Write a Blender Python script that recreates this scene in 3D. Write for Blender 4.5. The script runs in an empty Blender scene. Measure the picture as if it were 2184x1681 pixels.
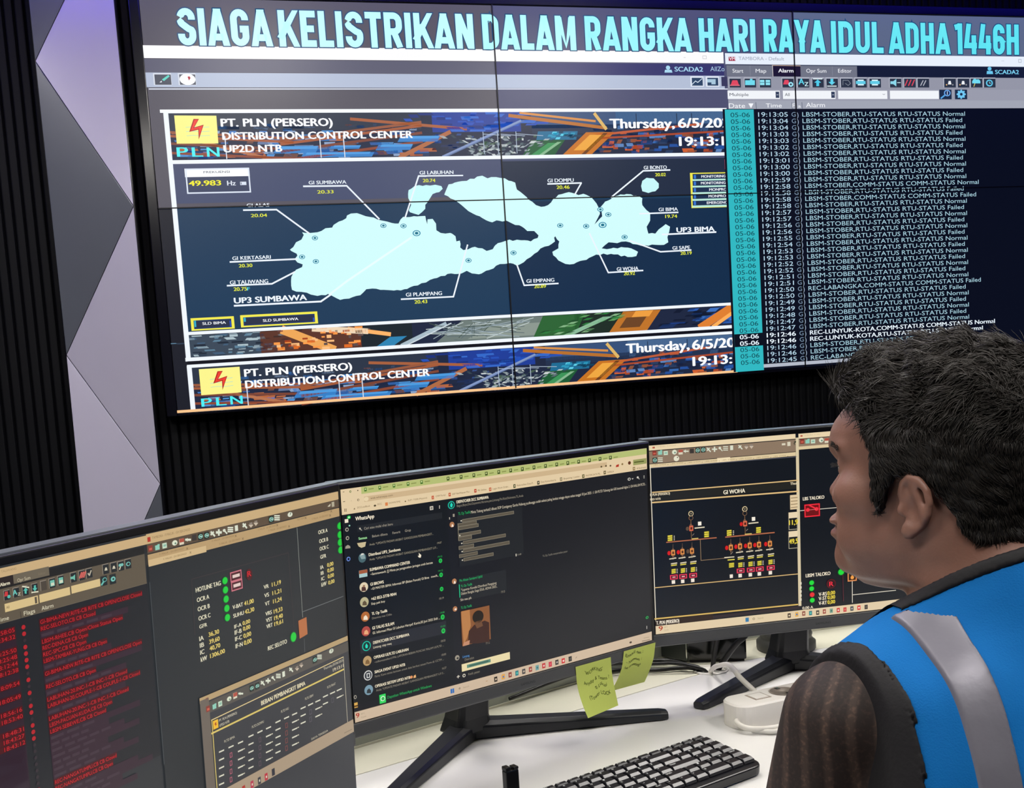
import bpy, bmesh, math, random
import numpy as np
from mathutils import Vector, Matrix
from mathutils.geometry import tessellate_polygon

SC = bpy.context.scene
COL = SC.collection
# ------------------------------------------------------------------ camera, world, exposure, lights
cam_data = bpy.data.cameras.new('camera')
cam = bpy.data.objects.new('camera', cam_data); COL.objects.link(cam)
_r = Vector((0.95931, -0.27453, -0.06596)); _d = Vector((-0.09158, -0.08156, -0.99245)); _f = Vector((0.26708, 0.95811, -0.10338))
_m = Matrix(((_r.x, -_d.x, -_f.x), (_r.y, -_d.y, -_f.y), (_r.z, -_d.z, -_f.z)))
cam.matrix_world = Matrix.Translation((-0.05242, -3.97481, 1.3032)) @ _m.to_4x4()
cam_data.sensor_fit = 'HORIZONTAL'; cam_data.sensor_width = 36.0
cam_data.lens = 2394.69 / 2184 * 36
cam_data.shift_x = 67.0 / 2184; cam_data.shift_y = 188.8 / 2184
cam_data.clip_start = 0.02; cam_data.clip_end = 50
SC.camera = cam
SC.view_settings.view_transform = 'Standard'; SC.view_settings.look = 'None'
SC.view_settings.exposure = 0.0; SC.view_settings.gamma = 1.0; SC.view_settings.use_curve_mapping = False
world = bpy.data.worlds.new('world'); SC.world = world; world.use_nodes = True
world.node_tree.nodes['Background'].inputs[0].default_value = (0.03, 0.035, 0.06, 1)
world.node_tree.nodes['Background'].inputs[1].default_value = 0.25
CEIL_POWER = 28.0      # ceiling light panels (emission strength)
BLUE_POWER = 14.0     # blue cove strips
DOWN_POWER = 60.0     # warm downlights next to the video wall
LIGHT_PANELS = [(-0.9, -1.7), (0.55, -1.9), (2.15, -2.1), (-1.3, -3.6), (0.1, -4.3), (2.0, -3.8)]
CEIL_Z = 2.95

# ------------------------------------------------------------------ helpers
def lin(h):
    c = [int(h[i:i + 2], 16) / 255 for i in (0, 2, 4)]
    return tuple(v / 12.92 if v <= 0.04045 else ((v + 0.055) / 1.055) ** 2.4 for v in c)
MATS = {}
def mat(name, col, rough=0.5, metal=0.0, noise=0.0, nscale=40.0, bump=0.0, bscale=200.0, spec=0.5, coat=0.0, emit=None, estr=0.0, sss=0.0):
    m = bpy.data.materials.new(name); m.use_nodes = True; MATS[name] = m
    nt = m.node_tree; b = nt.nodes['Principled BSDF']
    c = lin(col) if isinstance(col, str) else col
    b.inputs['Base Color'].default_value = (*c, 1); b.inputs['Roughness'].default_value = rough
    b.inputs['Metallic'].default_value = metal; b.inputs['Specular IOR Level'].default_value = spec
    b.inputs['Coat Weight'].default_value = coat; b.inputs['Coat Roughness'].default_value = 0.08
    if sss:
        b.inputs['Subsurface Weight'].default_value = sss; b.inputs['Subsurface Radius'].default_value = (0.012, 0.004, 0.002); b.inputs['Subsurface Scale'].default_value = 0.4
    if emit:
        b.inputs['Emission Color'].default_value = (*lin(emit), 1); b.inputs['Emission Strength'].default_value = estr
    tc = None
    if noise or bump:
        tc = nt.nodes.new('ShaderNodeTexCoord')
    if noise:
        n = nt.nodes.new('ShaderNodeTexNoise'); n.inputs['Scale'].default_value = nscale; n.inputs['Detail'].default_value = 4
        nt.links.new(tc.outputs['Object'], n.inputs['Vector'])
        mx = nt.nodes.new('ShaderNodeMix'); mx.data_type = 'RGBA'
        mx.inputs['A'].default_value = (*[max(0, v * (1 - noise)) for v in c], 1); mx.inputs['B'].default_value = (*[min(1, v * (1 + noise)) for v in c], 1)
        nt.links.new(n.outputs['Fac'], mx.inputs['Factor']); nt.links.new(mx.outputs['Result'], b.inputs['Base Color'])
    if bump:
        n2 = nt.nodes.new('ShaderNodeTexNoise'); n2.inputs['Scale'].default_value = bscale; n2.inputs['Detail'].default_value = 3
        nt.links.new(tc.outputs['Object'], n2.inputs['Vector'])
        bp = nt.nodes.new('ShaderNodeBump'); bp.inputs['Strength'].default_value = bump; bp.inputs['Distance'].default_value = 0.002
        nt.links.new(n2.outputs['Fac'], bp.inputs['Height']); nt.links.new(bp.outputs['Normal'], b.inputs['Normal'])
    return m
def screen_mat(name, rough, spec):
    m = bpy.data.materials.new(name); m.use_nodes = True; nt = m.node_tree; b = nt.nodes['Principled BSDF']
    b.inputs['Base Color'].default_value = (0.004, 0.004, 0.005, 1); b.inputs['Roughness'].default_value = rough; b.inputs['Specular IOR Level'].default_value = spec
    a = nt.nodes.new('ShaderNodeVertexColor'); a.layer_name = 'Col'
    nt.links.new(a.outputs['Color'], b.inputs['Emission Color']); b.inputs['Emission Strength'].default_value = 1.0
    m.cycles.emission_sampling = 'NONE'
    MATS[name] = m; return m

class MB:
    """collects shapes, builds ONE mesh object"""
    def __init__(s): s.v = []; s.f = []; s.mi = []; s.sm = []
    def add(s, vs, fs, mi=0, sm=False):
        o = len(s.v); s.v += [tuple(q) for q in vs]; s.f += [tuple(i + o for i in f) for f in fs]; s.mi += [mi] * len(fs); s.sm += [sm] * len(fs); return s
    def box(s, x0, y0, z0, x1, y1, z1, mi=0, M=None):
        vs = [Vector((x, y, z)) for x in (x0, x1) for y in (y0, y1) for z in (z0, z1)]
        if M: vs = [M @ q for q in vs]
        return s.add(vs, [(0, 1, 3, 2), (4, 6, 7, 5), (0, 4, 5, 1), (2, 3, 7, 6), (0, 2, 6, 4), (1, 5, 7, 3)], mi)
    def prism(s, pts, z0, z1, mi=0, M=None, bev=0.0):
        """polygon pts (x,y) counter-clockwise extruded z0..z1, optional bevelled top"""
        n = len(pts); lv = [(z0, 0.0), (z1 - bev, 0.0)] + ([(z1, bev)] if bev else [])
        vs = []
        cx = sum(q[0] for q in pts) / n; cy = sum(q[1] for q in pts) / n
        for z, ins in lv:
            for i, (x, y) in enumerate(pts):
                if ins:
                    a = Vector(pts[i - 1]); b = Vector(pts[i]); c = Vector(pts[(i + 1) % n])
                    d1 = (b - a).normalized(); d2 = (c - b).normalized(); n1 = Vector((-d1.y, d1.x)); n2 = Vector((-d2.y, d2.x))
                    q = (n1 + n2); q = q / max(0.3, q.length_squared) * 2
                    x, y = x + q.x * ins, y + q.y * ins
                vs.append(Vector((x, y, z)))
        if M: vs = [M @ q for q in vs]
        fs = []
        for k in range(len(lv) - 1):
            for i in range(n):
                j = (i + 1) % n; fs.append((k * n + i, k * n + j, (k + 1) * n + j, (k + 1) * n + i))
        fs.append(tuple(range(n - 1, -1, -1))); fs.append(tuple(range((len(lv) - 1) * n, len(lv) * n)))
        return s.add(vs, fs, mi)
    def tube(s, pts, r, n=8, mi=0, smooth=6, cap=True):
        P = spline(pts, smooth) if smooth > 1 else [Vector(q) for q in pts]
        R = r if isinstance(r, (list, tuple)) else None
        vs = []; fs = []; up = None
        for i, q in enumerate(P):
            t = (P[min(i + 1, len(P) - 1)] - P[max(i - 1, 0)])
            t = t.normalized() if t.length > 1e-9 else Vector((0, 0, 1))
            if up is None:
                up = t.orthogonal().normalized()
            up = (up - t * up.dot(t)); up = up.normalized() if up.length > 1e-6 else t.orthogonal().normalized()
            w = t.cross(up)
            if R:
                u = i / (len(P) - 1) * (len(R) - 1); k = min(int(u), len(R) - 2); rr = R[k] + (R[k + 1] - R[k]) * (u - k)
            else: rr = r
            for j in range(n):
                a = 2 * math.pi * j / n; vs.append(q + (up * math.cos(a) + w * math.sin(a)) * rr)
        m = len(P)
        for i in range(m - 1):
            for j in range(n):
                k = (j + 1) % n; fs.append((i * n + j, i * n + k, (i + 1) * n + k, (i + 1) * n + j))
        if cap: fs.append(tuple(range(n - 1, -1, -1))); fs.append(tuple(range((m - 1) * n, m * n)))
        return s.add(vs, fs, mi, True)
    def lathe(s, prof, n=32, mi=0, c=(0, 0, 0), axis='z', sm=True):
        vs = []; fs = []
        for r, h in prof:
            for j in range(n):
                a = 2 * math.pi * j / n; q = (r * math.cos(a), r * math.sin(a), h)
                if axis == 'y': q = (q[0], -q[2], q[1])
                vs.append((c[0] + q[0], c[1] + q[1], c[2] + q[2]))
        for i in range(len(prof) - 1):
            for j in range(n):
                k = (j + 1) % n; fs.append((i * n + j, i * n + k, (i + 1) * n + k, (i + 1) * n + j))
        fs.append(tuple(range(n - 1, -1, -1))); fs.append(tuple(range((len(prof) - 1) * n, len(prof) * n)))
        return s.add(vs, fs, mi, sm)
    def build(s, name, mats, parent=None, bevel=0.0, seg=2, label=None):
        me = bpy.data.meshes.new(name); me.from_pydata(s.v, [], s.f)
        for m in (mats if isinstance(mats, (list, tuple)) else [mats]): me.materials.append(MATS[m] if isinstance(m, str) else m)
        me.polygons.foreach_set('material_index', s.mi); me.polygons.foreach_set('use_smooth', s.sm); me.update()
        return link(me, name, parent, bevel, seg, label)
def link(me, name, parent=None, bevel=0.0, seg=2, label=None):
    o = bpy.data.objects.new(name, me); COL.objects.link(o)
    if parent: o.parent = parent
    if bevel:
        b = o.modifiers.new('bevel', 'BEVEL'); b.width = bevel; b.segments = seg; b.limit_method = 'ANGLE'; b.angle_limit = math.radians(40); b.harden_normals = False
    if label: o['label'] = label
    return o
def spline(pts, k=6):
    P = [Vector(q) for q in pts]; out = []
    for i in range(len(P) - 1):
        a, b, c, d = P[max(i - 1, 0)], P[i], P[i + 1], P[min(i + 2, len(P) - 1)]
        for j in range(k):
            t = j / k; out.append(0.5 * ((2 * b) + (c - a) * t + (2 * a - 5 * b + 4 * c - d) * t * t + (3 * b - a - 3 * c + d) * t ** 3))
    out.append(P[-1]); return out
def thing(name, label, cat, loc=(0, 0, 0), rz=0.0, group=None, M=None):
    o = bpy.data.objects.new(name, None); COL.objects.link(o); o.empty_display_size = 0.05
    if M is not None: o.matrix_world = M
    else: o.location = loc; o.rotation_euler = (0, 0, rz)
    return tag(o, label, cat, group)
def tag(o, label, cat, group=None):
    o['label'] = label; o['category'] = cat
    if group: o['group'] = group
    return o
def struct(o): o['kind'] = 'structure'; return o

# ------------------------------------------------------------------ flat screen graphics: one mesh, colour per face
FONT_CACHE = {}
def text_meshes(reqs):
    """reqs: set of (string, boldness); fills FONT_CACHE with unit-width, unit-cap-height outlines"""
    objs = []
    for t, b in sorted({(t, min(b, 1)) for t, b in reqs}):
        if (t, b) in FONT_CACHE: continue
        cu = bpy.data.curves.new('tmp', 'FONT'); cu.body = t; cu.size = 1.0; cu.resolution_u = 5 if len(t) < 12 else 3
        cu.fill_mode = 'FRONT'
        o = bpy.data.objects.new('tmp', cu); COL.objects.link(o); objs.append((t, b, o))
    bpy.context.view_layer.update(); dg = bpy.context.evaluated_depsgraph_get()
    for t, b, o in objs:
        e = o.evaluated_get(dg); me = e.to_mesh()
        n = len(me.vertices); v = np.empty(n * 3, np.float32); me.vertices.foreach_get('co', v); v = v.reshape(-1, 3)[:, :2].copy()
        f = [tuple(p.vertices) for p in me.polygons]
        if n:
            v[:, 0] -= v[:, 0].min(); w = max(v[:, 0].max(), 1e-6); v[:, 0] /= w; v[:, 1] /= 0.70
        FONT_CACHE[(t, b)] = (v, f); e.to_mesh_clear()
    for t, b, o in objs:
        cu = o.data; bpy.data.objects.remove(o); bpy.data.curves.remove(cu)
STEP = 0.00025
def arc(cx, cy, rx, ry, a0, a1, n=9): return [(cx + rx * math.cos(math.radians(a0 + (a1 - a0) * k / (n - 1))), cy + ry * math.sin(math.radians(a0 + (a1 - a0) * k / (n - 1)))) for k in range(n)]
def tall(c, w, s):
    '''centre lines of a tall narrow capital, width w, height 1, stem s'''
    l, r, b, t, m = s / 2, w - s / 2, s / 2, 1 - s / 2, w / 2; R = (r - l) / 2; Q = min(R * 1.15, 0.25)
    bowl = [(r, t - Q)] ; top = arc(m, t - Q, R, Q, 180, 0, 13); bot = arc(m, b + Q, R, Q, 180, 360, 13)
    if c == 'I': return [[(m, 0), (m, 1)]]
    if c == 'L': return [[(l, 1), (l, b), (w, b)]]
    if c == 'T': return [[(0, t), (w, t)], [(m, t), (m, 0)]]
    if c == 'E': return [[(w, t), (l, t), (l, b), (w, b)], [(l, 0.5), (w * 0.88, 0.5)]]
    if c == 'H': return [[(l, 0), (l, 1)], [(r, 0), (r, 1)], [(l, 0.5), (r, 0.5)]]
    if c == 'N': return [[(l, 0), (l, 1)], [(r, 0), (r, 1)], [(l + s * .1, 1 - s * .2), (r - s * .1, s * .2)]]
    if c == 'M': return [[(l, 0), (l, 1)], [(r, 0), (r, 1)], [(l + s * .15, 1 - s * .3), (m, 0.12), (r - s * .15, 1 - s * .3)]]
    if c == 'A': return [[(l * .9, 0), (m - s * .12, 1 - s * .05)], [(w - l * .9, 0), (m + s * .12, 1 - s * .05)], [(w * .25, 0.235), (w * .75, 0.235)], [(m - s * .55, t), (m + s * .55, t)]]
    if c == 'K': return [[(l, 0), (l, 1)], [(l, 0.34), (w - s * .55, 1)], [(w * 0.46, 0.56), (w - s * .5, 0)]]
    if c == 'Y': return [[(s * .5, 1), (m, 0.42)], [(w - s * .5, 1), (m, 0.42)], [(m, 0.47), (m, 0)]]
    if c == 'U': return [[(l, 1)] + bot + [(r, 1)]]
    if c == 'D': return [[(l, 0), (l, 1)], [(l, t), (r - Q, t)] + arc(r - Q, t - Q, Q, Q, 90, 0) + arc(r - Q, b + Q, Q, Q, 0, -90) + [(l, b)]]
    if c == 'R': return [[(l, 0), (l, 1)], [(l, t)] + arc(r - Q * .8, t - Q * .9, Q * .8, Q * .9, 90, 0) + arc(r - Q * .8, 0.46 + Q * .8, Q * .8, Q * .8, 0, -90) + [(l, 0.46)], [(w * 0.52, 0.46), (r, 0)]]
    if c == 'S': return [[(r, 0.69)] + top[::-1] + [(l, 0.74)] + arc(m, 0.66, R, 0.13, 180, 235, 5) + [(m + R * .3, 0.45)] + arc(m, 0.34, R, 0.13, 35, 0, 5) + bot[::-1] + [(l, 0.31)]]
    if c == 'G': return [[(r, 0.70)] + top[::-1] + bot + [(r, 0.46), (m, 0.46)]]
    if c == '1': return [[(w - s / 2, 0), (w - s / 2, 1)], [(w - s / 2, 1 - s * .45), (0, 0.86)]]
    if c == '4': return [[(w * .38, 1), (s * .5, 0.36), (s * .45, 0.285), (w, 0.285)], [(w * .76, 0.62), (w * .76, 0)]]
    if c == '6': return [[(r, 0.70)] + top[::-1] + bot + [(r, 0.40)] + arc(m, 0.40, R, Q * .75, 0, 180, 11)]
    return []
TALLW = {'I': .2, 'L': .44, 'T': .50, 'E': .46, 'H': .56, 'N': .57, 'M': .72, 'A': .60, 'K': .57, 'Y': .58, 'U': .55, 'D': .56, 'R': .56, 'S': .54, 'G': .55, '1': .33, '4': .56, '6': .53}
class Flat:
    def __init__(s, umax=99.0): s.v = []; s.f = []; s.c = []; s.umax = umax
    def put(s, pts, faces, L, col):
        o = len(s.v); y = -L * STEP
        s.v += [(min(q[0], s.umax), y, q[1]) for q in pts]; s.f += [tuple(i + o for i in f) for f in faces]; s.c += [col] * len(faces)
    def quad(s, x0, z0, x1, z1, L, col):
        if x0 < s.umax: s.put([(x0, z0), (x1, z0), (x1, z1), (x0, z1)], [(0, 1, 2, 3)], L, col)
    def poly(s, pts, L, col):
        t = tessellate_polygon([[Vector((q[0], q[1], 0)) for q in pts]]); s.put(pts, [tuple(a) for a in t], L, col)
    def line(s, pts, w, L, col):
        for a, b in zip(pts, pts[1:]):
            d = Vector((b[0] - a[0], b[1] - a[1]))
            if d.length < 1e-7: continue
            d.normalize(); n = Vector((-d.y, d.x)) * w / 2; e = d * w * 0.3
            s.put([(a[0] - n.x - e.x, a[1] - n.y - e.y), (b[0] - n.x + e.x, b[1] - n.y + e.y), (b[0] + n.x + e.x, b[1] + n.y + e.y), (a[0] + n.x - e.x, a[1] + n.y - e.y)], [(0, 1, 2, 3)], L, col)
    def text(s, t, x, z, w, h, b, L, col):
        v, f = FONT_CACHE[(t, 1 if b else 0)]
        for dx, dz in {0: ((0, 0),), 1: ((0, 0),), 2: ((-0.04, 0), (0.04, 0)), 3: ((-0.07, 0), (0, 0), (0.07, 0), (0, 0.025), (0, -0.025)), 4: tuple((0.09 * math.cos(0.785 * k), 0.05 * math.sin(0.785 * k)) for k in range(8))}[b]:
            s.put([(x + dx * h + q[0] * w, z + dz * h + q[1] * h) for q in v], f, L, col)
    def stroke(s, P, w, L, col, ext=0.0, clip=None):
        P = [Vector(q) for q in P]; n = len(P); Lf = []; Rt = []
        for i, q in enumerate(P):
            d1 = (q - P[i - 1]).normalized() if i else None; d2 = (P[i + 1] - q).normalized() if i < n - 1 else None
            d1 = d1 or d2; d2 = d2 or d1; n1 = Vector((-d1.y, d1.x)); n2 = Vector((-d2.y, d2.x)); m = n1 + n2; m = m / max(m.dot(n1), 0.6)
            if i == 0: q = q - d2 * ext
            if i == n - 1: q = q + d1 * ext
            Lf.append(q + m * w / 2); Rt.append(q - m * w / 2)
        A = Rt + Lf
        if clip: A = [(q[0], min(max(q[1], clip[0]), clip[1])) for q in A]
        s.put(A, [(i, i + 1, n + i + 1, n + i) for i in range(n - 1)], L, col)
    def capitals(s, t, x, z, w, h, L, col, outline):
        gap = 0.085; tot = sum(TALLW[c] for c in t) + gap * (len(t) - 1); k = w / (tot * h); st = 0.185 * h
        for c in t:
            cw = TALLW[c] * k
            for P in tall(c, cw, 0.185):
                Q = [(x + a * h, z + b * h) for a, b in P]
                s.stroke(Q, st + 0.0075, L - 1, outline, 0.02 if abs(P[0][1] - P[1][1]) > 0.5 and c in 'AKY' else 0.0035, (z - 0.0035, z + h + 0.0035)) if len(Q) == 2 else s.stroke(Q, st + 0.0075, L - 1, outline, 0.0035); s.stroke(Q, st, L, col, 0.016 if len(Q) == 2 and abs(P[0][1] - P[1][1]) > 0.5 and c in 'AKY' else 0.0, (z, z + h))
            x += (cw + gap * k) * h
    def draw(s, items):
        for it in items:
            k, L, c = it[0], it[1], it[2]
            if c[0] == '@': city(s, it[3], it[4], it[5], it[6], L, c[1:]); continue
            col = lin(c)
            if k == 'r': s.quad(it[3], it[4], it[5], it[6], L, col)
            elif k == 'f':
                x0, z0, x1, z1, w = it[3:8]
                for q in ((x0, z0, x1, z0 + w), (x0, z1 - w, x1, z1), (x0, z0, x0 + w, z1), (x1 - w, z0, x1, z1)): s.quad(*q, L, col)
            elif k == 't': s.text(it[3], it[4], it[5], it[6], it[7], it[8], L, col)
            elif k == 'p':
                P = [(it[3][i], it[3][i + 1]) for i in range(0, len(it[3]), 2)]
                if it[4]: P = rough_coast(P)
                s.poly(P, L, col)
            elif k == 'l': s.line([(it[3][i], it[3][i + 1]) for i in range(0, len(it[3]), 2)], it[4], L, col)
            elif k == 'c':
                n = 20; s.put([(it[3] + it[5] * math.cos(6.2832 * j / n), it[4] + it[6] * math.sin(6.2832 * j / n)) for j in range(n)], [tuple(range(n))], L, col)
        return s
    def build(s, name, m, parent, label=None):
        me = bpy.data.meshes.new(name); me.from_pydata(s.v, [], s.f); me.materials.append(MATS[m])
        a = me.color_attributes.new('Col', 'FLOAT_COLOR', 'CORNER')
        tot = [len(f) for f in s.f]; arr = np.ones((sum(tot), 4), np.float32); arr[:, :3] = np.repeat(np.array(s.c, np.float32), tot, axis=0)
        a.data.foreach_set('color', arr.ravel()); me.update()
        return link(me, name, parent, label=label)
def rough_coast(P):
    R = random.Random(4); out = []
    for i, a in enumerate(P):
        b = P[(i + 1) % len(P)]; d = math.hypot(b[0] - a[0], b[1] - a[1]); n = max(1, int(d / 0.012))
        for k in range(n):
            t = k / n; j = 0 if k == 0 else min(0.0035, d * 0.09)
            out.append((a[0] + (b[0] - a[0]) * t + R.uniform(-j, j), a[1] + (b[1] - a[1]) * t + R.uniform(-j, j)))
    return out
def city(s, x0, z0, x1, z1, L, kind):
    """aerial night view of a town and a substation, drawn with many small flat patches"""
    R = random.Random(11); W = min(x1, s.umax) - x0; H = z1 - z0; zoom = 1.0
    zoomed = kind == 'cityB'; full = kind != 'cityC'
    def Q(u, v, w, h, sk, c, l=1):
        if u < 0 or u + w > 1: return
        v0 = max(0, v); v1 = min(1, v + h)
        if v1 <= v0: return
        s.put([(x0 + (u + sk * v0) * W, z0 + v0 * H), (x0 + min(1, u + w + sk * v0) * W, z0 + v0 * H), (x0 + min(1, u + w + sk * v1) * W, z0 + v1 * H), (x0 + (u + sk * v1) * W, z0 + v1 * H)], [(0, 1, 2, 3)], L + l * 0.2, lin(c))
    def ln(u0, v0, u1, v1, w, c, l=2):
        s.line([(x0 + u0 * W, z0 + v0 * H), (x0 + u1 * W, z0 + v1 * H)], w, L + l * 0.2, lin(c))
    s.quad(x0, z0, min(x1, s.umax), z1, L, lin('1c2640'))
    if not zoomed:
        Q(0, .62, .42, .38, 0, '2a3446'); Q(.62, .62, .38, .38, 0, '35507a'); Q(.78, .72, .22, .28, 0, '4c6c94'); Q(.62, .5, .38, .2, 0, '22304c')
        for v, c in ((.6, '98583c'), (.52, 'a45a38'), (.16, '8c4630'), (.36, '7c4434')):
            ln(0, v, .2, v - .16, .008, c); ln(.18, v - .2, .42, v + .18, .009, c)
        ln(.3, .86, .5, .62, .01, 'a8603c'); ln(.38, 0, .47, .55, .014, 'b06a42'); ln(.02, .5, .16, 0, .01, 'b87450')
        for k in range(150):
            u = R.uniform(0, .42); v = R.uniform(0, .72)
            w = R.uniform(.008, .03) * (1.2 - v * .7); h = R.uniform(.03, .09) * (1.2 - v * .7)
            Q(u, v, w, h, R.uniform(-.05, .05), R.choice(['2c5ca0', '3c78c0', '1e4888', '4c90d0', '6478a0', '24365c', 'b4653c', '6c4840', '182440', '8ca4c8']))
        for u, v, w, h in ((.21, .02, .12, .1), (.16, .12, .07, .14), (.33, .16, .06, .12), (.25, .2, .05, .07), (.36, .34, .07, .12)): Q(u, v, w, h, .05, '3480c8', 2); Q(u + .005, v + h * .6, w * .9, h * .5, .05, '4c9ce0', 3)
        for u in (.245, .285, .09): ln(u, .02, u, .5, .0035, 'd8e0ec', 4)
        Q(.44, .55, .16, .45, 0, '1c3c98', 1)
        for k in range(40): Q(.43 + R.random() * .15, .55 + R.random() * .4, R.uniform(.01, .03), R.uniform(.03, .08), R.uniform(-.1, .1), R.choice(['1c3c9c', '2450b8', '16307c', '3468c8']), 2)
        for k in range(26): Q(.40 + R.random() * .12, .08 + R.random() * .4, R.uniform(.008, .02), R.uniform(.03, .06), .04, R.choice(['1c2c54', '304c88', '24365c', '18223c']), 1)
        ln(.455, 0, .60, .8, .007, '8498c4', 3); ln(.462, 0, .606, .8, .003, '6078a8', 3)
        for k in range(130):
            u = .5 + R.random() * .105; v = R.random() * .42
            Q(u, v, R.uniform(.002, .01), R.uniform(.02, .07), R.uniform(-.15, .15), R.choice(['8c98a0', 'a8b4b8', '5c6c74', '344450', 'c8d0d0', '48604c']), 2)
        for u in (.53, .556, .59): ln(u, .05, u, .55, .0025, 'b4c4d8', 4); ln(u, .5, u + .05, .45, .002, 'b4c4d8', 4)
        Q(.60, 0, .06, .35, .06, '1c5c34', 1); Q(.615, 0, .02, .28, .12, '3c9458', 2); Q(.63, 0, .008, .3, .12, '88b890', 3)
        Q(.62, .35, .075, .2, .02, '1c6c94', 2)
        for k in range(16): Q(.625 + R.random() * .06, .36 + R.random() * .15, .008, .05, .05, R.choice(['60d0e8', '2c98bc', '10405c']), 3)
        Q(.675, 0, .055, .52, .09, 'c87420', 3); Q(.687, .1, .03, .36, .09, 'f0a840', 4); Q(.71, 0, .008, .5, .09, '6c3c18', 4)
        ln(.58, .92, .76, .62, .012, 'b8702c', 3); ln(.6, .98, .74, .78, .008, 'd89048', 3); ln(.74, .45, .95, .7, .008, 'c05c38', 3); ln(.75, .38, 1, .52, .007, 'a8482c', 3); ln(.74, .95, .76, .6, .012, 'e0b868', 4)
        for k in range(130):
            u = .73 + R.random() * .26; v = R.random() * .6; w = R.uniform(.006, .024)
            Q(u, v, w, R.uniform(.03, .1), R.uniform(-.03, .05), R.choice(['24509c', '3468b0', '1c3c78', '16284c', 'd06030', 'a84828', '283c60', '5c84bc', '8c5038', '18203c']))
        for u in (.82, .9, .93): ln(u, .6, u, .95, .003, '1c2c44', 3)
    else:
        Q(0, 0, .13, 1, 0, '3a4858'); Q(.28, 0, .1, 1, 0, '18242c'); Q(.42, 0, .24, 1, .05, '6e7c78'); Q(.47, .1, .14, .6, .08, '8c9890', 2)
        for k in range(70): Q(R.random() * .16, R.random(), R.uniform(.006, .02), R.uniform(.04, .12), R.uniform(-.05, .05), R.choice(['5c8098', '8ca0ac', '2c3c50', '405c78', '1c2838', 'b0c4cc']), 2)
        Q(.12, 0, .17, 1, 0, '5c3428', 2); ln(.16, 1, .24, 0, .03, 'f0a858', 3); ln(.21, 1, .3, .75, .02, 'f0d8b8', 4); ln(.27, .9, .34, .55, .014, 'ffb468', 4)
        for k in range(50): Q(.14 + R.random() * .16, R.random(), R.uniform(.004, .014), R.uniform(.05, .15), 0, R.choice(['e06c24', 'ff9c48', 'a84018', '3c2824', '5c4c4c', 'ffc080']), 4)
        Q(.315, .0, .03, .42, .06, '2c84b4', 4); ln(.36, 0, .44, .9, .012, 'a8bcc8', 4); ln(.37, 0, .45, .9, .004, 'd0dce4', 5)
        for k in range(40): ln(.4 + R.random() * .2, R.random(), .4 + R.random() * .22, R.random(), .0025, R.choice(['9cacb4', '5c6c70', 'c8d4d4', '44544c']), 4)
        Q(.6, 0, .08, 1, .02, '2c6434', 3)
        for k in range(30): Q(.59 + R.random() * .1, R.random(), .012, .1, .1, R.choice(['2c7c3c', '1c4c28', '5c9c5c', '84b484']), 4)
        Q(.655, 0, .02, .8, .1, '8cbc9c', 4); Q(.68, 0, .1, 1, 0, '1c2c24', 3); Q(.745, 0, .075, 1, .03, 'c07428', 4); Q(.76, .2, .04, .5, .03, '6c4424', 5); Q(.77, .7, .035, .3, .03, 'f0a040', 5)
        for k in range(50): Q(.83 + R.random() * .16, R.random(), R.uniform(.01, .035), R.uniform(.06, .2), .05, R.choice(['1c3c80', '2c5cb0', '183060', '3c70c0', '0e1830']), 4)
        ln(.93, 0, 1, 1, .03, 'e08030', 5); ln(.955, 0, 1, .7, .014, 'ffb058', 5)

# ------------------------------------------------------------------ materials
mat('wall_black', '05060a', 0.6, spec=0.18, noise=0.25, nscale=8)
mat('paint_room', '3c3e44', 0.7, noise=0.08, nscale=5)
mat('ceiling_paint', '2c2d34', 0.8, noise=0.08)
mat('carpet', '26272c', 0.95, noise=0.3, nscale=160, bump=0.6, bscale=500)
mat('facet_lit', 'c2becf', 0.28, metal=0.15, noise=0.03, nscale=6)
mat('facet_shaded', '62666e', 0.25, metal=0.15, noise=0.05, nscale=5)  # darker copy of the facet paint, shade of the dim facets put into colour
mat('frame_gloss', '0c0c16', 0.18, spec=0.6)
mat('seam_black', '020206', 0.4)
mat('monitor_black', '0c0c10', 0.3, noise=0.1)
mat('monitor_grey', '4a4b4e', 0.42, bump=0.05, bscale=900)
mat('monitor_edge', '9aa0a8', 0.3, metal=0.7)
mat('stand_black', '14161b', 0.42, noise=0.15, nscale=30)
mat('desk_white', 'dcdbd9', 0.22, noise=0.015, nscale=12, spec=0.5)
mat('desk_white_shaded', 'd8d6c4', 0.45, noise=0.02)  # desk white again, toned for the shade behind the monitors
mat('panel_grey', '9ca096', 0.6, noise=0.04)
mat('plastic_white', 'e6e2dc', 0.35)
mat('plastic_beige', 'a89c90', 0.5)
mat('metal', 'c8c4bc', 0.25, metal=1.0)
mat('hole_dark', '140c0a', 0.8)
mat('cable_black', '0b0b0d', 0.4)
mat('cable_white', 'd8d4cc', 0.4)
mat('box_black', '0d100e', 0.12, spec=0.6)
mat('box_side', '2c302c', 0.3)
mat('rubber_grey', '3c3c3a', 0.5, noise=0.15)
mat('note_yellow', 'c6d468', 0.7, noise=0.03, nscale=30)
mat('pen_ink', '4c5c1c', 0.8)
mat('pen_dark', '38451c', 0.8)
mat('key_black', '15151c', 0.3, spec=0.6)
mat('key_case', '101016', 0.32)
mat('key_print', 'd8dcdc', 0.6)
mat('skin', '8e6759', 0.45, noise=0.10, nscale=60, bump=0.12, bscale=420, sss=0.15)
mat('lip', '8c5448', 0.4)
mat('eye_white', 'c8c4c0', 0.15)
mat('iris', '1a0e08', 0.1)
mat('hair', (0.018, 0.0145, 0.012), 0.55, spec=0.45)
mat('hair_base', (0.006, 0.005, 0.005), 0.7)
mat('vest_blue', '0a72c0', 0.75, spec=0.2, noise=0.06, nscale=14, bump=0.25, bscale=600)
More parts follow.
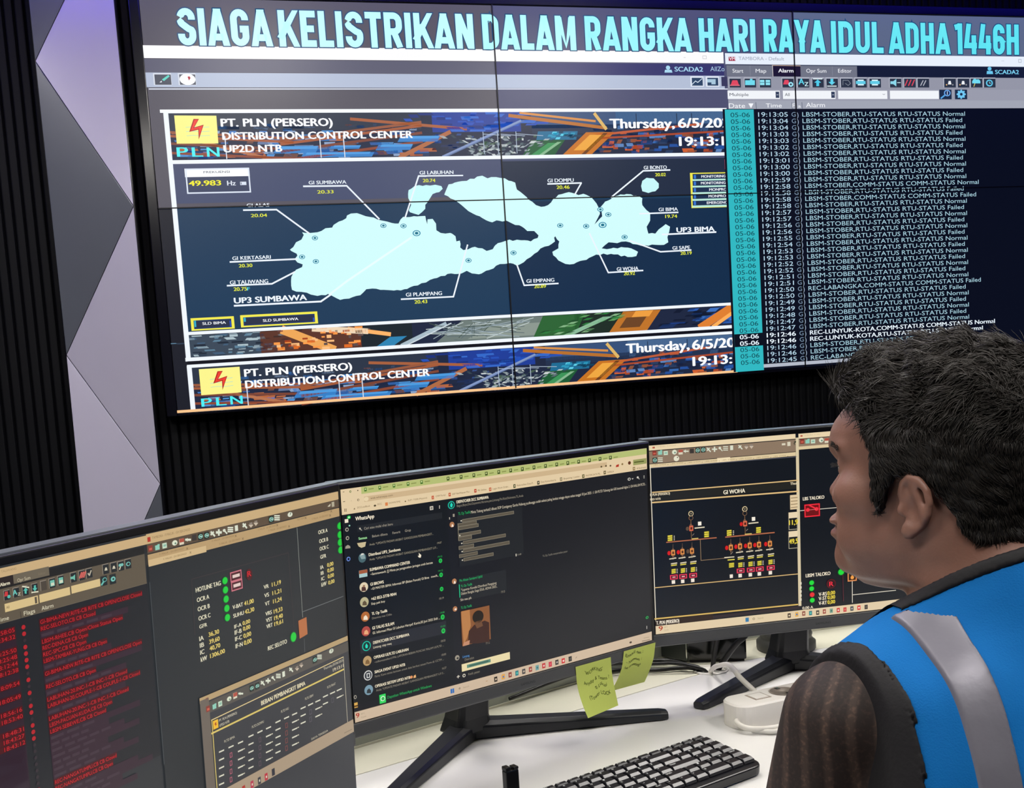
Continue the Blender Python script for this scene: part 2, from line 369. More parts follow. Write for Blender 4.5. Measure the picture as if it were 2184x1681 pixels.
mat('trim_black', '0e0c12', 0.7, bump=0.2)
mat('reflective', '807e8a', 0.4, metal=0.2, noise=0.08, nscale=30, bump=0.3, bscale=60)
mat('trouser', '1c1e26', 0.85, bump=0.3)
mat('shoe', '0c0a0a', 0.4)
mat('chair_fabric', '1a1a1e', 0.9, bump=0.3)
mat('light_frame', 'd8d8d8', 0.5)
mat('light_diffuser', 'ffffff', 0.5, emit='fffaf3', estr=CEIL_POWER)
mat('blue_led', '4040ff', 0.5, emit='3428ff', estr=BLUE_POWER)
mat('down_lamp', 'ffffff', 0.5, emit='ffdca8', estr=DOWN_POWER)
screen_mat('screen_wall', 0.30, 0.35)
screen_mat('screen_desk', 0.32, 0.5)
def batik():
    m = bpy.data.materials.new('batik'); m.use_nodes = True; MATS['batik'] = m; nt = m.node_tree; b = nt.nodes['Principled BSDF']
    tc = nt.nodes.new('ShaderNodeTexCoord'); w = nt.nodes.new('ShaderNodeTexWave'); w.wave_type = 'BANDS'; w.bands_direction = 'Y'
    w.inputs['Scale'].default_value = 14; w.inputs['Distortion'].default_value = 1.2; w.inputs['Detail'].default_value = 2
    mp = nt.nodes.new('ShaderNodeMapping'); mp.inputs['Rotation'].default_value = (0, 0, math.radians(-37)); nt.links.new(tc.outputs['Object'], mp.inputs['Vector'])
    n = nt.nodes.new('ShaderNodeTexNoise'); n.inputs['Scale'].default_value = 260; n.inputs['Detail'].default_value = 2
    r = nt.nodes.new('ShaderNodeValToRGB'); e = r.color_ramp.elements
    e[0].position = 0.55; e[0].color = (*lin('2c201d'), 1); e[1].position = 0.95; e[1].color = (*lin('4a3a33'), 1)
    r2 = nt.nodes.new('ShaderNodeValToRGB'); e = r2.color_ramp.elements; e[0].position = 0.5; e[0].color = (0.75, 0.75, 0.75, 1); e[1].position = 0.72; e[1].color = (1.6, 1.5, 1.4, 1)
    mx = nt.nodes.new('ShaderNodeMix'); mx.data_type = 'RGBA'; mx.blend_type = 'MULTIPLY'; mx.inputs['Factor'].default_value = 1
    for a, q in ((mp.outputs['Vector'], w.inputs['Vector']), (tc.outputs['Object'], n.inputs['Vector']), (w.outputs['Fac'], r.inputs['Fac']), (n.outputs['Fac'], r2.inputs['Fac']), (r.outputs['Color'], mx.inputs['A']), (r2.outputs['Color'], mx.inputs['B']), (mx.outputs['Result'], b.inputs['Base Color'])): nt.links.new(a, q)
    b.inputs['Roughness'].default_value = 0.75
batik()

# ------------------------------------------------------------------ what the screens show (metres on each screen)
HEAD=[
('t',5,'c8ffff','SIAGA',0.1163,1.2153,0.3079,0.1205,3),
('t',5,'c4ffff','KELISTRIKAN',0.4496,1.2151,0.69,0.1202,3),
('t',5,'b4fdff','DALAM',1.1728,1.2142,0.3557,0.1215,3),
('t',5,'9cf5fd','RANGKA',1.5653,1.2151,0.4263,0.1216,3),
('t',5,'8cf0fa','HARI',2.0258,1.2165,0.2381,0.1209,3),
('t',5,'78eff8','RAYA',2.2992,1.2173,0.2673,0.1213,3),
('t',5,'70ebf6','IDUL',2.5948,1.2171,0.2372,0.1199,3),
('t',5,'68e8f4','ADHA',2.859,1.2173,0.284,0.1201,3),
('t',5,'5fe4f2','1446H',3.1677,1.2178,0.311,0.1205,3),
]
MAPW=[
('r',2,'fcfcfc',-0.0043,1.1733,2.125,1.2143),
('r',1,'5c5c70',-0.0084,1.1281,2.125,1.1709),
('r',2,'34346a',1.2121,1.1268,2.125,1.1698),
('r',2,'b4bfd6',-0.0083,1.0794,2.125,1.127),
('l',3,'dfe6f4',[0.007,1.0737,2.1533,1.078],0.0036),
('r',3,'d8deea',0.0237,1.086,0.0818,1.1251),
('r',4,'4c505e',0.0278,1.0875,0.0805,1.1206),
('r',3,'d8deea',0.1036,1.0863,0.161,1.1256),
('r',4,'4c505e',0.1078,1.0878,0.1596,1.1211),
('p',5,'63d8c8',[0.0503,1.1041,0.0574,1.0996,0.0769,1.1148,0.0728,1.1194],0),
('p',5,'e8f0f8',[0.0314,1.095,0.0495,1.095,0.05,1.1011,0.0419,1.095],0),
('c',5,'fafcff',0.1337,1.1052,0.0259,0.0183),
('p',6,'b01030',[0.1344,1.1136,0.1407,1.1151,0.144,1.1098,0.1379,1.1014],0),
('c',4,'a8d8f0',1.8917,1.1553,0.0087,0.0077),
('p',4,'a8d8f0',[1.8763,1.1373,1.8788,1.1476,1.9057,1.1477,1.909,1.1375],0),
('t',4,'a8d8f4','SCADA2',1.9189,1.1418,0.1169,0.0172,2),
('t',4,'a8c8e4','AllZo',2.0672,1.1438,0.0594,0.0173,0),
('r',3,'e4ecf8',1.9821,1.0864,2.0369,1.1242),
('r',4,'2c4464',1.9876,1.0898,2.0331,1.119),
('r',3,'e4ecf8',2.0467,1.0865,2.102,1.1245),
('r',4,'2c4464',2.0523,1.09,2.0982,1.1193),
('l',5,'d8e8f8',[1.9884,1.0949,2.0027,1.107,2.0122,1.1019,2.0305,1.1158],0.0027),
('p',5,'a8c8dc',[2.052,1.1141,2.0875,1.1143,2.0866,1.0952,2.0688,1.0951,2.0692,1.1021,2.0514,1.102],0),
('r',3,'38385c',2.1117,1.0884,2.1478,1.123),
('l',4,'c8c8d0',[1.9584,1.1927,1.9661,1.1927],0.0018),
('f',4,'c0c0c8',2.0367,1.1884,2.0538,1.2003,0.0018),
('r',2,'f4fbff',0.053,0.8299,2.125,1.0057),
('r',3,'@cityA',0.053,0.8413,2.125,0.9951),
('r',2,'474f6e',0.053,0.6988,2.125,0.829),
('r',3,'202c42',1.2136,0.6849,2.125,0.821),
('r',2,'1a3a58',0.053,0.2712,2.125,0.6819),
('r',3,'102c4a',1.209,0.2649,2.125,0.675),
('r',6,'f2f8ff',0.045,0.174,0.061,1.0),
('l',6,'f6fbff',[0.0381,1.0017,2.125,1.0017],0.0107),
('l',6,'f2f8ff',[0.0489,0.8355,2.125,0.8355],0.0125),
('l',6,'f2f8ff',[0.0516,0.2649,2.125,0.2649],0.0107),
('r',4,'@cityB',0.0505,0.1823,2.125,0.258),
('l',6,'f2f8ff',[0.0465,0.1772,2.125,0.1772],0.0125),
('l',6,'0a0c18',[0.0517,0.166,2.125,0.166],0.0107),
('l',6,'f2f8ff',[0.0493,0.154,2.125,0.154],0.0107),
('r',6,'f2f8ff',0.045,0.004,0.061,0.156),
('r',4,'@cityC',0.053,0.004,2.125,0.1473),
('l',7,'ffc890',[0.0,0.003,2.125,0.003],0.009),
('p',7,'fdf68e',[0.0796,0.9878,0.2173,0.9863,0.2159,0.895,0.0798,0.8956],0),
('l',8,'a8dcd0',[0.1139,0.9486,0.1345,0.9502,0.1621,0.948,0.1897,0.9495],0.0015),
('l',8,'a8dcd0',[0.1139,0.9348,0.1346,0.9363,0.1621,0.9341,0.1898,0.9355],0.0015),
('l',8,'a8dcd0',[0.114,0.9209,0.1346,0.9224,0.1622,0.9202,0.1899,0.9216],0.0015),
('p',9,'b01820',[0.1413,0.976,0.1592,0.9758,0.1414,0.9483,0.1731,0.9571,0.1526,0.9082,0.1538,0.9407,0.1236,0.9337],0),
('p',10,'f04030',[0.144,0.9732,0.1557,0.9731,0.1373,0.9451,0.1696,0.9535,0.156,0.9221,0.1566,0.9444,0.129,0.9373],0),
('t',7,'5cf4f8','P',0.0781,0.8528,0.0349,0.0316,2),
('t',7,'5cf4f8','L',0.1274,0.8521,0.0339,0.0317,2),
('t',7,'5cf4f8','N',0.1766,0.8514,0.039,0.0318,2),
('t',7,'fafcff','PT. PLN (PERSERO)',0.2307,0.9506,0.3774,0.0259,3),
('t',7,'fafcff','DISTRIBUTION CONTROL CENTER',0.2321,0.9072,0.6576,0.0244,3),
('t',7,'fafcff','UP2D NTB',0.2324,0.8657,0.1947,0.0232,3),
('p',7,'fdf68e',[0.084,0.1422,0.221,0.1422,0.2206,0.0538,0.0844,0.0534],0),
('l',8,'a8dcd0',[0.1182,0.1048,0.1387,0.1066,0.1661,0.1047,0.1936,0.1065],0.0015),
('l',8,'a8dcd0',[0.1183,0.0915,0.1388,0.0932,0.1662,0.0913,0.1937,0.093],0.0015),
('l',8,'a8dcd0',[0.1184,0.0781,0.1389,0.0798,0.1663,0.0779,0.1938,0.0796],0.0015),
('p',9,'b01820',[0.1454,0.1315,0.1632,0.1315,0.1456,0.1048,0.1771,0.1136,0.1567,0.0663,0.1579,0.0976,0.1279,0.0906],0),
('p',10,'f04030',[0.1482,0.1288,0.1598,0.1288,0.1415,0.1017,0.1736,0.1101,0.1601,0.0797,0.1607,0.1012,0.1333,0.0941],0),
('t',7,'50eef4','P',0.0831,0.0139,0.0337,0.0286,2),
('t',7,'50eef4','L',0.1328,0.014,0.0325,0.0287,2),
('t',7,'50eef4','N',0.1808,0.0147,0.04,0.0288,2),
('t',7,'fafcff','PT. PLN (PERSERO)',0.236,0.1069,0.3737,0.0254,3),
('t',7,'fafcff','DISTRIBUTION CONTROL CENTER',0.2361,0.0675,0.6541,0.0257,3),
('t',7,'fafcff','Thursday,',1.6446,0.935,0.2615,0.0343,3),
('t',7,'fafcff','6/5/202',1.9236,0.9353,0.2169,0.0348,3),
('t',7,'fafcff','19:13:11',1.9239,0.8681,0.2234,0.0332,3),
('t',7,'fafcff','Thursday,',1.6633,0.101,0.2612,0.0356,3),
('t',7,'fafcff','6/5/202',1.9395,0.0989,0.2171,0.0362,3),
('t',7,'fafcff','19:13:11',1.9382,0.0358,0.2309,0.0345,3),
('r',4,'fcfeff',0.0968,0.7854,0.3114,0.8136),
('f',5,'dfe8f6',0.0985,0.7303,0.3111,0.8136,0.0046),
('r',3,'3c4460',0.1006,0.7362,0.304,0.788),
('t',6,'283050','FREKUENSI',0.1585,0.7974,0.0866,0.0071,1),
('t',6,'f6f040','49.983',0.1074,0.7567,0.1051,0.0168,3),
('t',6,'e8eefa','Hz',0.2338,0.7553,0.0278,0.016,2),
('f',6,'dfe8f6',0.2769,0.7557,0.2975,0.7668,0.002),
('r',6,'dfe8f6',0.2812,0.7557,0.2953,0.765),
('p',4,'d2fdfd',[0.4269,0.5333,0.4392,0.542,0.4497,0.5577,0.469,0.5662,0.4786,0.5819,0.4734,0.5912,0.4848,0.5886,0.5033,0.588,0.5268,0.5895,0.5411,0.5937,0.5559,0.6024,0.5795,0.604,0.585,0.613,0.6047,0.624,0.6315,0.6347,0.6346,0.6439,0.6493,0.6504,0.6708,0.6512,0.6824,0.6472,0.7009,0.6397,0.7292,0.6343,0.7524,0.6243,0.7761,0.619,0.8046,0.6112,0.8167,0.6108,0.825,0.6246,0.8354,0.6337,0.8499,0.6323,0.8745,0.6349,0.9162,0.6347,0.9177,0.622,0.9215,0.6054,0.9237,0.6227,0.9425,0.6236,0.9536,0.6068,0.9534,0.5832,0.9686,0.5732,1.0037,0.5721,1.0106,0.5694,1.0228,0.5598,1.0247,0.5413,1.0378,0.544,1.0374,0.5194,1.0484,0.5097,1.0815,0.5178,1.1204,0.5133,1.1361,0.5035,1.1595,0.5089,1.1806,0.5299,1.2143,0.538,1.2542,0.5398,1.3072,0.5318,1.3348,0.5434,1.3388,0.5527,1.323,0.5689,1.2963,0.5697,1.2773,0.5859,1.2511,0.5929,1.2318,0.6028,1.219,0.6094,1.1531,0.6082,1.1278,0.6212,1.0775,0.6472,1.0531,0.6693,1.0286,0.6882,0.9915,0.7074,0.999,0.7224,1.0101,0.7434,1.046,0.7519,1.0785,0.7543,1.1184,0.7688,1.1381,0.7715,1.157,0.7619,1.19,0.7656,1.2225,0.7607,1.2611,0.7445,1.2661,0.7197,1.2914,0.7006,1.3102,0.6815,1.3357,0.6622,1.3554,0.6554,1.3828,0.661,1.4044,0.6824,1.4256,0.6975,1.4531,0.7032,1.4669,0.706,1.4938,0.6991,1.5347,0.695,1.5548,0.6851,1.5741,0.6625,1.5834,0.6433,1.5857,0.6242,1.5742,0.6055,1.5613,0.5855,1.5737,0.596,1.5942,0.6144,1.593,0.6303,1.5907,0.6494,1.6091,0.668,1.645,0.6862,1.6872,0.6916,1.7362,0.6873,1.7604,0.6771,1.759,0.6515,1.7756,0.6319,1.7893,0.6219,1.7877,0.593,1.7723,0.5709,1.778,0.545,1.8064,0.544,1.8216,0.5597,1.8513,0.5782,1.8687,0.568,1.8641,0.5487,1.8558,0.5295,1.8584,0.51,1.8399,0.5009,1.8113,0.5018,1.7755,0.4999,1.7471,0.5008,1.7121,0.5085,1.6844,0.5191,1.649,0.5139,1.6143,0.5182,1.5961,0.5061,1.5852,0.4969,1.6058,0.493,1.6761,0.4969,1.7041,0.4927,1.7316,0.4788,1.7237,0.463,1.6882,0.4611,1.6326,0.4728,1.591,0.4775,1.5488,0.4695,1.5065,0.4552,1.4713,0.4438,1.4372,0.4451,1.4107,0.4588,1.3915,0.4785,1.3889,0.4912,1.4135,0.503,1.4184,0.528,1.404,0.5474,1.399,0.5426,1.4015,0.5286,1.3873,0.5196,1.3597,0.5112,1.3316,0.4933,1.3035,0.4755,1.2756,0.4577,1.2481,0.4463,1.2221,0.4567,1.202,0.4543,1.1686,0.4494,1.1413,0.4349,1.1009,0.421,1.075,0.4252,1.0562,0.4353,1.0361,0.4268,0.9973,0.4284,0.9581,0.4206,0.9322,0.4131,0.9015,0.4002,0.8564,0.3903,0.8213,0.38,0.7821,0.377,0.7339,0.3816,0.7054,0.3876,0.6836,0.3862,0.6605,0.3662,0.6313,0.3605,0.5879,0.3532,0.5607,0.3685,0.5471,0.3761,0.509,0.3709,0.4861,0.3766,0.4543,0.3873,0.4224,0.3957,0.4237,0.4394,0.4318,0.4528,0.442,0.4639,0.4636,0.4722,0.4667,0.4813,0.4487,0.4889,0.4404,0.5007,0.4506,0.5118,0.4488,0.5187,0.4311,0.5286],1),
('p',4,'c8fbfb',[0.8618,0.7264,0.8847,0.74,0.9266,0.7428,0.961,0.7431,0.9829,0.7379,0.9872,0.7284,0.974,0.717,0.9488,0.7105,0.9352,0.692,0.9191,0.6736,0.918,0.6596,0.9049,0.6482,0.892,0.6391,0.8752,0.6443,0.8609,0.6493,0.8576,0.6565,0.8677,0.6749,0.8588,0.6985],1),
('p',4,'c8f8fa',[1.7639,0.7409,1.7822,0.7521,1.8105,0.7496,1.8308,0.73,1.8299,0.714,1.815,0.7015,1.7862,0.6957,1.7618,0.7027,1.7579,0.7219],1),
('l',5,'e8ffff',[0.5516,0.3736,0.6167,0.4172,0.8592,0.5602],0.0071),
('c',6,'1c84a8',0.7616,0.605,0.011,0.0079),
('c',7,'d2fdfd',0.7616,0.605,0.0082,0.0058),
('c',8,'14708c',0.7616,0.605,0.0049,0.0036),
('c',6,'1c84a8',0.834,0.6019,0.0111,0.008),
('c',7,'d2fdfd',0.834,0.6019,0.0083,0.0059),
('c',8,'14708c',0.834,0.6019,0.005,0.0036),
('c',6,'1c84a8',0.8799,0.5751,0.0146,0.0105),
('c',7,'d2fdfd',0.8799,0.5751,0.0109,0.0077),
('c',8,'14708c',0.8799,0.5751,0.0066,0.0048),
('c',6,'1c84a8',0.5163,0.5701,0.0106,0.0078),
('c',7,'d2fdfd',0.5163,0.5701,0.008,0.0057),
('c',8,'14708c',0.5163,0.5701,0.0048,0.0035),
('c',6,'1c84a8',0.4664,0.5071,0.0105,0.0078),
('c',7,'d2fdfd',0.4664,0.5071,0.0079,0.0057),
('c',8,'14708c',0.4664,0.5071,0.0047,0.0035),
('c',6,'1c84a8',0.5131,0.4897,0.0106,0.0079),
('c',7,'d2fdfd',0.5131,0.4897,0.008,0.0058),
('c',8,'14708c',0.5131,0.4897,0.0048,0.0036),
('c',6,'1c84a8',1.0652,0.472,0.0114,0.0082),
('c',7,'d2fdfd',1.0652,0.472,0.0086,0.006),
('c',8,'14708c',1.0652,0.472,0.0051,0.0037),
('c',6,'1c84a8',1.2378,0.4929,0.0117,0.0082),
('c',7,'d2fdfd',1.2378,0.4929,0.0088,0.006),
('c',8,'14708c',1.2378,0.4929,0.0053,0.0037),
('c',6,'1c84a8',1.4254,0.5858,0.012,0.0083),
('c',7,'d2fdfd',1.4254,0.5858,0.009,0.0061),
('c',8,'14708c',1.4254,0.5858,0.0054,0.0038),
('c',6,'1c84a8',1.5278,0.5802,0.0121,0.0084),
('c',7,'d2fdfd',1.5278,0.5802,0.0091,0.0061),
('c',8,'14708c',1.5278,0.5802,0.0055,0.0038),
('c',6,'1c84a8',1.5937,0.5827,0.016,0.011),
('c',7,'d2fdfd',1.5937,0.5827,0.012,0.008),
('c',8,'14708c',1.5937,0.5827,0.0072,0.005),
('c',6,'1c84a8',1.6188,0.6201,0.0123,0.0084),
('c',7,'d2fdfd',1.6188,0.6201,0.0092,0.0062),
('c',8,'14708c',1.6188,0.6201,0.0055,0.0038),
('c',6,'1c84a8',1.588,0.64,0.0122,0.0084),
('c',7,'d2fdfd',1.588,0.64,0.0091,0.0061),
('c',8,'14708c',1.588,0.64,0.0055,0.0038),
('c',6,'1c84a8',1.6797,0.5353,0.0124,0.0085),
('c',7,'d2fdfd',1.6797,0.5353,0.0093,0.0062),
('c',8,'14708c',1.6797,0.5353,0.0056,0.0038),
('t',6,'eef6ff','GI SUMBAWA',0.5103,0.7534,0.131,0.0119,2),
('l',6,'eef6ff',[0.4913,0.7472,0.6417,0.7459,0.748,0.6291],0.0054),
('t',6,'e8ee40','20.33',0.5375,0.7214,0.0561,0.0113,2),
('t',6,'eef6ff','GI ALAS',0.2929,0.6816,0.0763,0.0117,2),
('l',6,'eef6ff',[0.2804,0.6717,0.392,0.6705,0.4985,0.5858],0.0054),
('t',6,'e8ee40','20.04',0.3036,0.6473,0.0544,0.0111,2),
('t',6,'eef6ff','GI KERTASARI',0.229,0.5051,0.1297,0.0122,2),
('l',6,'eef6ff',[0.2204,0.4991,0.4496,0.5004],0.0054),
('t',6,'e8ee40','20.30',0.2484,0.4795,0.0453,0.0116,2),
('t',6,'eef6ff','GI TALIWANG',0.2138,0.423,0.1289,0.0132,2),
('l',6,'eef6ff',[0.204,0.4197,0.3552,0.4194,0.4367,0.4563],0.0054),
('t',6,'e8ee40','20.75',0.2244,0.4005,0.0443,0.0125,2),
('t',6,'50d8f0','F',0.2696,0.4004,0.0091,0.0109,2),
('t',6,'eef6ff','UP3 SUMBAWA',0.2226,0.3586,0.2479,0.0192,3),
('l',6,'eef6ff',[0.2218,0.3506,0.5192,0.3509,0.5563,0.3733],0.0061),
('t',6,'eef6ff','GI PLAMPANG',0.8252,0.3535,0.1326,0.0133,2),
('l',6,'eef6ff',[0.807,0.3451,0.9997,0.3451,1.0653,0.5272],0.0054),
('t',6,'e8ee40','20.43',0.8547,0.327,0.0464,0.0126,2),
('t',6,'eef6ff','GI LABUHAN',0.9068,0.7797,0.1237,0.0126,2),
('l',6,'eef6ff',[0.9289,0.7741,0.902,0.7746,0.8425,0.6311],0.0054),
('t',6,'e8ee40','20.74',0.9165,0.7524,0.0452,0.012,2),
('l',6,'eef6ff',[0.902,0.7746,1.0649,0.7735],0.0046),
('t',6,'eef6ff','GI DOMPU',1.3865,0.7429,0.1018,0.0131,2),
('l',6,'eef6ff',[1.3862,0.7371,1.5181,0.7382,1.4903,0.6973],0.0054),
('t',6,'e8ee40','20.46',1.4202,0.7184,0.0503,0.0125,2),
('t',6,'eef6ff','GI BONTO',1.7726,0.7834,0.0939,0.0128,2),
('l',6,'eef6ff',[1.6344,0.6833,1.7695,0.7778,1.8792,0.7792],0.0054),
('t',6,'e8ee40','20.02',1.818,0.7568,0.0428,0.0122,2),
('t',6,'eef6ff','GI BIMA',1.8252,0.6269,0.079,0.0129,2),
('l',6,'eef6ff',[1.7466,0.6198,1.9046,0.6207],0.0054),
('t',6,'e8ee40','19.74',1.851,0.6008,0.0489,0.0123,2),
('t',6,'eef6ff','UP3 BIMA',1.8956,0.5459,0.1591,0.0182,3),
('l',6,'eef6ff',[1.8348,0.5399,2.0604,0.5419],0.0061),
('t',6,'eef6ff','GI SAPE',1.8749,0.4814,0.0725,0.013,2),
('l',6,'eef6ff',[1.6987,0.5218,1.8242,0.4755,1.9516,0.4774],0.0054),
('t',6,'e8ee40','20.19',1.9071,0.4608,0.0466,0.0124,2),
('t',6,'eef6ff','GI WOHA',1.6417,0.4109,0.0875,0.0135,2),
('l',6,'eef6ff',[1.5399,0.5525,1.6064,0.4064,1.7476,0.4084],0.0054),
('t',6,'e8ee40','20.92',1.6688,0.3936,0.0453,0.0129,2),
('t',6,'eef6ff','GI EMPANG',1.2814,0.3822,0.1082,0.0132,2),
('l',6,'eef6ff',[1.2483,0.4494,1.2714,0.3736,1.4041,0.3748],0.0054),
('t',6,'e8ee40','20.89',1.3097,0.3615,0.0459,0.0126,2),
('r',5,'f4ec50',0.072,0.2733,0.2165,0.3156),
('r',6,'1c3468',0.0811,0.2784,0.207,0.3078),
('r',7,'283048',0.0861,0.2823,0.2019,0.304),
('r',8,'30b0d0',0.0828,0.2857,0.0889,0.3068),
('r',8,'2850c0',0.2008,0.2803,0.2053,0.3006),
('t',9,'f4f8ff','SLD BIMA',0.1099,0.2913,0.0782,0.0091,2),
('r',5,'f4ec50',0.238,0.2758,0.5037,0.3174),
('r',6,'1c3468',0.2473,0.281,0.4937,0.3096),
('r',7,'283048',0.2524,0.285,0.4884,0.3057),
('r',8,'30b0d0',0.249,0.2945,0.2559,0.3086),
('r',8,'2850c0',0.4865,0.2829,0.492,0.2963),
('t',9,'f4f8ff','SLD SUMBAWA',0.314,0.2908,0.1216,0.0092,2),
('r',4,'f0e850',1.9621,0.6352,2.1464,0.7668),
('r',5,'1c3050',1.9728,0.7393,2.1513,0.7627),
('r',6,'bcecdc',1.9717,0.7367,2.1512,0.7427),
('r',6,'3878d8',1.9776,0.745,1.9864,0.7588),
('t',7,'f4f8ff','MONITORING A',2.0091,0.7477,0.1189,0.0097,2),
('r',5,'1c3050',1.9715,0.7145,2.1502,0.7382),
('r',6,'bcecdc',1.9705,0.7119,2.15,0.7182),
('r',6,'3878d8',1.9764,0.7205,1.9851,0.7342),
('t',7,'f4f8ff','MONITORING A',2.0064,0.723,0.1204,0.0097,2),
('r',5,'1c3050',1.9702,0.6896,2.149,0.7137),
('r',6,'bcecdc',1.9692,0.687,2.1489,0.6936),
('r',6,'3878d8',1.9751,0.6959,1.9839,0.7097),
('t',7,'f4f8ff','MONPRO S',2.0402,0.6979,0.0869,0.0098,2),
('r',5,'1c3050',1.969,0.6647,2.1478,0.6891),
('r',6,'bcecdc',1.968,0.6621,2.1477,0.669),
('r',6,'3878d8',1.9739,0.6712,1.9826,0.6851),
('t',7,'f4f8ff','MONPRO B',2.036,0.6732,0.0884,0.0098,2),
('r',5,'1c3050',1.9677,0.6398,2.1466,0.6645),
('r',6,'bcecdc',1.9667,0.6372,2.1465,0.6444),
('r',6,'3878d8',1.9726,0.6466,1.9814,0.6605),
('t',7,'f4f8ff','EMERGENCY',2.0275,0.6485,0.0987,0.0098,2),
('f',5,'e06080',2.1106,0.7778,2.1532,0.8156,0.004),
('r',5,'2838a0',2.1214,0.7843,2.1535,0.8089),
]
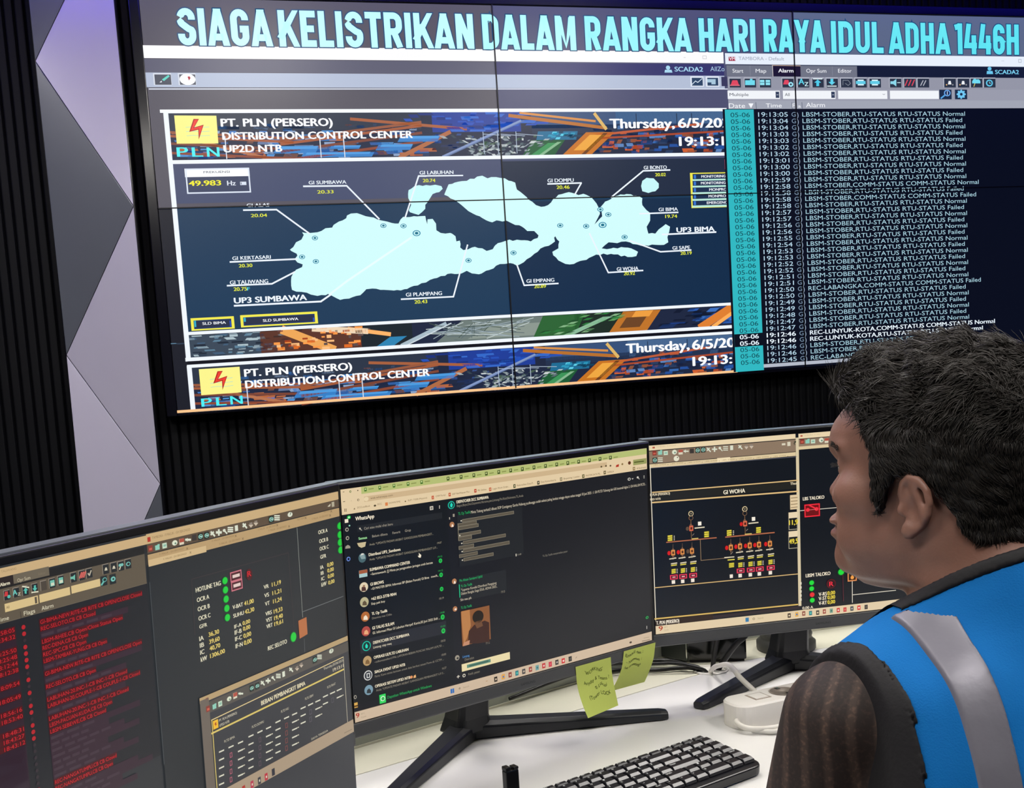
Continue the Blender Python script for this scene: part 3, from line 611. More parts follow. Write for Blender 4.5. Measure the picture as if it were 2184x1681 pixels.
ALW=[
('r',11,'e8f0fc',2.1306,1.1697,3.64,1.21),
('r',11,'141c34',2.1346,1.1245,3.64,1.1679),
('r',12,'707484',2.1346,1.1249,2.7063,1.166),
('r',11,'9496a6',2.1365,1.0774,3.64,1.1245),
('r',11,'9a9cac',2.1362,1.0339,3.64,1.0774),
('r',11,'a2a6b4',2.1364,1.0029,3.64,1.0339),
('r',11,'060b1c',2.1104,0.0,3.64,1.003),
('r',13,'a01838',2.145,1.1816,2.1736,1.1967),
('t',14,'f4e0e8','VM',2.1474,1.1844,0.0249,0.0115,2),
('t',13,'9aa2b4','TAMBORA - Default',2.1869,1.1851,0.1965,0.0129,0),
('l',13,'b0b8c8',[3.3894,1.1918,3.403,1.192],0.0013),
('f',13,'a0a8b8',3.4731,1.1858,3.4883,1.1995,0.002),
('r',13,'1c1430',2.33,1.1253,2.4535,1.1662),
('l',14,'d8b8a0',[2.33,1.1662,2.4537,1.1651],0.002),
('l',14,'f0e8e8',[2.3315,1.1662,2.332,1.1248],0.002),
('t',15,'f2f4fa','Start',2.1591,1.1381,0.0456,0.0141,1),
('t',15,'f2f4fa','Map',2.258,1.1387,0.0454,0.0142,1),
('t',15,'f2f4fa','Alarm',2.3559,1.14,0.0656,0.0143,2),
('t',15,'f2f4fa','Opr Sum',2.4785,1.1401,0.089,0.0144,1),
('t',15,'f2f4fa','Editor',2.6201,1.1408,0.0608,0.0145,1),
('l',14,'8c90a0',[2.2339,1.1629,2.2345,1.1269],0.0013),
('l',14,'8c90a0',[2.5947,1.1642,2.5948,1.1287],0.0013),
('c',14,'6cc8f0',3.3303,1.1605,0.0093,0.0076),
('p',14,'6cc8f0',[3.3155,1.1391,3.3174,1.1515,3.3445,1.1516,3.3476,1.1393],0),
('t',14,'7cd4f6','SCADA2',3.3577,1.1397,0.116,0.0166,2),
('r',12,'b8bcca',2.1414,1.083,2.1925,1.12),
('r',13,'2c3446',2.1441,1.083,2.1925,1.1162),
('p',14,'e04860',[2.1488,1.0918,2.157,1.1098,2.1776,1.1099,2.1841,1.0919],0),
('r',14,'e87080',2.1459,1.0894,2.1869,1.0931),
('r',12,'b8bcca',2.2061,1.0831,2.2577,1.1203),
('r',13,'2c3446',2.2088,1.0831,2.2577,1.1165),
('p',14,'70dcf0',[2.2107,1.092,2.2115,1.11,2.2322,1.1101,2.2324,1.1153,2.2428,1.1153,2.2426,1.1102,2.253,1.1102,2.2521,1.0921],0),
('r',12,'b8bcca',2.2705,1.0832,2.3226,1.1206),
('r',13,'2c3446',2.2733,1.0832,2.3226,1.1167),
('r',14,'90e4f4',2.2746,1.0922,2.2939,1.1116),
('r',14,'90e4f4',2.2992,1.0923,2.3185,1.1117),
('l',15,'2c6478',[2.2742,1.1019,2.319,1.102],0.002),
('r',12,'b8bcca',2.3686,1.0835,2.4214,1.121),
('r',13,'2c3446',2.3714,1.0835,2.4214,1.1172),
('p',14,'e04860',[2.375,1.0951,2.3818,1.112,2.3984,1.1121,2.4022,1.0952],0),
('c',15,'a0e8fa',2.4083,1.0952,0.0106,0.0091),
('c',16,'2c3446',2.4083,1.0952,0.0045,0.0039),
('r',12,'b8bcca',2.4367,1.0836,2.49,1.1214),
('r',13,'2c3446',2.4395,1.0836,2.49,1.1175),
('t',14,'60d8f0','A',2.4432,1.0953,0.0244,0.0222,2),
('t',14,'d0f4fc','Z',2.4688,1.0888,0.0168,0.0157,2),
('r',12,'b8bcca',2.5007,1.0838,2.5545,1.1216),
('r',13,'2c3446',2.5036,1.0838,2.5545,1.1177),
('p',14,'50ccec',[2.5208,1.089,2.5214,1.1021,2.5122,1.102,2.528,1.1139,2.5429,1.1021,2.5337,1.1021,2.5331,1.089],0),
('l',14,'e8f8fc',[2.5081,1.1164,2.5481,1.1166],0.0033),
('r',12,'b8bcca',2.5637,1.0839,2.618,1.1219),
('r',13,'2c3446',2.5666,1.0839,2.618,1.118),
('p',14,'60d4f0',[2.5851,1.1168,2.5846,1.1049,2.5754,1.1049,2.5904,1.0931,2.6063,1.105,2.597,1.105,2.5975,1.1168],0),
('l',14,'e8f8fc',[2.5701,1.0891,2.6104,1.0892],0.0033),
('r',12,'b8bcca',2.6287,1.0841,2.6835,1.1222),
('r',13,'2c3446',2.6317,1.0841,2.6835,1.1183),
('l',14,'8a92a0',[2.6401,1.0932,2.6408,1.1117,2.6642,1.1118,2.6747,1.0999,2.6634,1.092,2.6512,1.0999],0.002),
('r',12,'b8bcca',2.6935,1.0842,2.7487,1.1225),
('r',13,'2c3446',2.6965,1.0842,2.7487,1.1186),
('r',14,'d8f4fc',2.7073,1.0922,2.7348,1.1146),
('r',15,'60cce8',2.6993,1.0975,2.7429,1.1093),
('r',12,'b8bcca',2.758,1.0844,2.8137,1.1228),
('r',13,'2c3446',2.761,1.0844,2.8137,1.1188),
('r',14,'d8f4fc',2.7719,1.0923,2.7997,1.1149),
('r',15,'60cce8',2.7638,1.0977,2.8078,1.1095),
('r',12,'b8bcca',2.8517,1.0846,2.9081,1.1233),
('r',13,'2c3446',2.8547,1.0846,2.9081,1.1193),
('p',14,'8cd8ec',[2.8576,1.1086,2.8704,1.1086,2.8851,1.118,2.8841,1.0886,2.87,1.0979,2.8572,1.0979],0),
('l',14,'d0f0f8',[2.8894,1.1033,2.9039,1.1034],0.0026),
('r',12,'b8bcca',2.9182,1.0847,2.9751,1.1236),
('r',13,'2c3446',2.9213,1.0847,2.9751,1.1195),
('l',14,'e0485c',[2.9253,1.0927,2.9372,1.1142],0.0046),
('l',14,'e0485c',[2.9414,1.0927,2.9534,1.1143],0.0046),
('l',14,'e0485c',[2.9576,1.0928,2.9695,1.1144],0.0046),
('r',12,'b8bcca',2.9812,1.0849,3.0386,1.1238),
('r',13,'2c3446',2.9843,1.0849,3.0386,1.1198),
('l',14,'b8bcc8',[2.9981,1.0929,3.0101,1.1118],0.0039),
('l',14,'b8bcc8',[3.0111,1.0929,3.0231,1.1119],0.0039),
('r',12,'b8bcca',3.1069,1.0852,3.1654,1.1244),
('r',13,'2c3446',3.1101,1.0852,3.1654,1.1204),
('p',14,'f0f2f6',[3.1276,1.0973,3.1313,1.1109,3.1412,1.111,3.1442,1.0974],0),
('c',14,'f0c080',3.121,1.0959,0.0033,0.0027),
('c',14,'a0a0a8',3.1507,1.096,0.0033,0.0027),
('r',12,'b8bcca',3.1714,1.0853,3.2303,1.1247),
('r',13,'2c3446',3.1746,1.0853,3.2303,1.1206),
('p',14,'f0f2f6',[3.1922,1.0975,3.1959,1.1112,3.2059,1.1112,3.2089,1.0976],0),
('c',14,'f0c080',3.1856,1.0961,0.0033,0.0027),
('c',14,'a0a0a8',3.2155,1.0962,0.0033,0.0027),
('r',12,'b8bcca',3.2346,1.0855,3.294,1.125),
('r',13,'2c3446',3.2378,1.0855,3.294,1.1209),
('c',14,'70d8f0',3.2577,1.1114,0.0109,0.0089),
('c',14,'70d8f0',3.2727,1.1101,0.0101,0.0082),
('r',14,'70d8f0',3.2443,1.1019,3.2843,1.1114),
('l',15,'f0e070',[3.2575,1.1018,3.2521,1.0895],0.0026),
('r',12,'b8bcca',3.2983,1.0856,3.3582,1.1253),
('r',13,'2c3446',3.3016,1.0856,3.3582,1.1212),
('c',14,'60c8ec',3.3282,1.1034,0.0169,0.0138),
('c',15,'2c3446',3.3282,1.1034,0.011,0.0089),
('l',16,'a0e8fa',[3.3283,1.1089,3.3281,1.1027,3.3349,1.1028],0.002),
('r',12,'f2f5fa',2.1346,1.0404,2.3591,1.0713),
('t',14,'404654','Multiple',2.1424,1.0511,0.0811,0.0116,1),
('r',13,'34405c',2.3407,1.0443,2.3562,1.0677),
('l',14,'c0c8d4',[2.3447,1.056,2.3522,1.056],0.002),
('r',12,'f2f5fa',2.3725,1.0403,2.6054,1.0717),
('t',14,'404654','All',2.3807,1.0511,0.0212,0.0117,1),
('r',13,'34405c',2.5863,1.0443,2.6025,1.068),
('l',14,'c0c8d4',[2.5905,1.0562,2.5983,1.0562],0.002),
('r',12,'f2f5fa',2.6175,1.0402,2.8417,1.072),
('r',12,'f2f5fa',2.854,1.0401,3.0832,1.0724),
('l',14,'a0a4ac',[2.82,1.059,2.8263,1.0563,2.8312,1.0596],0.002),
('r',13,'1c2c48',3.0859,1.0387,3.1442,1.0768),
('r',13,'1c2c48',3.1602,1.0387,3.2191,1.077),
('c',14,'6ca8ec',3.1234,1.0633,0.0157,0.0129),
('c',15,'10204c',3.1234,1.0633,0.0107,0.0089),
('l',16,'d0e4fa',[3.1236,1.0694,3.1232,1.0572],0.0033),
('l',14,'58a8e8',[3.1099,1.0537,3.0932,1.0428],0.0059),
('c',14,'70c8f4',3.1904,1.0586,0.0175,0.0144),
('c',15,'1c2c48',3.1904,1.0586,0.0067,0.0055),
('c',14,'70c8f4',3.2087,1.0586,0.0042,0.0034),
('c',14,'70c8f4',3.2031,1.0479,0.0042,0.0034),
('c',14,'70c8f4',3.19,1.0435,0.0042,0.0034),
('c',14,'70c8f4',3.1772,1.0479,0.0042,0.0034),
('c',14,'70c8f4',3.1721,1.0586,0.0042,0.0034),
('c',14,'70c8f4',3.1778,1.0692,0.0042,0.0034),
('c',14,'70c8f4',3.1908,1.0736,0.0042,0.0034),
('c',14,'70c8f4',3.2036,1.0692,0.0042,0.0034),
('t',14,'f6f8fc','Date',2.1374,1.0063,0.0693,0.018,1),
('p',14,'f6f8fc',[2.2208,1.0236,2.2431,1.0236,2.2318,1.0055],0),
('t',14,'f6f8fc','Time',2.2961,1.0082,0.0692,0.0156,1),
('t',14,'f6f8fc','Fl',2.4122,1.0077,0.0167,0.0157,1),
('t',14,'f6f8fc','a',2.4365,1.0076,0.0122,0.0118,1),
('t',14,'f6f8fc','Alarm',2.4716,1.0091,0.0846,0.0171,1),
('l',14,'4c5468',[2.2537,1.0275,2.2548,1.0029],0.002),
('l',14,'4c5468',[2.4099,1.0273,2.4112,1.0024],0.002),
('l',14,'4c5468',[2.4541,1.0273,2.4553,1.0023],0.002),
('r',13,'b4bac8',2.2425,0.0093,3.64,0.0227),
]
ALARM={'z0': 0.9734,'z1': 0.0271,'xa': 2.4542,'xt': 2.2613,'wt': 0.1288,'xd': 2.143,'wd': 0.0824,'xc0': 2.1196,'xc1': 2.2429,'xg': 2.4068,'wN': 0.752,'h': 0.0171,'rows': [['19:13:05',0,'N'],['19:13:04',0,'F'],['19:13:04',0,'N'],['19:13:03',0,'F'],['19:13:03',0,'N'],['19:13:02',0,'F'],['19:13:02',0,'N'],['19:13:01',0,'F'],['19:13:00',0,'N'],['19:13:00',0,'F'],['19:12:59',0,'N'],['19:12:58',1,'N'],['19:12:58',0,'F'],['19:12:58',1,'F'],['19:12:58',0,'N'],['19:12:57',0,'F'],['19:12:57',0,'N'],['19:12:56',0,'F'],['19:12:56',0,'N'],['19:12:55',0,'F'],['19:12:54',0,'N'],['19:12:53',0,'F'],['19:12:53',0,'N'],['19:12:52',0,'F'],['19:12:52',0,'N'],['19:12:51',0,'F'],['19:12:51',0,'N'],['19:12:50',2,'F'],['19:12:50',0,'F'],['19:12:49',0,'N'],['19:12:49',0,'F'],['19:12:48',0,'N'],['19:12:47',0,'F'],['19:12:47',0,'N'],['19:12:46',3,'N'],['19:12:46',4,'N'],['19:12:46',0,'F'],['19:12:46',0,'N'],['19:12:45',5,'F']]}
LEFT=[
('r',0,'2b2e31',0,0,0.5272,0.2965),
('r',2,'c9ab7e',0,0.2862,0.5272,0.2946),
('r',2,'1f1f1e',0,0.2774,0.2091,0.2847),
('r',3,'6b6252',0,0.2793,0.0971,0.2871),
('r',4,'2a2220',0,0.2792,0.06,0.287),
('r',2,'5f5546',0,0.2485,0.2091,0.2777),
('r',3,'6b6252',0,0.2492,0.2091,0.2498),
('r',3,'1d1f23',0,0.0803,0.2091,0.2493),
('t',4,'a08660','TALIWANG',0.0488,0.2908,0.0151,0.002,0),
('t',5,'e8e0c4','Alarm',0.0464,0.2799,0.0096,0.0029,2),
('t',5,'c8bca0','Opr Sum',0.0636,0.2801,0.0131,0.0029,1),
('t',5,'7c725e','Editor',0.0853,0.2816,0.0076,0.0021,0),
('r',4,'90867a',0.049,0.2676,0.055,0.2758),
('r',5,'24282a',0.0493,0.2676,0.055,0.2753),
('p',6,'c83a3c',[0.0492,0.271,0.0503,0.2748,0.053,0.2746,0.0529,0.2708],0),
('c',7,'5cb8ac',0.0535,0.2701,0.0016,0.0014),
('r',4,'90867a',0.0583,0.2679,0.0644,0.2762),
('r',5,'24282a',0.0587,0.2679,0.0644,0.2756),
('t',6,'6cc8bc','A',0.0578,0.27,0.0041,0.0045,2),
('t',6,'d8d4b8','Z',0.0625,0.2688,0.0028,0.0025,2),
('r',4,'90867a',0.0675,0.2674,0.0737,0.2757),
('r',5,'24282a',0.0678,0.2674,0.0737,0.2752),
('p',6,'58bcac',[0.0694,0.2693,0.0697,0.2716,0.0683,0.2718,0.0709,0.274,0.073,0.2713,0.0716,0.2715,0.0713,0.2686],0),
('l',6,'e0dcc0',[0.0679,0.2756,0.0741,0.2735],0.0011),
('r',4,'90867a',0.077,0.2674,0.0833,0.2758),
('r',5,'24282a',0.0773,0.2674,0.0833,0.2753),
('p',6,'58bcac',[0.0795,0.274,0.0792,0.2717,0.0778,0.2719,0.0799,0.2689,0.0826,0.2713,0.0812,0.2715,0.0814,0.274],0),
('l',6,'e0dcc0',[0.0766,0.2686,0.0831,0.268],0.0011),
('r',4,'90867a',0.0863,0.2678,0.0928,0.2763),
('r',5,'4c443a',0.0867,0.2678,0.0928,0.2757),
('r',4,'90867a',0.0954,0.268,0.102,0.2765),
('r',5,'24282a',0.0958,0.268,0.102,0.276),
('r',6,'70bca8',0.0964,0.2695,0.1011,0.2747),
('r',7,'d0d4bc',0.097,0.27,0.1004,0.2725),
('r',4,'90867a',0.1047,0.2685,0.1114,0.2771),
('r',5,'24282a',0.1051,0.2685,0.1114,0.2765),
('r',6,'70bca8',0.1057,0.27,0.1105,0.2752),
('r',7,'d0d4bc',0.1064,0.2705,0.1098,0.273),
('r',4,'90867a',0.1187,0.2683,0.1256,0.2771),
('r',5,'24282a',0.1191,0.2683,0.1256,0.2765),
('p',6,'70b8a4',[0.1188,0.2736,0.1215,0.2735,0.124,0.2749,0.1234,0.2696,0.1213,0.2712,0.1185,0.2715],0),
('r',4,'90867a',0.1282,0.2682,0.1352,0.2771),
('r',5,'24282a',0.1286,0.2682,0.1352,0.2765),
('l',6,'c86058',[0.1289,0.2707,0.1314,0.2748],0.0018),
('l',6,'c86058',[0.1311,0.2707,0.1336,0.2748],0.0018),
('l',6,'c86058',[0.1333,0.2706,0.1358,0.2747],0.0018),
('r',4,'90867a',0.1366,0.2684,0.1437,0.2773),
('r',5,'24282a',0.137,0.2684,0.1437,0.2767),
('l',6,'b4ac98',[0.1386,0.2727,0.14,0.2709,0.1423,0.2746],0.0014),
('r',4,'90867a',0.1559,0.2683,0.1633,0.2774),
('r',5,'24282a',0.1563,0.2683,0.1633,0.2768),
('p',6,'ccc4ac',[0.1577,0.2715,0.1589,0.2741,0.1606,0.2741,0.1614,0.2712],0),
('r',4,'90867a',0.1653,0.2681,0.1728,0.2772),
('r',5,'24282a',0.1657,0.2681,0.1728,0.2766),
('p',6,'ccc4ac',[0.1671,0.2712,0.1684,0.2739,0.1701,0.2738,0.171,0.271],0),
('r',4,'90867a',0.174,0.2676,0.1817,0.2768),
('r',5,'24282a',0.1745,0.2676,0.1817,0.2762),
('c',6,'78bcb0',0.1768,0.273,0.0018,0.0014),
('c',6,'78bcb0',0.1792,0.273,0.0018,0.0014),
('l',6,'d8d0b0',[0.1772,0.2716,0.1758,0.2693],0.0012),
('r',4,'90867a',0.183,0.2678,0.1908,0.2771),
('r',5,'24282a',0.1834,0.2678,0.1908,0.2765),
('c',6,'78c0b4',0.1869,0.2723,0.0027,0.002),
('c',7,'24282a',0.1869,0.2723,0.0017,0.0013),
('r',5,'d6bd88',0.0489,0.2578,0.0826,0.2648),
('r',5,'d6bd88',0.0841,0.258,0.1171,0.265),
('r',5,'d6bd88',0.1187,0.2585,0.1518,0.2654),
('t',6,'6c5c40','All',0.0501,0.2604,0.003,0.0023,0),
('r',6,'5a5044',0.079,0.2585,0.0812,0.264),
('r',5,'222a2c',0.1525,0.258,0.1601,0.267),
('r',5,'222a2c',0.1631,0.2574,0.1708,0.2665),
('c',6,'68b0a8',0.157,0.2634,0.0027,0.0021),
('c',7,'1c3030',0.157,0.2634,0.0018,0.0014),
('l',6,'68b8ac',[0.1553,0.2615,0.153,0.2595],0.0018),
('c',6,'74bcb0',0.1671,0.262,0.0029,0.0023),
('c',7,'222a2c',0.1671,0.262,0.0011,0.0009),
('t',5,'dcd4b8','Time',0.04,0.2511,0.0119,0.0034,1),
('t',5,'dcd4b8','Flags',0.0669,0.2509,0.0116,0.0036,1),
('t',5,'dcd4b8','Alarm',0.0853,0.2511,0.0126,0.0036,1),
('l',5,'3c3630',[0.0636,0.2551,0.0638,0.2497],0.0006),
('r',4,'4a0c12',0.0817,0.2388,0.2019,0.2442),
('t',5,'c4242c','GI-BIMA-NEW.RITE-CB RITE CB OPEN/CLOSE Closed',0.0827,0.2397,0.1182,0.0035,1),
('c',5,'b02028',0.0653,0.2414,0.002,0.0019),
('r',4,'4a0c12',0,0.2388,0.0572,0.2442),
('t',5,'c4242c','18:58:05',0.0355,0.2397,0.0207,0.0035,1),
('r',4,'4a0c12',0.0817,0.2331,0.1441,0.2385),
('t',5,'c4242c','REC-SELOTO,CB CB Closed',0.0827,0.234,0.0604,0.0035,1),
('c',5,'b02028',0.0653,0.2357,0.002,0.0019),
('r',4,'4a0c12',0,0.2331,0.0572,0.2385),
('t',5,'c4242c','18:34:32',0.0355,0.234,0.0207,0.0035,1),
('r',4,'33202c',0.0817,0.2273,0.1825,0.233),
('r',5,'40303a',0.0827,0.2286,0.0957,0.2311),
('r',5,'40303a',0.0994,0.2286,0.1123,0.2311),
('r',5,'40303a',0.116,0.2286,0.129,0.2311),
('r',5,'40303a',0.1326,0.2286,0.1456,0.2311),
('r',5,'40303a',0.1493,0.2286,0.1622,0.2311),
('c',5,'342a30',0.0653,0.23,0.0016,0.0015),
('r',4,'2c1a26',0,0.2273,0.0572,0.233),
('r',4,'4a0c12',0.0817,0.2218,0.1757,0.2272),
('t',5,'c4242c','LBSM-RHEE,CB Open/Close Status Open',0.0827,0.2226,0.0919,0.0035,1),
('c',5,'b02028',0.0653,0.2243,0.002,0.0019),
('r',4,'4a0c12',0,0.2218,0.0572,0.2272),
('t',5,'c4242c','18:25:50',0.0355,0.2226,0.0207,0.0035,1),
('r',4,'4a0c12',0.0817,0.2161,0.1336,0.2215),
('t',5,'c4242c','REC-DENA,CB CB Open',0.0827,0.217,0.0499,0.0035,1),
('c',5,'b02028',0.0653,0.2187,0.002,0.0019),
('r',4,'4a0c12',0,0.2161,0.0572,0.2215),
('t',5,'c4242c','18:25:48',0.0355,0.217,0.0207,0.0035,1),
('r',4,'4a0c12',0.0817,0.2104,0.131,0.2158),
('t',5,'c4242c','REC-SPC,CB CB Open',0.0827,0.2113,0.0473,0.0035,1),
('c',5,'b02028',0.0653,0.213,0.002,0.0019),
('r',4,'4a0c12',0,0.2104,0.0572,0.2158),
('t',5,'c4242c','18:12:44',0.0355,0.2113,0.0207,0.0035,1),
('r',4,'4a0c12',0.0817,0.2048,0.1546,0.2102),
('t',5,'c4242c','LBSM-TAMBAK-YUNG,CB CB Open',0.0827,0.2056,0.0709,0.0035,1),
('c',5,'b02028',0.0653,0.2073,0.002,0.0019),
('r',4,'4a0c12',0,0.2048,0.0572,0.2102),
('t',5,'c4242c','18:12:38',0.0355,0.2056,0.0207,0.0035,1),
('r',4,'33202c',0.0817,0.1989,0.1589,0.2046),
('r',5,'40303a',0.0827,0.2002,0.0926,0.2028),
('r',5,'40303a',0.0954,0.2002,0.1053,0.2028),
('r',5,'40303a',0.1081,0.2002,0.118,0.2028),
('r',5,'40303a',0.1208,0.2002,0.1307,0.2028),
('c',5,'342a30',0.0653,0.2016,0.0016,0.0015),
('r',4,'2c1a26',0,0.1989,0.0572,0.2046),
('r',4,'4a0c12',0.0817,0.1934,0.1967,0.1988),
('t',5,'c4242c','GI-BIMA-NEW.RITE-CB RITE CB OPEN/CLOSE Open',0.0827,0.1943,0.1129,0.0035,1),
('c',5,'b02028',0.0653,0.196,0.002,0.0019),
('r',4,'4a0c12',0,0.1934,0.0572,0.1988),
('t',5,'c4242c','18:09:54',0.0355,0.1943,0.0207,0.0035,1),
('r',4,'33202c',0.0817,0.1876,0.1957,0.1932),
('r',5,'40303a',0.0827,0.1889,0.0974,0.1914),
('r',5,'40303a',0.1016,0.1889,0.1162,0.1914),
('r',5,'40303a',0.1204,0.1889,0.1351,0.1914),
('c',5,'342a30',0.0653,0.1903,0.0016,0.0015),
('r',4,'2c1a26',0,0.1876,0.0572,0.1932),
('r',4,'4a0c12',0.0817,0.1821,0.1389,0.1875),
('t',5,'c4242c','REC-SELOTO,CB CB Open',0.0827,0.1829,0.0552,0.0035,1),
('c',5,'b02028',0.0653,0.1846,0.002,0.0019),
('r',4,'4a0c12',0,0.1821,0.0572,0.1875),
('t',5,'c4242c','18:05:49',0.0355,0.1829,0.0207,0.0035,1),
('r',4,'33202c',0.0817,0.1762,0.1747,0.1819),
('r',5,'40303a',0.0827,0.1775,0.0947,0.1801),
('r',5,'40303a',0.0981,0.1775,0.11,0.1801),
('r',5,'40303a',0.1134,0.1775,0.1253,0.1801),
('r',5,'40303a',0.1287,0.1775,0.1406,0.1801),
('r',5,'40303a',0.144,0.1775,0.156,0.1801),
('c',5,'342a30',0.0653,0.1789,0.0016,0.0015),
('r',4,'2c1a26',0,0.1762,0.0572,0.1819),
('r',4,'4a0c12',0.0817,0.1707,0.1757,0.1761),
('t',5,'c4242c','LABUHAN-20.INC-1-CB INC-1-CB Closed',0.0827,0.1716,0.0919,0.0035,1),
('c',5,'b02028',0.0653,0.1733,0.002,0.0019),
('r',4,'4a0c12',0,0.1707,0.0572,0.1761),
('t',5,'c4242c','18:56:16',0.0355,0.1716,0.0207,0.0035,1),
('r',4,'4a0c12',0.0817,0.165,0.1914,0.1704),
('t',5,'c4242c','LABUHAN-20.COUPLE-1-CB COUPLE-1-CB Closed',0.0827,0.1659,0.1077,0.0035,1),
('c',5,'b02028',0.0653,0.1676,0.002,0.0019),
('r',4,'4a0c12',0,0.165,0.0572,0.1704),
('t',5,'c4242c','18:53:40',0.0355,0.1659,0.0207,0.0035,1),
('r',4,'33202c',0.0817,0.1592,0.172,0.1649),
('r',5,'40303a',0.0827,0.1605,0.0943,0.1631),
('r',5,'40303a',0.0976,0.1605,0.1092,0.1631),
('r',5,'40303a',0.1125,0.1605,0.1241,0.1631),
('r',5,'40303a',0.1274,0.1605,0.139,0.1631),
('r',5,'40303a',0.1423,0.1605,0.1539,0.1631),
('c',5,'342a30',0.0653,0.1619,0.0016,0.0015),
('r',4,'2c1a26',0,0.1592,0.0572,0.1649),
('r',4,'4a0c12',0.0817,0.1537,0.1757,0.1591),
('t',5,'c4242c','LABUHAN-20.INC-1-CB INC-1-CB Closed',0.0827,0.1546,0.0919,0.0035,1),
('c',5,'b02028',0.0653,0.1563,0.002,0.0019),
('r',4,'4a0c12',0,0.1537,0.0572,0.1591),
('t',5,'c4242c','18:48:31',0.0355,0.1546,0.0207,0.0035,1),
('r',4,'4a0c12',0.0817,0.148,0.1546,0.1534),
('t',5,'c4242c','LBSM-PACUAN-KUDA,CB CB Open',0.0827,0.1489,0.0709,0.0035,1),
('c',5,'b02028',0.0653,0.1506,0.002,0.0019),
('r',4,'4a0c12',0,0.148,0.0572,0.1534),
('t',5,'c4242c','18:43:27',0.0355,0.1489,0.0207,0.0035,1),
('r',4,'4a0c12',0.0817,0.1424,0.1468,0.1477),
('t',5,'c4242c','LBSM-SEBEWE,CB CB Closed',0.0827,0.1432,0.063,0.0035,1),
('c',5,'b02028',0.0653,0.1449,0.002,0.0019),
('r',4,'4a0c12',0,0.1424,0.0572,0.1477),
('t',5,'c4242c','18:43:12',0.0355,0.1432,0.0207,0.0035,1),
('r',4,'33202c',0.0817,0.1365,0.1878,0.1422),
('r',5,'40303a',0.0827,0.1378,0.0964,0.1404),
('r',5,'40303a',0.1002,0.1378,0.1139,0.1404),
('r',5,'40303a',0.1178,0.1378,0.1314,0.1404),
('c',5,'342a30',0.0653,0.1392,0.0016,0.0015),
('r',4,'2c1a26',0,0.1365,0.0572,0.1422),
('r',4,'30222e',0.0142,0.1365,0.0562,0.1422),
('r',4,'33202c',0.0817,0.1308,0.1484,0.1365),
('r',5,'40303a',0.0827,0.1321,0.0913,0.1347),
('r',5,'40303a',0.0937,0.1321,0.1022,0.1347),
('r',5,'40303a',0.1046,0.1321,0.1132,0.1347),
('r',5,'40303a',0.1156,0.1321,0.1241,0.1347),
('c',5,'342a30',0.0653,0.1336,0.0016,0.0015),
('r',4,'2c1a26',0,0.1308,0.0572,0.1365),
('r',4,'30222e',0.0142,0.1308,0.0562,0.1365),
('r',4,'33202c',0.0817,0.1252,0.1668,0.1308),
('r',5,'40303a',0.0827,0.1265,0.0937,0.129),
('r',5,'40303a',0.0967,0.1265,0.1077,0.129),
('r',5,'40303a',0.1108,0.1265,0.1217,0.129),
('r',5,'40303a',0.1248,0.1265,0.1357,0.129),
('r',5,'40303a',0.1388,0.1265,0.1497,0.129),
('c',5,'342a30',0.0653,0.1279,0.0016,0.0015),
('r',4,'2c1a26',0,0.1252,0.0572,0.1308),
('r',4,'30222e',0.0142,0.1252,0.0562,0.1308),
('r',4,'33202c',0.0817,0.1195,0.1852,0.1252),
('r',5,'40303a',0.0827,0.1208,0.0961,0.1234),
('r',5,'40303a',0.0998,0.1208,0.1131,0.1234),
('r',5,'40303a',0.1169,0.1208,0.1302,0.1234),
('c',5,'342a30',0.0653,0.1222,0.0016,0.0015),
('r',4,'2c1a26',0,0.1195,0.0572,0.1252),
('r',4,'30222e',0.0142,0.1195,0.0562,0.1252),
('r',4,'33202c',0.0817,0.1138,0.1458,0.1195),
('r',5,'40303a',0.0827,0.1151,0.0909,0.1177),
('r',5,'40303a',0.0932,0.1151,0.1014,0.1177),
('r',5,'40303a',0.1037,0.1151,0.1119,0.1177),
('r',5,'40303a',0.1143,0.1151,0.1224,0.1177),
('c',5,'342a30',0.0653,0.1165,0.0016,0.0015),
('r',4,'2c1a26',0,0.1138,0.0572,0.1195),
('r',4,'30222e',0.0142,0.1138,0.0562,0.1195),
('r',4,'33202c',0.0817,0.1081,0.1642,0.1138),
('r',5,'40303a',0.0827,0.1095,0.0933,0.112),
('r',5,'40303a',0.0963,0.1095,0.1069,0.112),
('r',5,'40303a',0.1099,0.1095,0.1205,0.112),
('r',5,'40303a',0.1234,0.1095,0.134,0.112),
('r',5,'40303a',0.137,0.1095,0.1476,0.112),
('c',5,'342a30',0.0653,0.1109,0.0016,0.0015),
('r',4,'2c1a26',0,0.1081,0.0572,0.1138),
('r',4,'30222e',0.0142,0.1081,0.0562,0.1138),
('r',4,'33202c',0.0817,0.1025,0.1825,0.1081),
('r',5,'40303a',0.0827,0.1038,0.0957,0.1063),
('r',5,'40303a',0.0994,0.1038,0.1123,0.1063),
('r',5,'40303a',0.116,0.1038,0.129,0.1063),
('c',5,'342a30',0.0653,0.1052,0.0016,0.0015),
('r',4,'2c1a26',0,0.1025,0.0572,0.1081),
('r',4,'30222e',0.0142,0.1025,0.0562,0.1081),
('r',4,'4a0c12',0.0817,0.097,0.1546,0.1024),
('t',5,'c4242c','REC-NANGATUMPU,CB CB Closed',0.0827,0.0978,0.0709,0.0035,1),
('c',5,'b02028',0.0653,0.0995,0.002,0.0019),
('r',4,'30222e',0.0142,0.0968,0.0562,0.1025),
('r',4,'4a0c12',0.0817,0.0913,0.1494,0.0967),
('t',5,'c4242c','REC-NANGATUMPU,CB CB Open',0.0827,0.0921,0.0657,0.0035,1),
('c',5,'b02028',0.0653,0.0939,0.002,0.0019),
('r',4,'30222e',0.0142,0.0911,0.0562,0.0968),
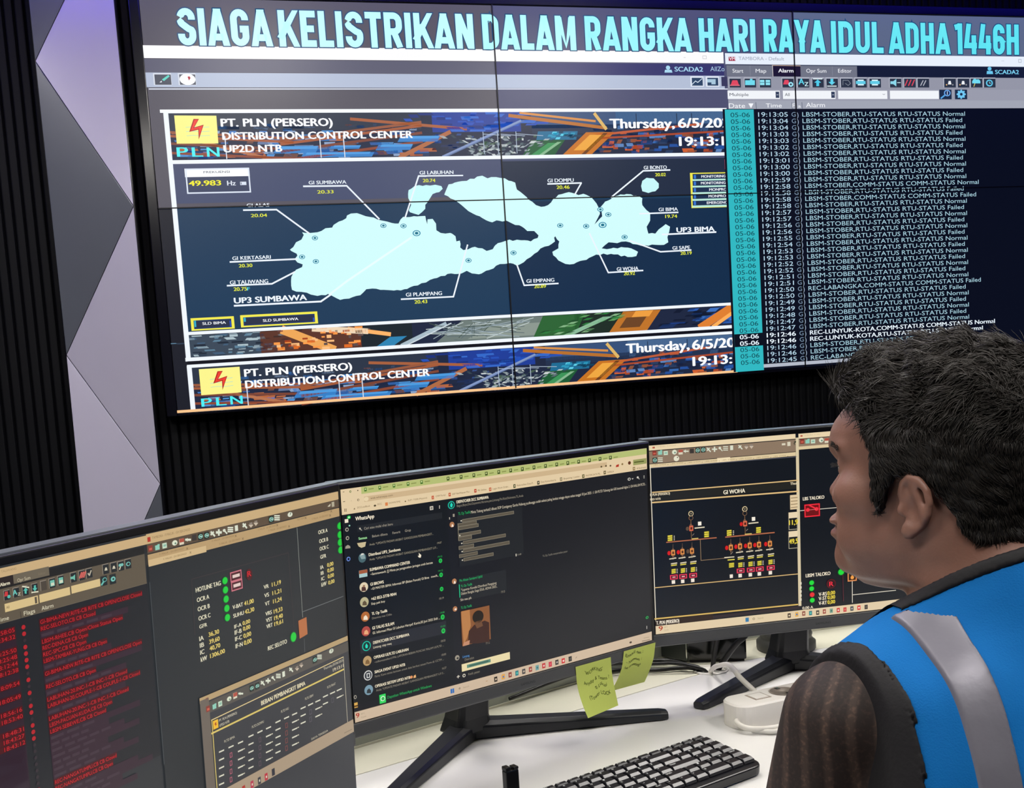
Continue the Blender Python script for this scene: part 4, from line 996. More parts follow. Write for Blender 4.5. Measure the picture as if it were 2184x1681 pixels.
('r',4,'33202c',0.0817,0.0855,0.1799,0.0911),
('r',5,'40303a',0.0827,0.0868,0.0954,0.0893),
('r',5,'40303a',0.0989,0.0868,0.1116,0.0893),
('r',5,'40303a',0.1151,0.0868,0.1278,0.0893),
('c',5,'342a30',0.0653,0.0882,0.0016,0.0015),
('r',4,'2c1a26',0,0.0855,0.0572,0.0911),
('r',4,'30222e',0.0142,0.0855,0.0562,0.0911),
('r',4,'33202c',0.0817,0.0798,0.1983,0.0855),
('r',5,'40303a',0.0827,0.0811,0.0978,0.0836),
('r',5,'40303a',0.102,0.0811,0.117,0.0836),
('r',5,'40303a',0.1213,0.0811,0.1363,0.0836),
('r',5,'40303a',0.1405,0.0811,0.1555,0.0836),
('c',5,'342a30',0.0653,0.0825,0.0016,0.0015),
('r',4,'2c1a26',0,0.0798,0.0572,0.0855),
('r',4,'30222e',0.0142,0.0798,0.0562,0.0855),
('r',4,'33202c',0.0817,0.0741,0.1589,0.0798),
('r',5,'40303a',0.0827,0.0754,0.0926,0.078),
('r',5,'40303a',0.0954,0.0754,0.1053,0.078),
('r',5,'40303a',0.1081,0.0754,0.118,0.078),
('r',5,'40303a',0.1208,0.0754,0.1307,0.078),
('r',5,'40303a',0.1335,0.0754,0.1434,0.078),
('c',5,'342a30',0.0653,0.0768,0.0016,0.0015),
('r',4,'2c1a26',0,0.0741,0.0572,0.0798),
('r',4,'30222e',0.0142,0.0741,0.0562,0.0798),
('r',4,'33202c',0.0817,0.0684,0.1773,0.0741),
('r',5,'40303a',0.0827,0.0697,0.095,0.0723),
('r',5,'40303a',0.0985,0.0697,0.1108,0.0723),
('r',5,'40303a',0.1143,0.0697,0.1265,0.0723),
('c',5,'342a30',0.0653,0.0712,0.0016,0.0015),
('r',4,'2c1a26',0,0.0684,0.0572,0.0741),
('r',4,'30222e',0.0142,0.0684,0.0562,0.0741),
('r',6,'c8aa7c',0.2121,0.2866,0.5272,0.2959),
('r',6,'5c4c3c',0.2121,0.2773,0.5272,0.2862),
('r',6,'b89a6e',0.2121,0.2719,0.5272,0.2762),
('r',6,'b89a6e',0.2121,0.2662,0.5272,0.272),
('r',7,'d0b486',0.2121,0.2647,0.2927,0.2711),
('r',6,'24282b',0.2121,-0.0033,0.5272,0.2659),
('r',6,'4c5154',0.2115,0.07,0.2125,0.25),
('r',7,'b03428',0.2132,0.2883,0.2172,0.2928),
('t',8,'8c7450','TAMBORA - F.MALUK - GH SEKONGO',0.219,0.2902,0.0523,0.0024,0),
('t',8,'8a7048','F. MALUK - GH SEKONGO',0.2273,0.2731,0.0331,0.0018,0),
('t',8,'8a7048','F. MALUK - GH SEKONGO',0.3018,0.2733,0.0343,0.0019,0),
('t',8,'8a7048','F. MALUK - GH SEKONGO',0.3754,0.2731,0.0308,0.002,0),
('t',8,'8a7048','F. MALUK - GH SEKONGO',0.2318,0.2675,0.032,0.0018,0),
('t',8,'8a7048','F. MALUK - GH SEKONGO',0.3127,0.2683,0.0326,0.002,0),
('t',8,'8a7048','F. MALUK - GH SEKONGO',0.3927,0.2692,0.0316,0.0021,0),
('t',8,'8a7048','F. MALUK - GH SEKONGO',0.4438,0.2734,0.0141,0.0021,0),
('t',8,'8a7048','F. MALUK - GH SEKONGO',0.472,0.2698,0.0325,0.0022,0),
('t',8,'8a7048','F. MALUK - GH SEKONGO',0.4946,0.2746,0.0132,0.0022,0),
('t',9,'3c2c18','X',0.2636,0.272,0.0027,0.0022,1),
('t',9,'3c2c18','X',0.3367,0.2724,0.003,0.0024,1),
('t',9,'3c2c18','X',0.4062,0.2727,0.0033,0.0025,1),
('t',9,'3c2c18','X',0.2678,0.2673,0.0027,0.0022,1),
('t',9,'3c2c18','X',0.3476,0.2676,0.003,0.0024,1),
('t',9,'3c2c18','X',0.4268,0.2681,0.0034,0.0025,1),
('t',9,'3c2c18','X',0.4579,0.2729,0.0036,0.0026,1),
('t',9,'3c2c18','X',0.5054,0.2687,0.0038,0.0027,1),
('t',9,'3c2c18','X',0.5081,0.2732,0.0038,0.0027,1),
('r',9,'8a3a30',0.2128,0.2789,0.2186,0.2846),
('r',10,'c8604c',0.2138,0.2803,0.2174,0.2823),
('r',9,'8cc8b4',0.2219,0.2788,0.2277,0.2834),
('r',9,'8cc8b4',0.225,0.2823,0.228,0.2841),
('r',9,'c4d8c0',0.2315,0.2787,0.2375,0.2839),
('r',10,'8cb8a4',0.2326,0.2804,0.2364,0.2825),
('c',9,'dce0c8',0.2485,0.2816,0.0037,0.0026),
('c',10,'6c8c78',0.2491,0.281,0.0013,0.001),
('r',9,'d8d0b8',0.2548,0.2782,0.2611,0.2842),
('r',10,'b05040',0.2548,0.2806,0.2613,0.2842),
('l',10,'d8dcc8',[0.2635,0.2822,0.2704,0.281],0.0021),
('p',10,'d8dcc8',[0.2632,0.2822,0.2665,0.2836,0.266,0.2797],0),
('r',9,'3a3430',0.273,0.2791,0.2794,0.2851),
('r',9,'202824',0.2815,0.2784,0.2887,0.2851),
('c',10,'8cc4b4',0.2851,0.2818,0.0032,0.0022),
('c',11,'202824',0.2851,0.2818,0.0021,0.0015),
('l',12,'a8d8c8',[0.2837,0.282,0.2865,0.2815],0.0013),
('r',9,'202824',0.2905,0.2781,0.2978,0.2849),
('c',10,'8cc4b4',0.2942,0.2815,0.0032,0.0022),
('c',11,'202824',0.2942,0.2815,0.0022,0.0015),
('l',12,'a8d8c8',[0.2927,0.2818,0.2956,0.2813],0.0013),
('l',10,'d8dcc8',[0.3007,0.2839,0.3057,0.279],0.0021),
('l',10,'d8dcc8',[0.3004,0.2812,0.3043,0.2831],0.0021),
('l',10,'d8dcc8',[0.3087,0.2821,0.3161,0.2809],0.0025),
('l',10,'d8dcc8',[0.3126,0.284,0.3121,0.2789],0.0025),
('c',10,'d8dcc8',0.3207,0.2823,0.0022,0.0015),
('l',10,'d8dcc8',[0.3214,0.2815,0.3245,0.2784],0.0017),
('l',10,'d8dcc8',[0.3267,0.2842,0.3343,0.283],0.0015),
('l',10,'d8dcc8',[0.3265,0.2821,0.3341,0.2809],0.0015),
('l',10,'d8dcc8',[0.3262,0.2801,0.3338,0.2789],0.0015),
('r',10,'d8dcc8',0.3375,0.2785,0.3423,0.2845),
('l',10,'d8dcc8',[0.3508,0.2844,0.3562,0.2793],0.0021),
('l',10,'d8dcc8',[0.3505,0.2815,0.3547,0.2835],0.0021),
('p',10,'c8b8a4',[0.3594,0.2822,0.3674,0.2809,0.363,0.2782],0),
('r',10,'8c8074',0.3612,0.2815,0.3658,0.2838),
('p',10,'c8b8a4',[0.3676,0.283,0.3757,0.2817,0.3713,0.2789],0),
('r',10,'8c8074',0.3694,0.2822,0.3741,0.2845),
('r',9,'202824',0.3939,0.2784,0.4025,0.2857),
('c',10,'8cc4b4',0.3981,0.2821,0.0038,0.0024),
('c',11,'202824',0.3981,0.2821,0.0025,0.0016),
('l',12,'a8d8c8',[0.3965,0.2824,0.3998,0.2819],0.0013),
('l',10,'d8dcc8',[0.404,0.285,0.4125,0.2837],0.0015),
('l',10,'d8dcc8',[0.4038,0.2828,0.4123,0.2815],0.0015),
('l',10,'d8dcc8',[0.4036,0.2807,0.4121,0.2794],0.0015),
('c',9,'d8dcc8',0.4317,0.2823,0.0044,0.0027),
('l',10,'3c4c40',[0.4317,0.2823,0.4328,0.2843],0.0011),
('p',9,'c8c0a8',[0.5032,0.2807,0.5052,0.2821,0.5098,0.2837,0.5085,0.2805],0),
('r',9,'b0a890',0.5118,0.2793,0.517,0.2851),
('t',9,'4c4840','?',0.521,0.2804,0.0039,0.0045,1),
('t',9,'e2dcc0','HOTLINE TAG',0.2727,0.227,0.0373,0.0046,2),
('t',9,'e2dcc0','OCR A',0.2733,0.2169,0.0178,0.0044,2),
('t',9,'e2dcc0','OCR B',0.2734,0.2074,0.0176,0.0044,2),
('t',9,'e2dcc0','OCR C',0.2737,0.1978,0.0174,0.0044,2),
('t',9,'e2dcc0','GFR',0.2739,0.1896,0.0112,0.0038,2),
('t',9,'e2dcc0','V-BAT',0.3255,0.1978,0.0163,0.0042,2),
('t',9,'e2dcc0','SUHU',0.3256,0.1886,0.0166,0.0042,2),
('t',9,'e2dcc0','VR',0.3778,0.2084,0.0084,0.0043,2),
('t',9,'e2dcc0','VS',0.3778,0.199,0.0078,0.0043,2),
('t',9,'e2dcc0','VT',0.3781,0.1897,0.0078,0.0043,2),
('t',9,'e2dcc0','VRS',0.3776,0.1787,0.0107,0.0043,2),
('t',9,'e2dcc0','VST',0.3778,0.1714,0.0104,0.0043,2),
('t',9,'e2dcc0','VRT',0.3778,0.1646,0.0104,0.0043,2),
('t',9,'e2dcc0','OCR A',0.4822,0.2515,0.018,0.0044,2),
('t',9,'e2dcc0','OCR B',0.4828,0.2409,0.0174,0.0044,2),
('t',9,'e2dcc0','OCR C',0.4828,0.2319,0.0176,0.0044,2),
('t',9,'e2dcc0','GFR',0.4832,0.2222,0.0112,0.0044,2),
('t',9,'e2dcc0','IA',0.482,0.2101,0.0059,0.0044,2),
('t',9,'e2dcc0','IB',0.482,0.2033,0.0056,0.0042,2),
('t',9,'e2dcc0','IC',0.4824,0.1965,0.006,0.0042,2),
('t',9,'e2dcc0','kW',0.482,0.1893,0.0097,0.0049,2),
('t',9,'e2dcc0','IF-A',0.3259,0.1771,0.0113,0.004,2),
('t',9,'e8d070','41,00',0.344,0.1976,0.0155,0.0046,2),
('t',9,'e8d070','42,30',0.3442,0.1885,0.0152,0.0046,2),
('t',9,'e8d070','0,00',0.3394,0.1775,0.012,0.0042,2),
('t',9,'e8d070','11,19',0.3919,0.2082,0.0156,0.0046,2),
('t',9,'e8d070','11,21',0.3918,0.1987,0.0152,0.0046,2),
('t',9,'e8d070','11,24',0.3919,0.1894,0.0149,0.0046,2),
('t',9,'e8d070','19,33',0.392,0.178,0.015,0.0046,2),
('t',9,'e8d070','19,40',0.3919,0.1706,0.015,0.0046,2),
('t',9,'e8d070','19,61',0.3915,0.1641,0.015,0.0046,2),
('t',9,'e8d070','0,00',0.4955,0.2103,0.0122,0.0045,2),
('t',9,'e8d070','0,00',0.4952,0.2037,0.0126,0.0045,2),
('t',9,'e8d070','0,00',0.4952,0.1967,0.0122,0.0045,2),
('t',9,'e8d070','0,00',0.4956,0.1892,0.0122,0.0045,2),
('c',8,'127a2c',0.3168,0.2302,0.0046,0.0041),
('c',9,'14c838',0.3168,0.2302,0.0037,0.0035),
('c',8,'127a2c',0.3166,0.2205,0.0046,0.0041),
('c',9,'14c838',0.3166,0.2205,0.0037,0.0035),
('c',8,'127a2c',0.3165,0.2108,0.0046,0.0041),
('c',9,'14c838',0.3165,0.2108,0.0037,0.0035),
('c',8,'127a2c',0.3166,0.201,0.0046,0.0041),
('c',9,'14c838',0.3166,0.201,0.0037,0.0035),
('c',8,'127a2c',0.3165,0.1912,0.0046,0.0041),
('c',9,'14c838',0.3165,0.1912,0.0037,0.0035),
('c',8,'127a2c',0.5261,0.2546,0.0062,0.0047),
('c',9,'14c838',0.5261,0.2546,0.005,0.0041),
('c',8,'127a2c',0.5254,0.244,0.0062,0.0047),
('c',9,'14c838',0.5254,0.244,0.005,0.0041),
('c',8,'127a2c',0.525,0.2349,0.0062,0.0047),
('c',9,'14c838',0.525,0.2349,0.005,0.0041),
('c',8,'127a2c',0.5249,0.2256,0.0062,0.0047),
('c',9,'14c838',0.5249,0.2256,0.005,0.0041),
('f',9,'c8707c',0.3252,0.2266,0.3432,0.237,0.0013),
('r',8,'4c1c24',0.3263,0.2274,0.3421,0.2362),
('r',10,'e0c8c0',0.3284,0.2303,0.3399,0.2336),
('f',9,'c8707c',0.3256,0.2166,0.3435,0.2269,0.0013),
('r',8,'4c1c24',0.3267,0.2175,0.3424,0.2261),
('r',10,'e0c8c0',0.3288,0.2202,0.3402,0.2236),
('c',8,'4c1418',0.3556,0.229,0.0052,0.0062),
('t',9,'d0242c','R',0.3526,0.227,0.0059,0.006,2),
('l',8,'8c9088',[0.443,0.2655,0.4428,0.1623],0.0008),
('l',8,'6c7070',[0.4434,0.1684,0.5242,0.1691],0.0008),
('l',7,'443838',[0.2684,0.2414,0.4247,0.2401],0.0006),
('l',7,'443838',[0.4247,0.2401,0.4261,0.1544],0.0006),
('l',7,'443838',[0.2684,0.2414,0.2671,0.1849],0.0006),
('p',8,'b46c40',[0.4344,0.16,0.4498,0.1608,0.4498,0.1409,0.4347,0.1391],0),
('t',9,'e2dcc0','IA',0.2725,0.1772,0.0062,0.0046,2),
('t',9,'e2dcc0','IB',0.2726,0.1703,0.0059,0.0046,2),
('t',9,'e2dcc0','IC',0.2724,0.1631,0.0059,0.0046,2),
('t',9,'e2dcc0','kW',0.2724,0.1557,0.009,0.0048,2),
('t',9,'e2dcc0','IF-B',0.3258,0.1705,0.011,0.0046,2),
('t',9,'e2dcc0','IF-C',0.3258,0.1635,0.0108,0.0046,2),
('t',9,'e2dcc0','IF-N',0.3258,0.1559,0.011,0.0046,2),
('t',9,'e2dcc0','REC SELOTO',0.3777,0.1401,0.0333,0.0046,2),
('t',9,'e8d070','36,30',0.2864,0.1781,0.0156,0.0045,2),
('t',9,'e8d070','39,60',0.2865,0.1706,0.0156,0.0045,2),
('t',9,'e8d070','40,70',0.2863,0.1636,0.0159,0.0045,2),
('t',9,'e8d070','1306,00',0.2863,0.1559,0.0223,0.0045,2),
('t',9,'e8d070','0,00',0.3394,0.1714,0.0115,0.0044,2),
('t',9,'e8d070','0,00',0.3394,0.1636,0.0122,0.0046,2),
('t',9,'e8d070','0,00',0.3393,0.156,0.0122,0.0047,2),
('c',8,'127a2c',0.4236,0.1439,0.0058,0.006),
('c',9,'14c838',0.4236,0.1439,0.0048,0.0051),
('l',8,'6c7070',[0.4431,0.137,0.4425,0.1216],0.0006),
('r',10,'3a3b3f',0.2657,-0.1701,0.5272,0.1197),
('r',11,'b49a70',0.2657,0.114,0.5272,0.1199),
('r',11,'55504a',0.2657,0.1009,0.5272,0.1125),
('r',12,'6c6258',0.2657,0,0.2787,0.117),
('l',13,'e0c890',[0.28,0.0928,0.5152,0.0967],0.001),
('l',13,'d8c068',[0.2789,0.0791,0.5146,0.0816],0.0019),
('l',13,'d8c068',[0.2806,0.0926,0.2808,0.0201],0.0011),
('l',13,'c8c0a8',[0.5152,0.0967,0.5158,0.0155],0.0008),
('r',12,'984030',0.2745,0.1134,0.2779,0.1174),
('r',13,'8a3a30',0.2736,0.1029,0.2792,0.109),
('r',14,'c8604c',0.2746,0.1043,0.2781,0.1067),
('r',13,'8cc8b4',0.2832,0.1029,0.2886,0.1079),
('r',13,'8cc8b4',0.286,0.1062,0.289,0.1082),
('r',13,'c4d8c0',0.2919,0.1029,0.2977,0.1084),
('r',14,'8cb8a4',0.293,0.1046,0.2966,0.107),
('c',13,'dce0c8',0.3088,0.1067,0.0035,0.0024),
('c',14,'6c8c78',0.3094,0.106,0.0013,0.0009),
('r',13,'d8d0b8',0.3153,0.1042,0.3213,0.1105),
('r',14,'b05040',0.3153,0.1064,0.3216,0.1105),
('l',14,'d8dcc8',[0.3237,0.1079,0.3302,0.1059],0.0018),
('p',14,'d8dcc8',[0.3234,0.108,0.3265,0.1089,0.3261,0.1053],0),
('r',13,'202824',0.3419,0.1039,0.3488,0.111),
('c',14,'8cc4b4',0.3453,0.1075,0.003,0.002),
('c',15,'202824',0.3453,0.1075,0.002,0.0013),
('l',16,'a8d8c8',[0.344,0.1078,0.3467,0.1071],0.0011),
('r',13,'202824',0.351,0.1036,0.358,0.1108),
('c',14,'8cc4b4',0.3545,0.1072,0.0031,0.002),
('c',15,'202824',0.3545,0.1072,0.002,0.0014),
('l',16,'a8d8c8',[0.3532,0.1076,0.3559,0.1068],0.0011),
('l',14,'d8dcc8',[0.3612,0.1103,0.366,0.1052],0.0018),
('l',14,'d8dcc8',[0.3609,0.1078,0.3646,0.1091],0.0018),
('l',14,'d8dcc8',[0.3692,0.1088,0.3762,0.1068],0.0021),
('l',14,'d8dcc8',[0.3729,0.1101,0.3725,0.1056],0.0021),
('c',14,'d8dcc8',0.3807,0.1093,0.0021,0.0014),
('l',14,'d8dcc8',[0.3813,0.1084,0.3843,0.1052],0.0014),
('l',14,'d8dcc8',[0.3873,0.111,0.3944,0.109],0.0012),
('l',14,'d8dcc8',[0.3871,0.1091,0.3942,0.1071],0.0012),
('l',14,'d8dcc8',[0.3869,0.1073,0.3941,0.1053],0.0012),
('r',14,'d8dcc8',0.3978,0.1046,0.4024,0.1107),
('l',14,'d8dcc8',[0.4113,0.1114,0.4165,0.1061],0.0018),
('l',14,'d8dcc8',[0.4111,0.1088,0.415,0.1101],0.0018),
('p',14,'c8b8a4',[0.4207,0.1087,0.4283,0.1066,0.4242,0.1046],0),
('r',14,'8c8074',0.4224,0.1073,0.4268,0.1099),
('p',14,'c8b8a4',[0.4288,0.1104,0.4365,0.1083,0.4323,0.1062],0),
('r',14,'8c8074',0.4305,0.1089,0.435,0.1116),
('r',13,'202824',0.4548,0.1044,0.4629,0.1121),
('c',14,'8cc4b4',0.4588,0.1083,0.0036,0.0022),
('c',15,'202824',0.4588,0.1083,0.0024,0.0015),
('l',16,'a8d8c8',[0.4572,0.1087,0.4604,0.1078],0.0011),
('l',14,'d8dcc8',[0.4639,0.1123,0.4719,0.1102],0.0012),
('l',14,'d8dcc8',[0.4637,0.1104,0.4717,0.1082],0.0012),
('l',14,'d8dcc8',[0.4635,0.1084,0.4715,0.1063],0.0012),
('c',13,'ccd0bc',0.4917,0.1101,0.0045,0.0027),
('l',14,'3c4c40',[0.4916,0.1099,0.4926,0.1119],0.001),
('t',14,'e8dcb8','BEBAN PEMBANGKIT BIMA',0.3588,0.0843,0.0788,0.0049,2),
('t',14,'d0c8b0','Thursday,05/06/2025',0.4739,0.0917,0.0401,0.0029,1),
('t',14,'d8ccb0','19:13:11',0.4923,0.0848,0.0215,0.0039,2),
('r',14,'ecb830',0.2817,0.0822,0.2894,0.0912),
('p',15,'a83020',[0.2849,0.0889,0.2867,0.0886,0.2855,0.087,0.2875,0.0869,0.2844,0.0848,0.2852,0.0866,0.2835,0.0869],0),
('t',14,'dcd4bc','PT. PLN (PERSERO)',0.2909,0.0875,0.0279,0.0026,1),
('t',14,'dcd4bc','UP2D NTB',0.2911,0.0823,0.0151,0.0026,1),
('t',14,'c8c0a8','PLTD BIMA',0.2964,0.0634,0.0165,0.0026,1),
('t',14,'c8c0a8','PLTD DOMPU',0.341,0.0644,0.0199,0.0027,1),
('t',14,'c8c0a8','PLTD NIU',0.3912,0.0657,0.0137,0.0028,1),
('t',14,'c8c0a8','PLTU SBW',0.4357,0.067,0.0157,0.0028,1),
('t',14,'c8c0a8','PLTU PIHAT',0.479,0.0679,0.0168,0.0029,1),
('t',14,'c8c0a8','DAYA TERSEDIA',0.4426,0.0173,0.0325,0.0024,1),
('l',14,'d8d4c0',[0.2878,0.0564,0.2948,0.0562],0.0015),
('l',14,'d8d4c0',[0.3025,0.0561,0.3097,0.0559],0.0015),
('l',14,'d8d4c0',[0.3175,0.0557,0.3249,0.0555],0.0015),
('l',14,'d8d4c0',[0.2869,0.048,0.2939,0.0478],0.0015),
('f',14,'b06070',0.3033,0.0446,0.307,0.05,0.0008),
('l',14,'d8d4c0',[0.3166,0.0471,0.3239,0.0469],0.0015),
('l',14,'c8c0a8',[0.3249,0.047,0.327,0.0468],0.0011),
('l',14,'d8d4c0',[0.286,0.0395,0.293,0.0393],0.0015),
('f',14,'b06070',0.3024,0.0361,0.306,0.0415,0.0008),
('l',14,'d8d4c0',[0.3157,0.0385,0.323,0.0382],0.0015),
('l',14,'c8c0a8',[0.324,0.0383,0.3261,0.0382],0.0011),
('l',14,'d8d4c0',[0.2851,0.0311,0.2921,0.0308],0.0015),
('f',14,'b06070',0.3015,0.0275,0.3051,0.0329,0.0008),
('l',14,'d8d4c0',[0.3148,0.0298,0.3221,0.0295],0.0015),
('l',14,'c8c0a8',[0.323,0.0296,0.3252,0.0295],0.0011),
('l',14,'d8d4c0',[0.2842,0.0227,0.2912,0.0223],0.0015),
('f',14,'b06070',0.3006,0.0189,0.3042,0.0244,0.0008),
('l',14,'d8d4c0',[0.3139,0.0212,0.3212,0.0208],0.0015),
('l',14,'c8c0a8',[0.3221,0.0209,0.3243,0.0208],0.0011),
('l',14,'d8d4c0',[0.3347,0.0571,0.3422,0.0569],0.0015),
('l',14,'d8d4c0',[0.3496,0.0567,0.3573,0.0566],0.0015),
('l',14,'d8d4c0',[0.3642,0.0564,0.372,0.0562],0.0015),
('l',14,'d8d4c0',[0.3338,0.0486,0.3413,0.0484],0.0015),
('f',14,'605058',0.3506,0.0452,0.3545,0.0508,0.0008),
('l',14,'d8d4c0',[0.3632,0.0478,0.3711,0.0476],0.0015),
('l',14,'c8c0a8',[0.3721,0.0477,0.3744,0.0476],0.0011),
('l',14,'d8d4c0',[0.3329,0.0402,0.3404,0.04],0.0015),
('f',14,'605058',0.3497,0.0367,0.3536,0.0423,0.0008),
('l',14,'d8d4c0',[0.3623,0.0392,0.3702,0.0389],0.0015),
('l',14,'c8c0a8',[0.3712,0.039,0.3735,0.0389],0.0011),
('l',14,'d8d4c0',[0.332,0.0318,0.3395,0.0315],0.0015),
('f',14,'605058',0.3488,0.0281,0.3527,0.0337,0.0008),
('l',14,'d8d4c0',[0.3614,0.0306,0.3693,0.0303],0.0015),
('l',14,'c8c0a8',[0.3703,0.0304,0.3726,0.0302],0.0011),
('l',14,'d8d4c0',[0.3311,0.0234,0.3386,0.023],0.0015),
('f',14,'605058',0.3479,0.0195,0.3518,0.0252,0.0008),
('l',14,'d8d4c0',[0.3605,0.022,0.3684,0.0216],0.0015),
('l',14,'c8c0a8',[0.3694,0.0217,0.3717,0.0215],0.0011),
('l',14,'d8d4c0',[0.3808,0.058,0.3889,0.0579],0.0015),
('l',14,'d8d4c0',[0.396,0.0577,0.4042,0.0575],0.0015),
('l',14,'d8d4c0',[0.4106,0.0574,0.419,0.0572],0.0015),
('l',14,'d8d4c0',[0.38,0.0496,0.388,0.0494],0.0015),
('f',14,'804844',0.3971,0.0461,0.4013,0.0519,0.0008),
('l',14,'d8d4c0',[0.4097,0.0489,0.4181,0.0486],0.0015),
('l',14,'c8c0a8',[0.4192,0.0487,0.4217,0.0486],0.0011),
('l',14,'d8d4c0',[0.3791,0.0413,0.3871,0.041],0.0015),
('f',14,'804844',0.3962,0.0376,0.4004,0.0434,0.0008),
('l',14,'d8d4c0',[0.4088,0.0403,0.4172,0.04],0.0015),
('l',14,'c8c0a8',[0.4183,0.0401,0.4208,0.04],0.0011),
('l',14,'d8d4c0',[0.3782,0.0329,0.3862,0.0325],0.0015),
('f',14,'804844',0.3953,0.0291,0.3995,0.0349,0.0008),
('l',14,'d8d4c0',[0.4079,0.0317,0.4163,0.0314],0.0015),
('l',14,'c8c0a8',[0.4174,0.0315,0.4199,0.0313],0.0011),
('l',14,'d8d4c0',[0.3773,0.0245,0.3853,0.0241],0.0015),
('f',14,'804844',0.3944,0.0206,0.3986,0.0264,0.0008),
('l',14,'d8d4c0',[0.407,0.0231,0.4154,0.0228],0.0015),
('l',14,'c8c0a8',[0.4165,0.0228,0.419,0.0227],0.0011),
('l',14,'d8d4c0',[0.4267,0.0596,0.4353,0.0594],0.0015),
('l',14,'d8d4c0',[0.4407,0.0593,0.4495,0.0592],0.0015),
('l',14,'d8d4c0',[0.4548,0.0591,0.4637,0.0589],0.0015),
('l',14,'d8d4c0',[0.4258,0.0511,0.4344,0.0509],0.0015),
('f',14,'5c5660',0.4419,0.0476,0.4464,0.0535,0.0008),
('l',14,'d8d4c0',[0.4539,0.0505,0.4628,0.0502],0.0015),
('l',14,'c8c0a8',[0.464,0.0503,0.4666,0.0502],0.0011),
('l',14,'d8d4c0',[0.425,0.0427,0.4335,0.0424],0.0015),
('f',14,'5c5660',0.441,0.039,0.4455,0.045,0.0008),
('l',14,'d8d4c0',[0.453,0.0418,0.4619,0.0416],0.0015),
('l',14,'c8c0a8',[0.4631,0.0417,0.4657,0.0415],0.0011),
('l',14,'d8d4c0',[0.4699,0.0604,0.479,0.0603],0.0015),
('l',14,'d8d4c0',[0.4842,0.0602,0.4934,0.06],0.0015),
('l',14,'d8d4c0',[0.4977,0.0599,0.5072,0.0598],0.0015),
('l',14,'d8d4c0',[0.469,0.052,0.4781,0.0517],0.0015),
('f',14,'58545c',0.4855,0.0483,0.4903,0.0544,0.0008),
('l',14,'d8d4c0',[0.4968,0.0513,0.5063,0.0511],0.0015),
('l',14,'c8c0a8',[0.5075,0.0512,0.5103,0.0511],0.0011),
('r',15,'a8947c',0,0,0.5272,0.0156),
('r',16,'3c3c40',0.3439,0.0005,0.3488,0.0083),
('r',17,'d8ccb8',0.3454,0.0032,0.3473,0.0057),
('r',16,'b83040',0.3555,0.0005,0.3605,0.0084),
('r',17,'d8ccb8',0.357,0.0032,0.359,0.0057),
('r',16,'34343c',0.3679,0.0014,0.373,0.0093),
('r',17,'34343c',0.3694,0.0041,0.3715,0.0066),
('r',16,'b83850',0.3317,0.0008,0.3366,0.0086),
('r',17,'d8ccb8',0.3332,0.0035,0.3351,0.0059),
('r',16,'b03028',0.318,0.0007,0.3228,0.0084),
('r',17,'d8ccb8',0.3194,0.0034,0.3213,0.0058),
('l',16,'8a7a66',[0.5067,0.0048,0.5228,0.0043],0.001),
]
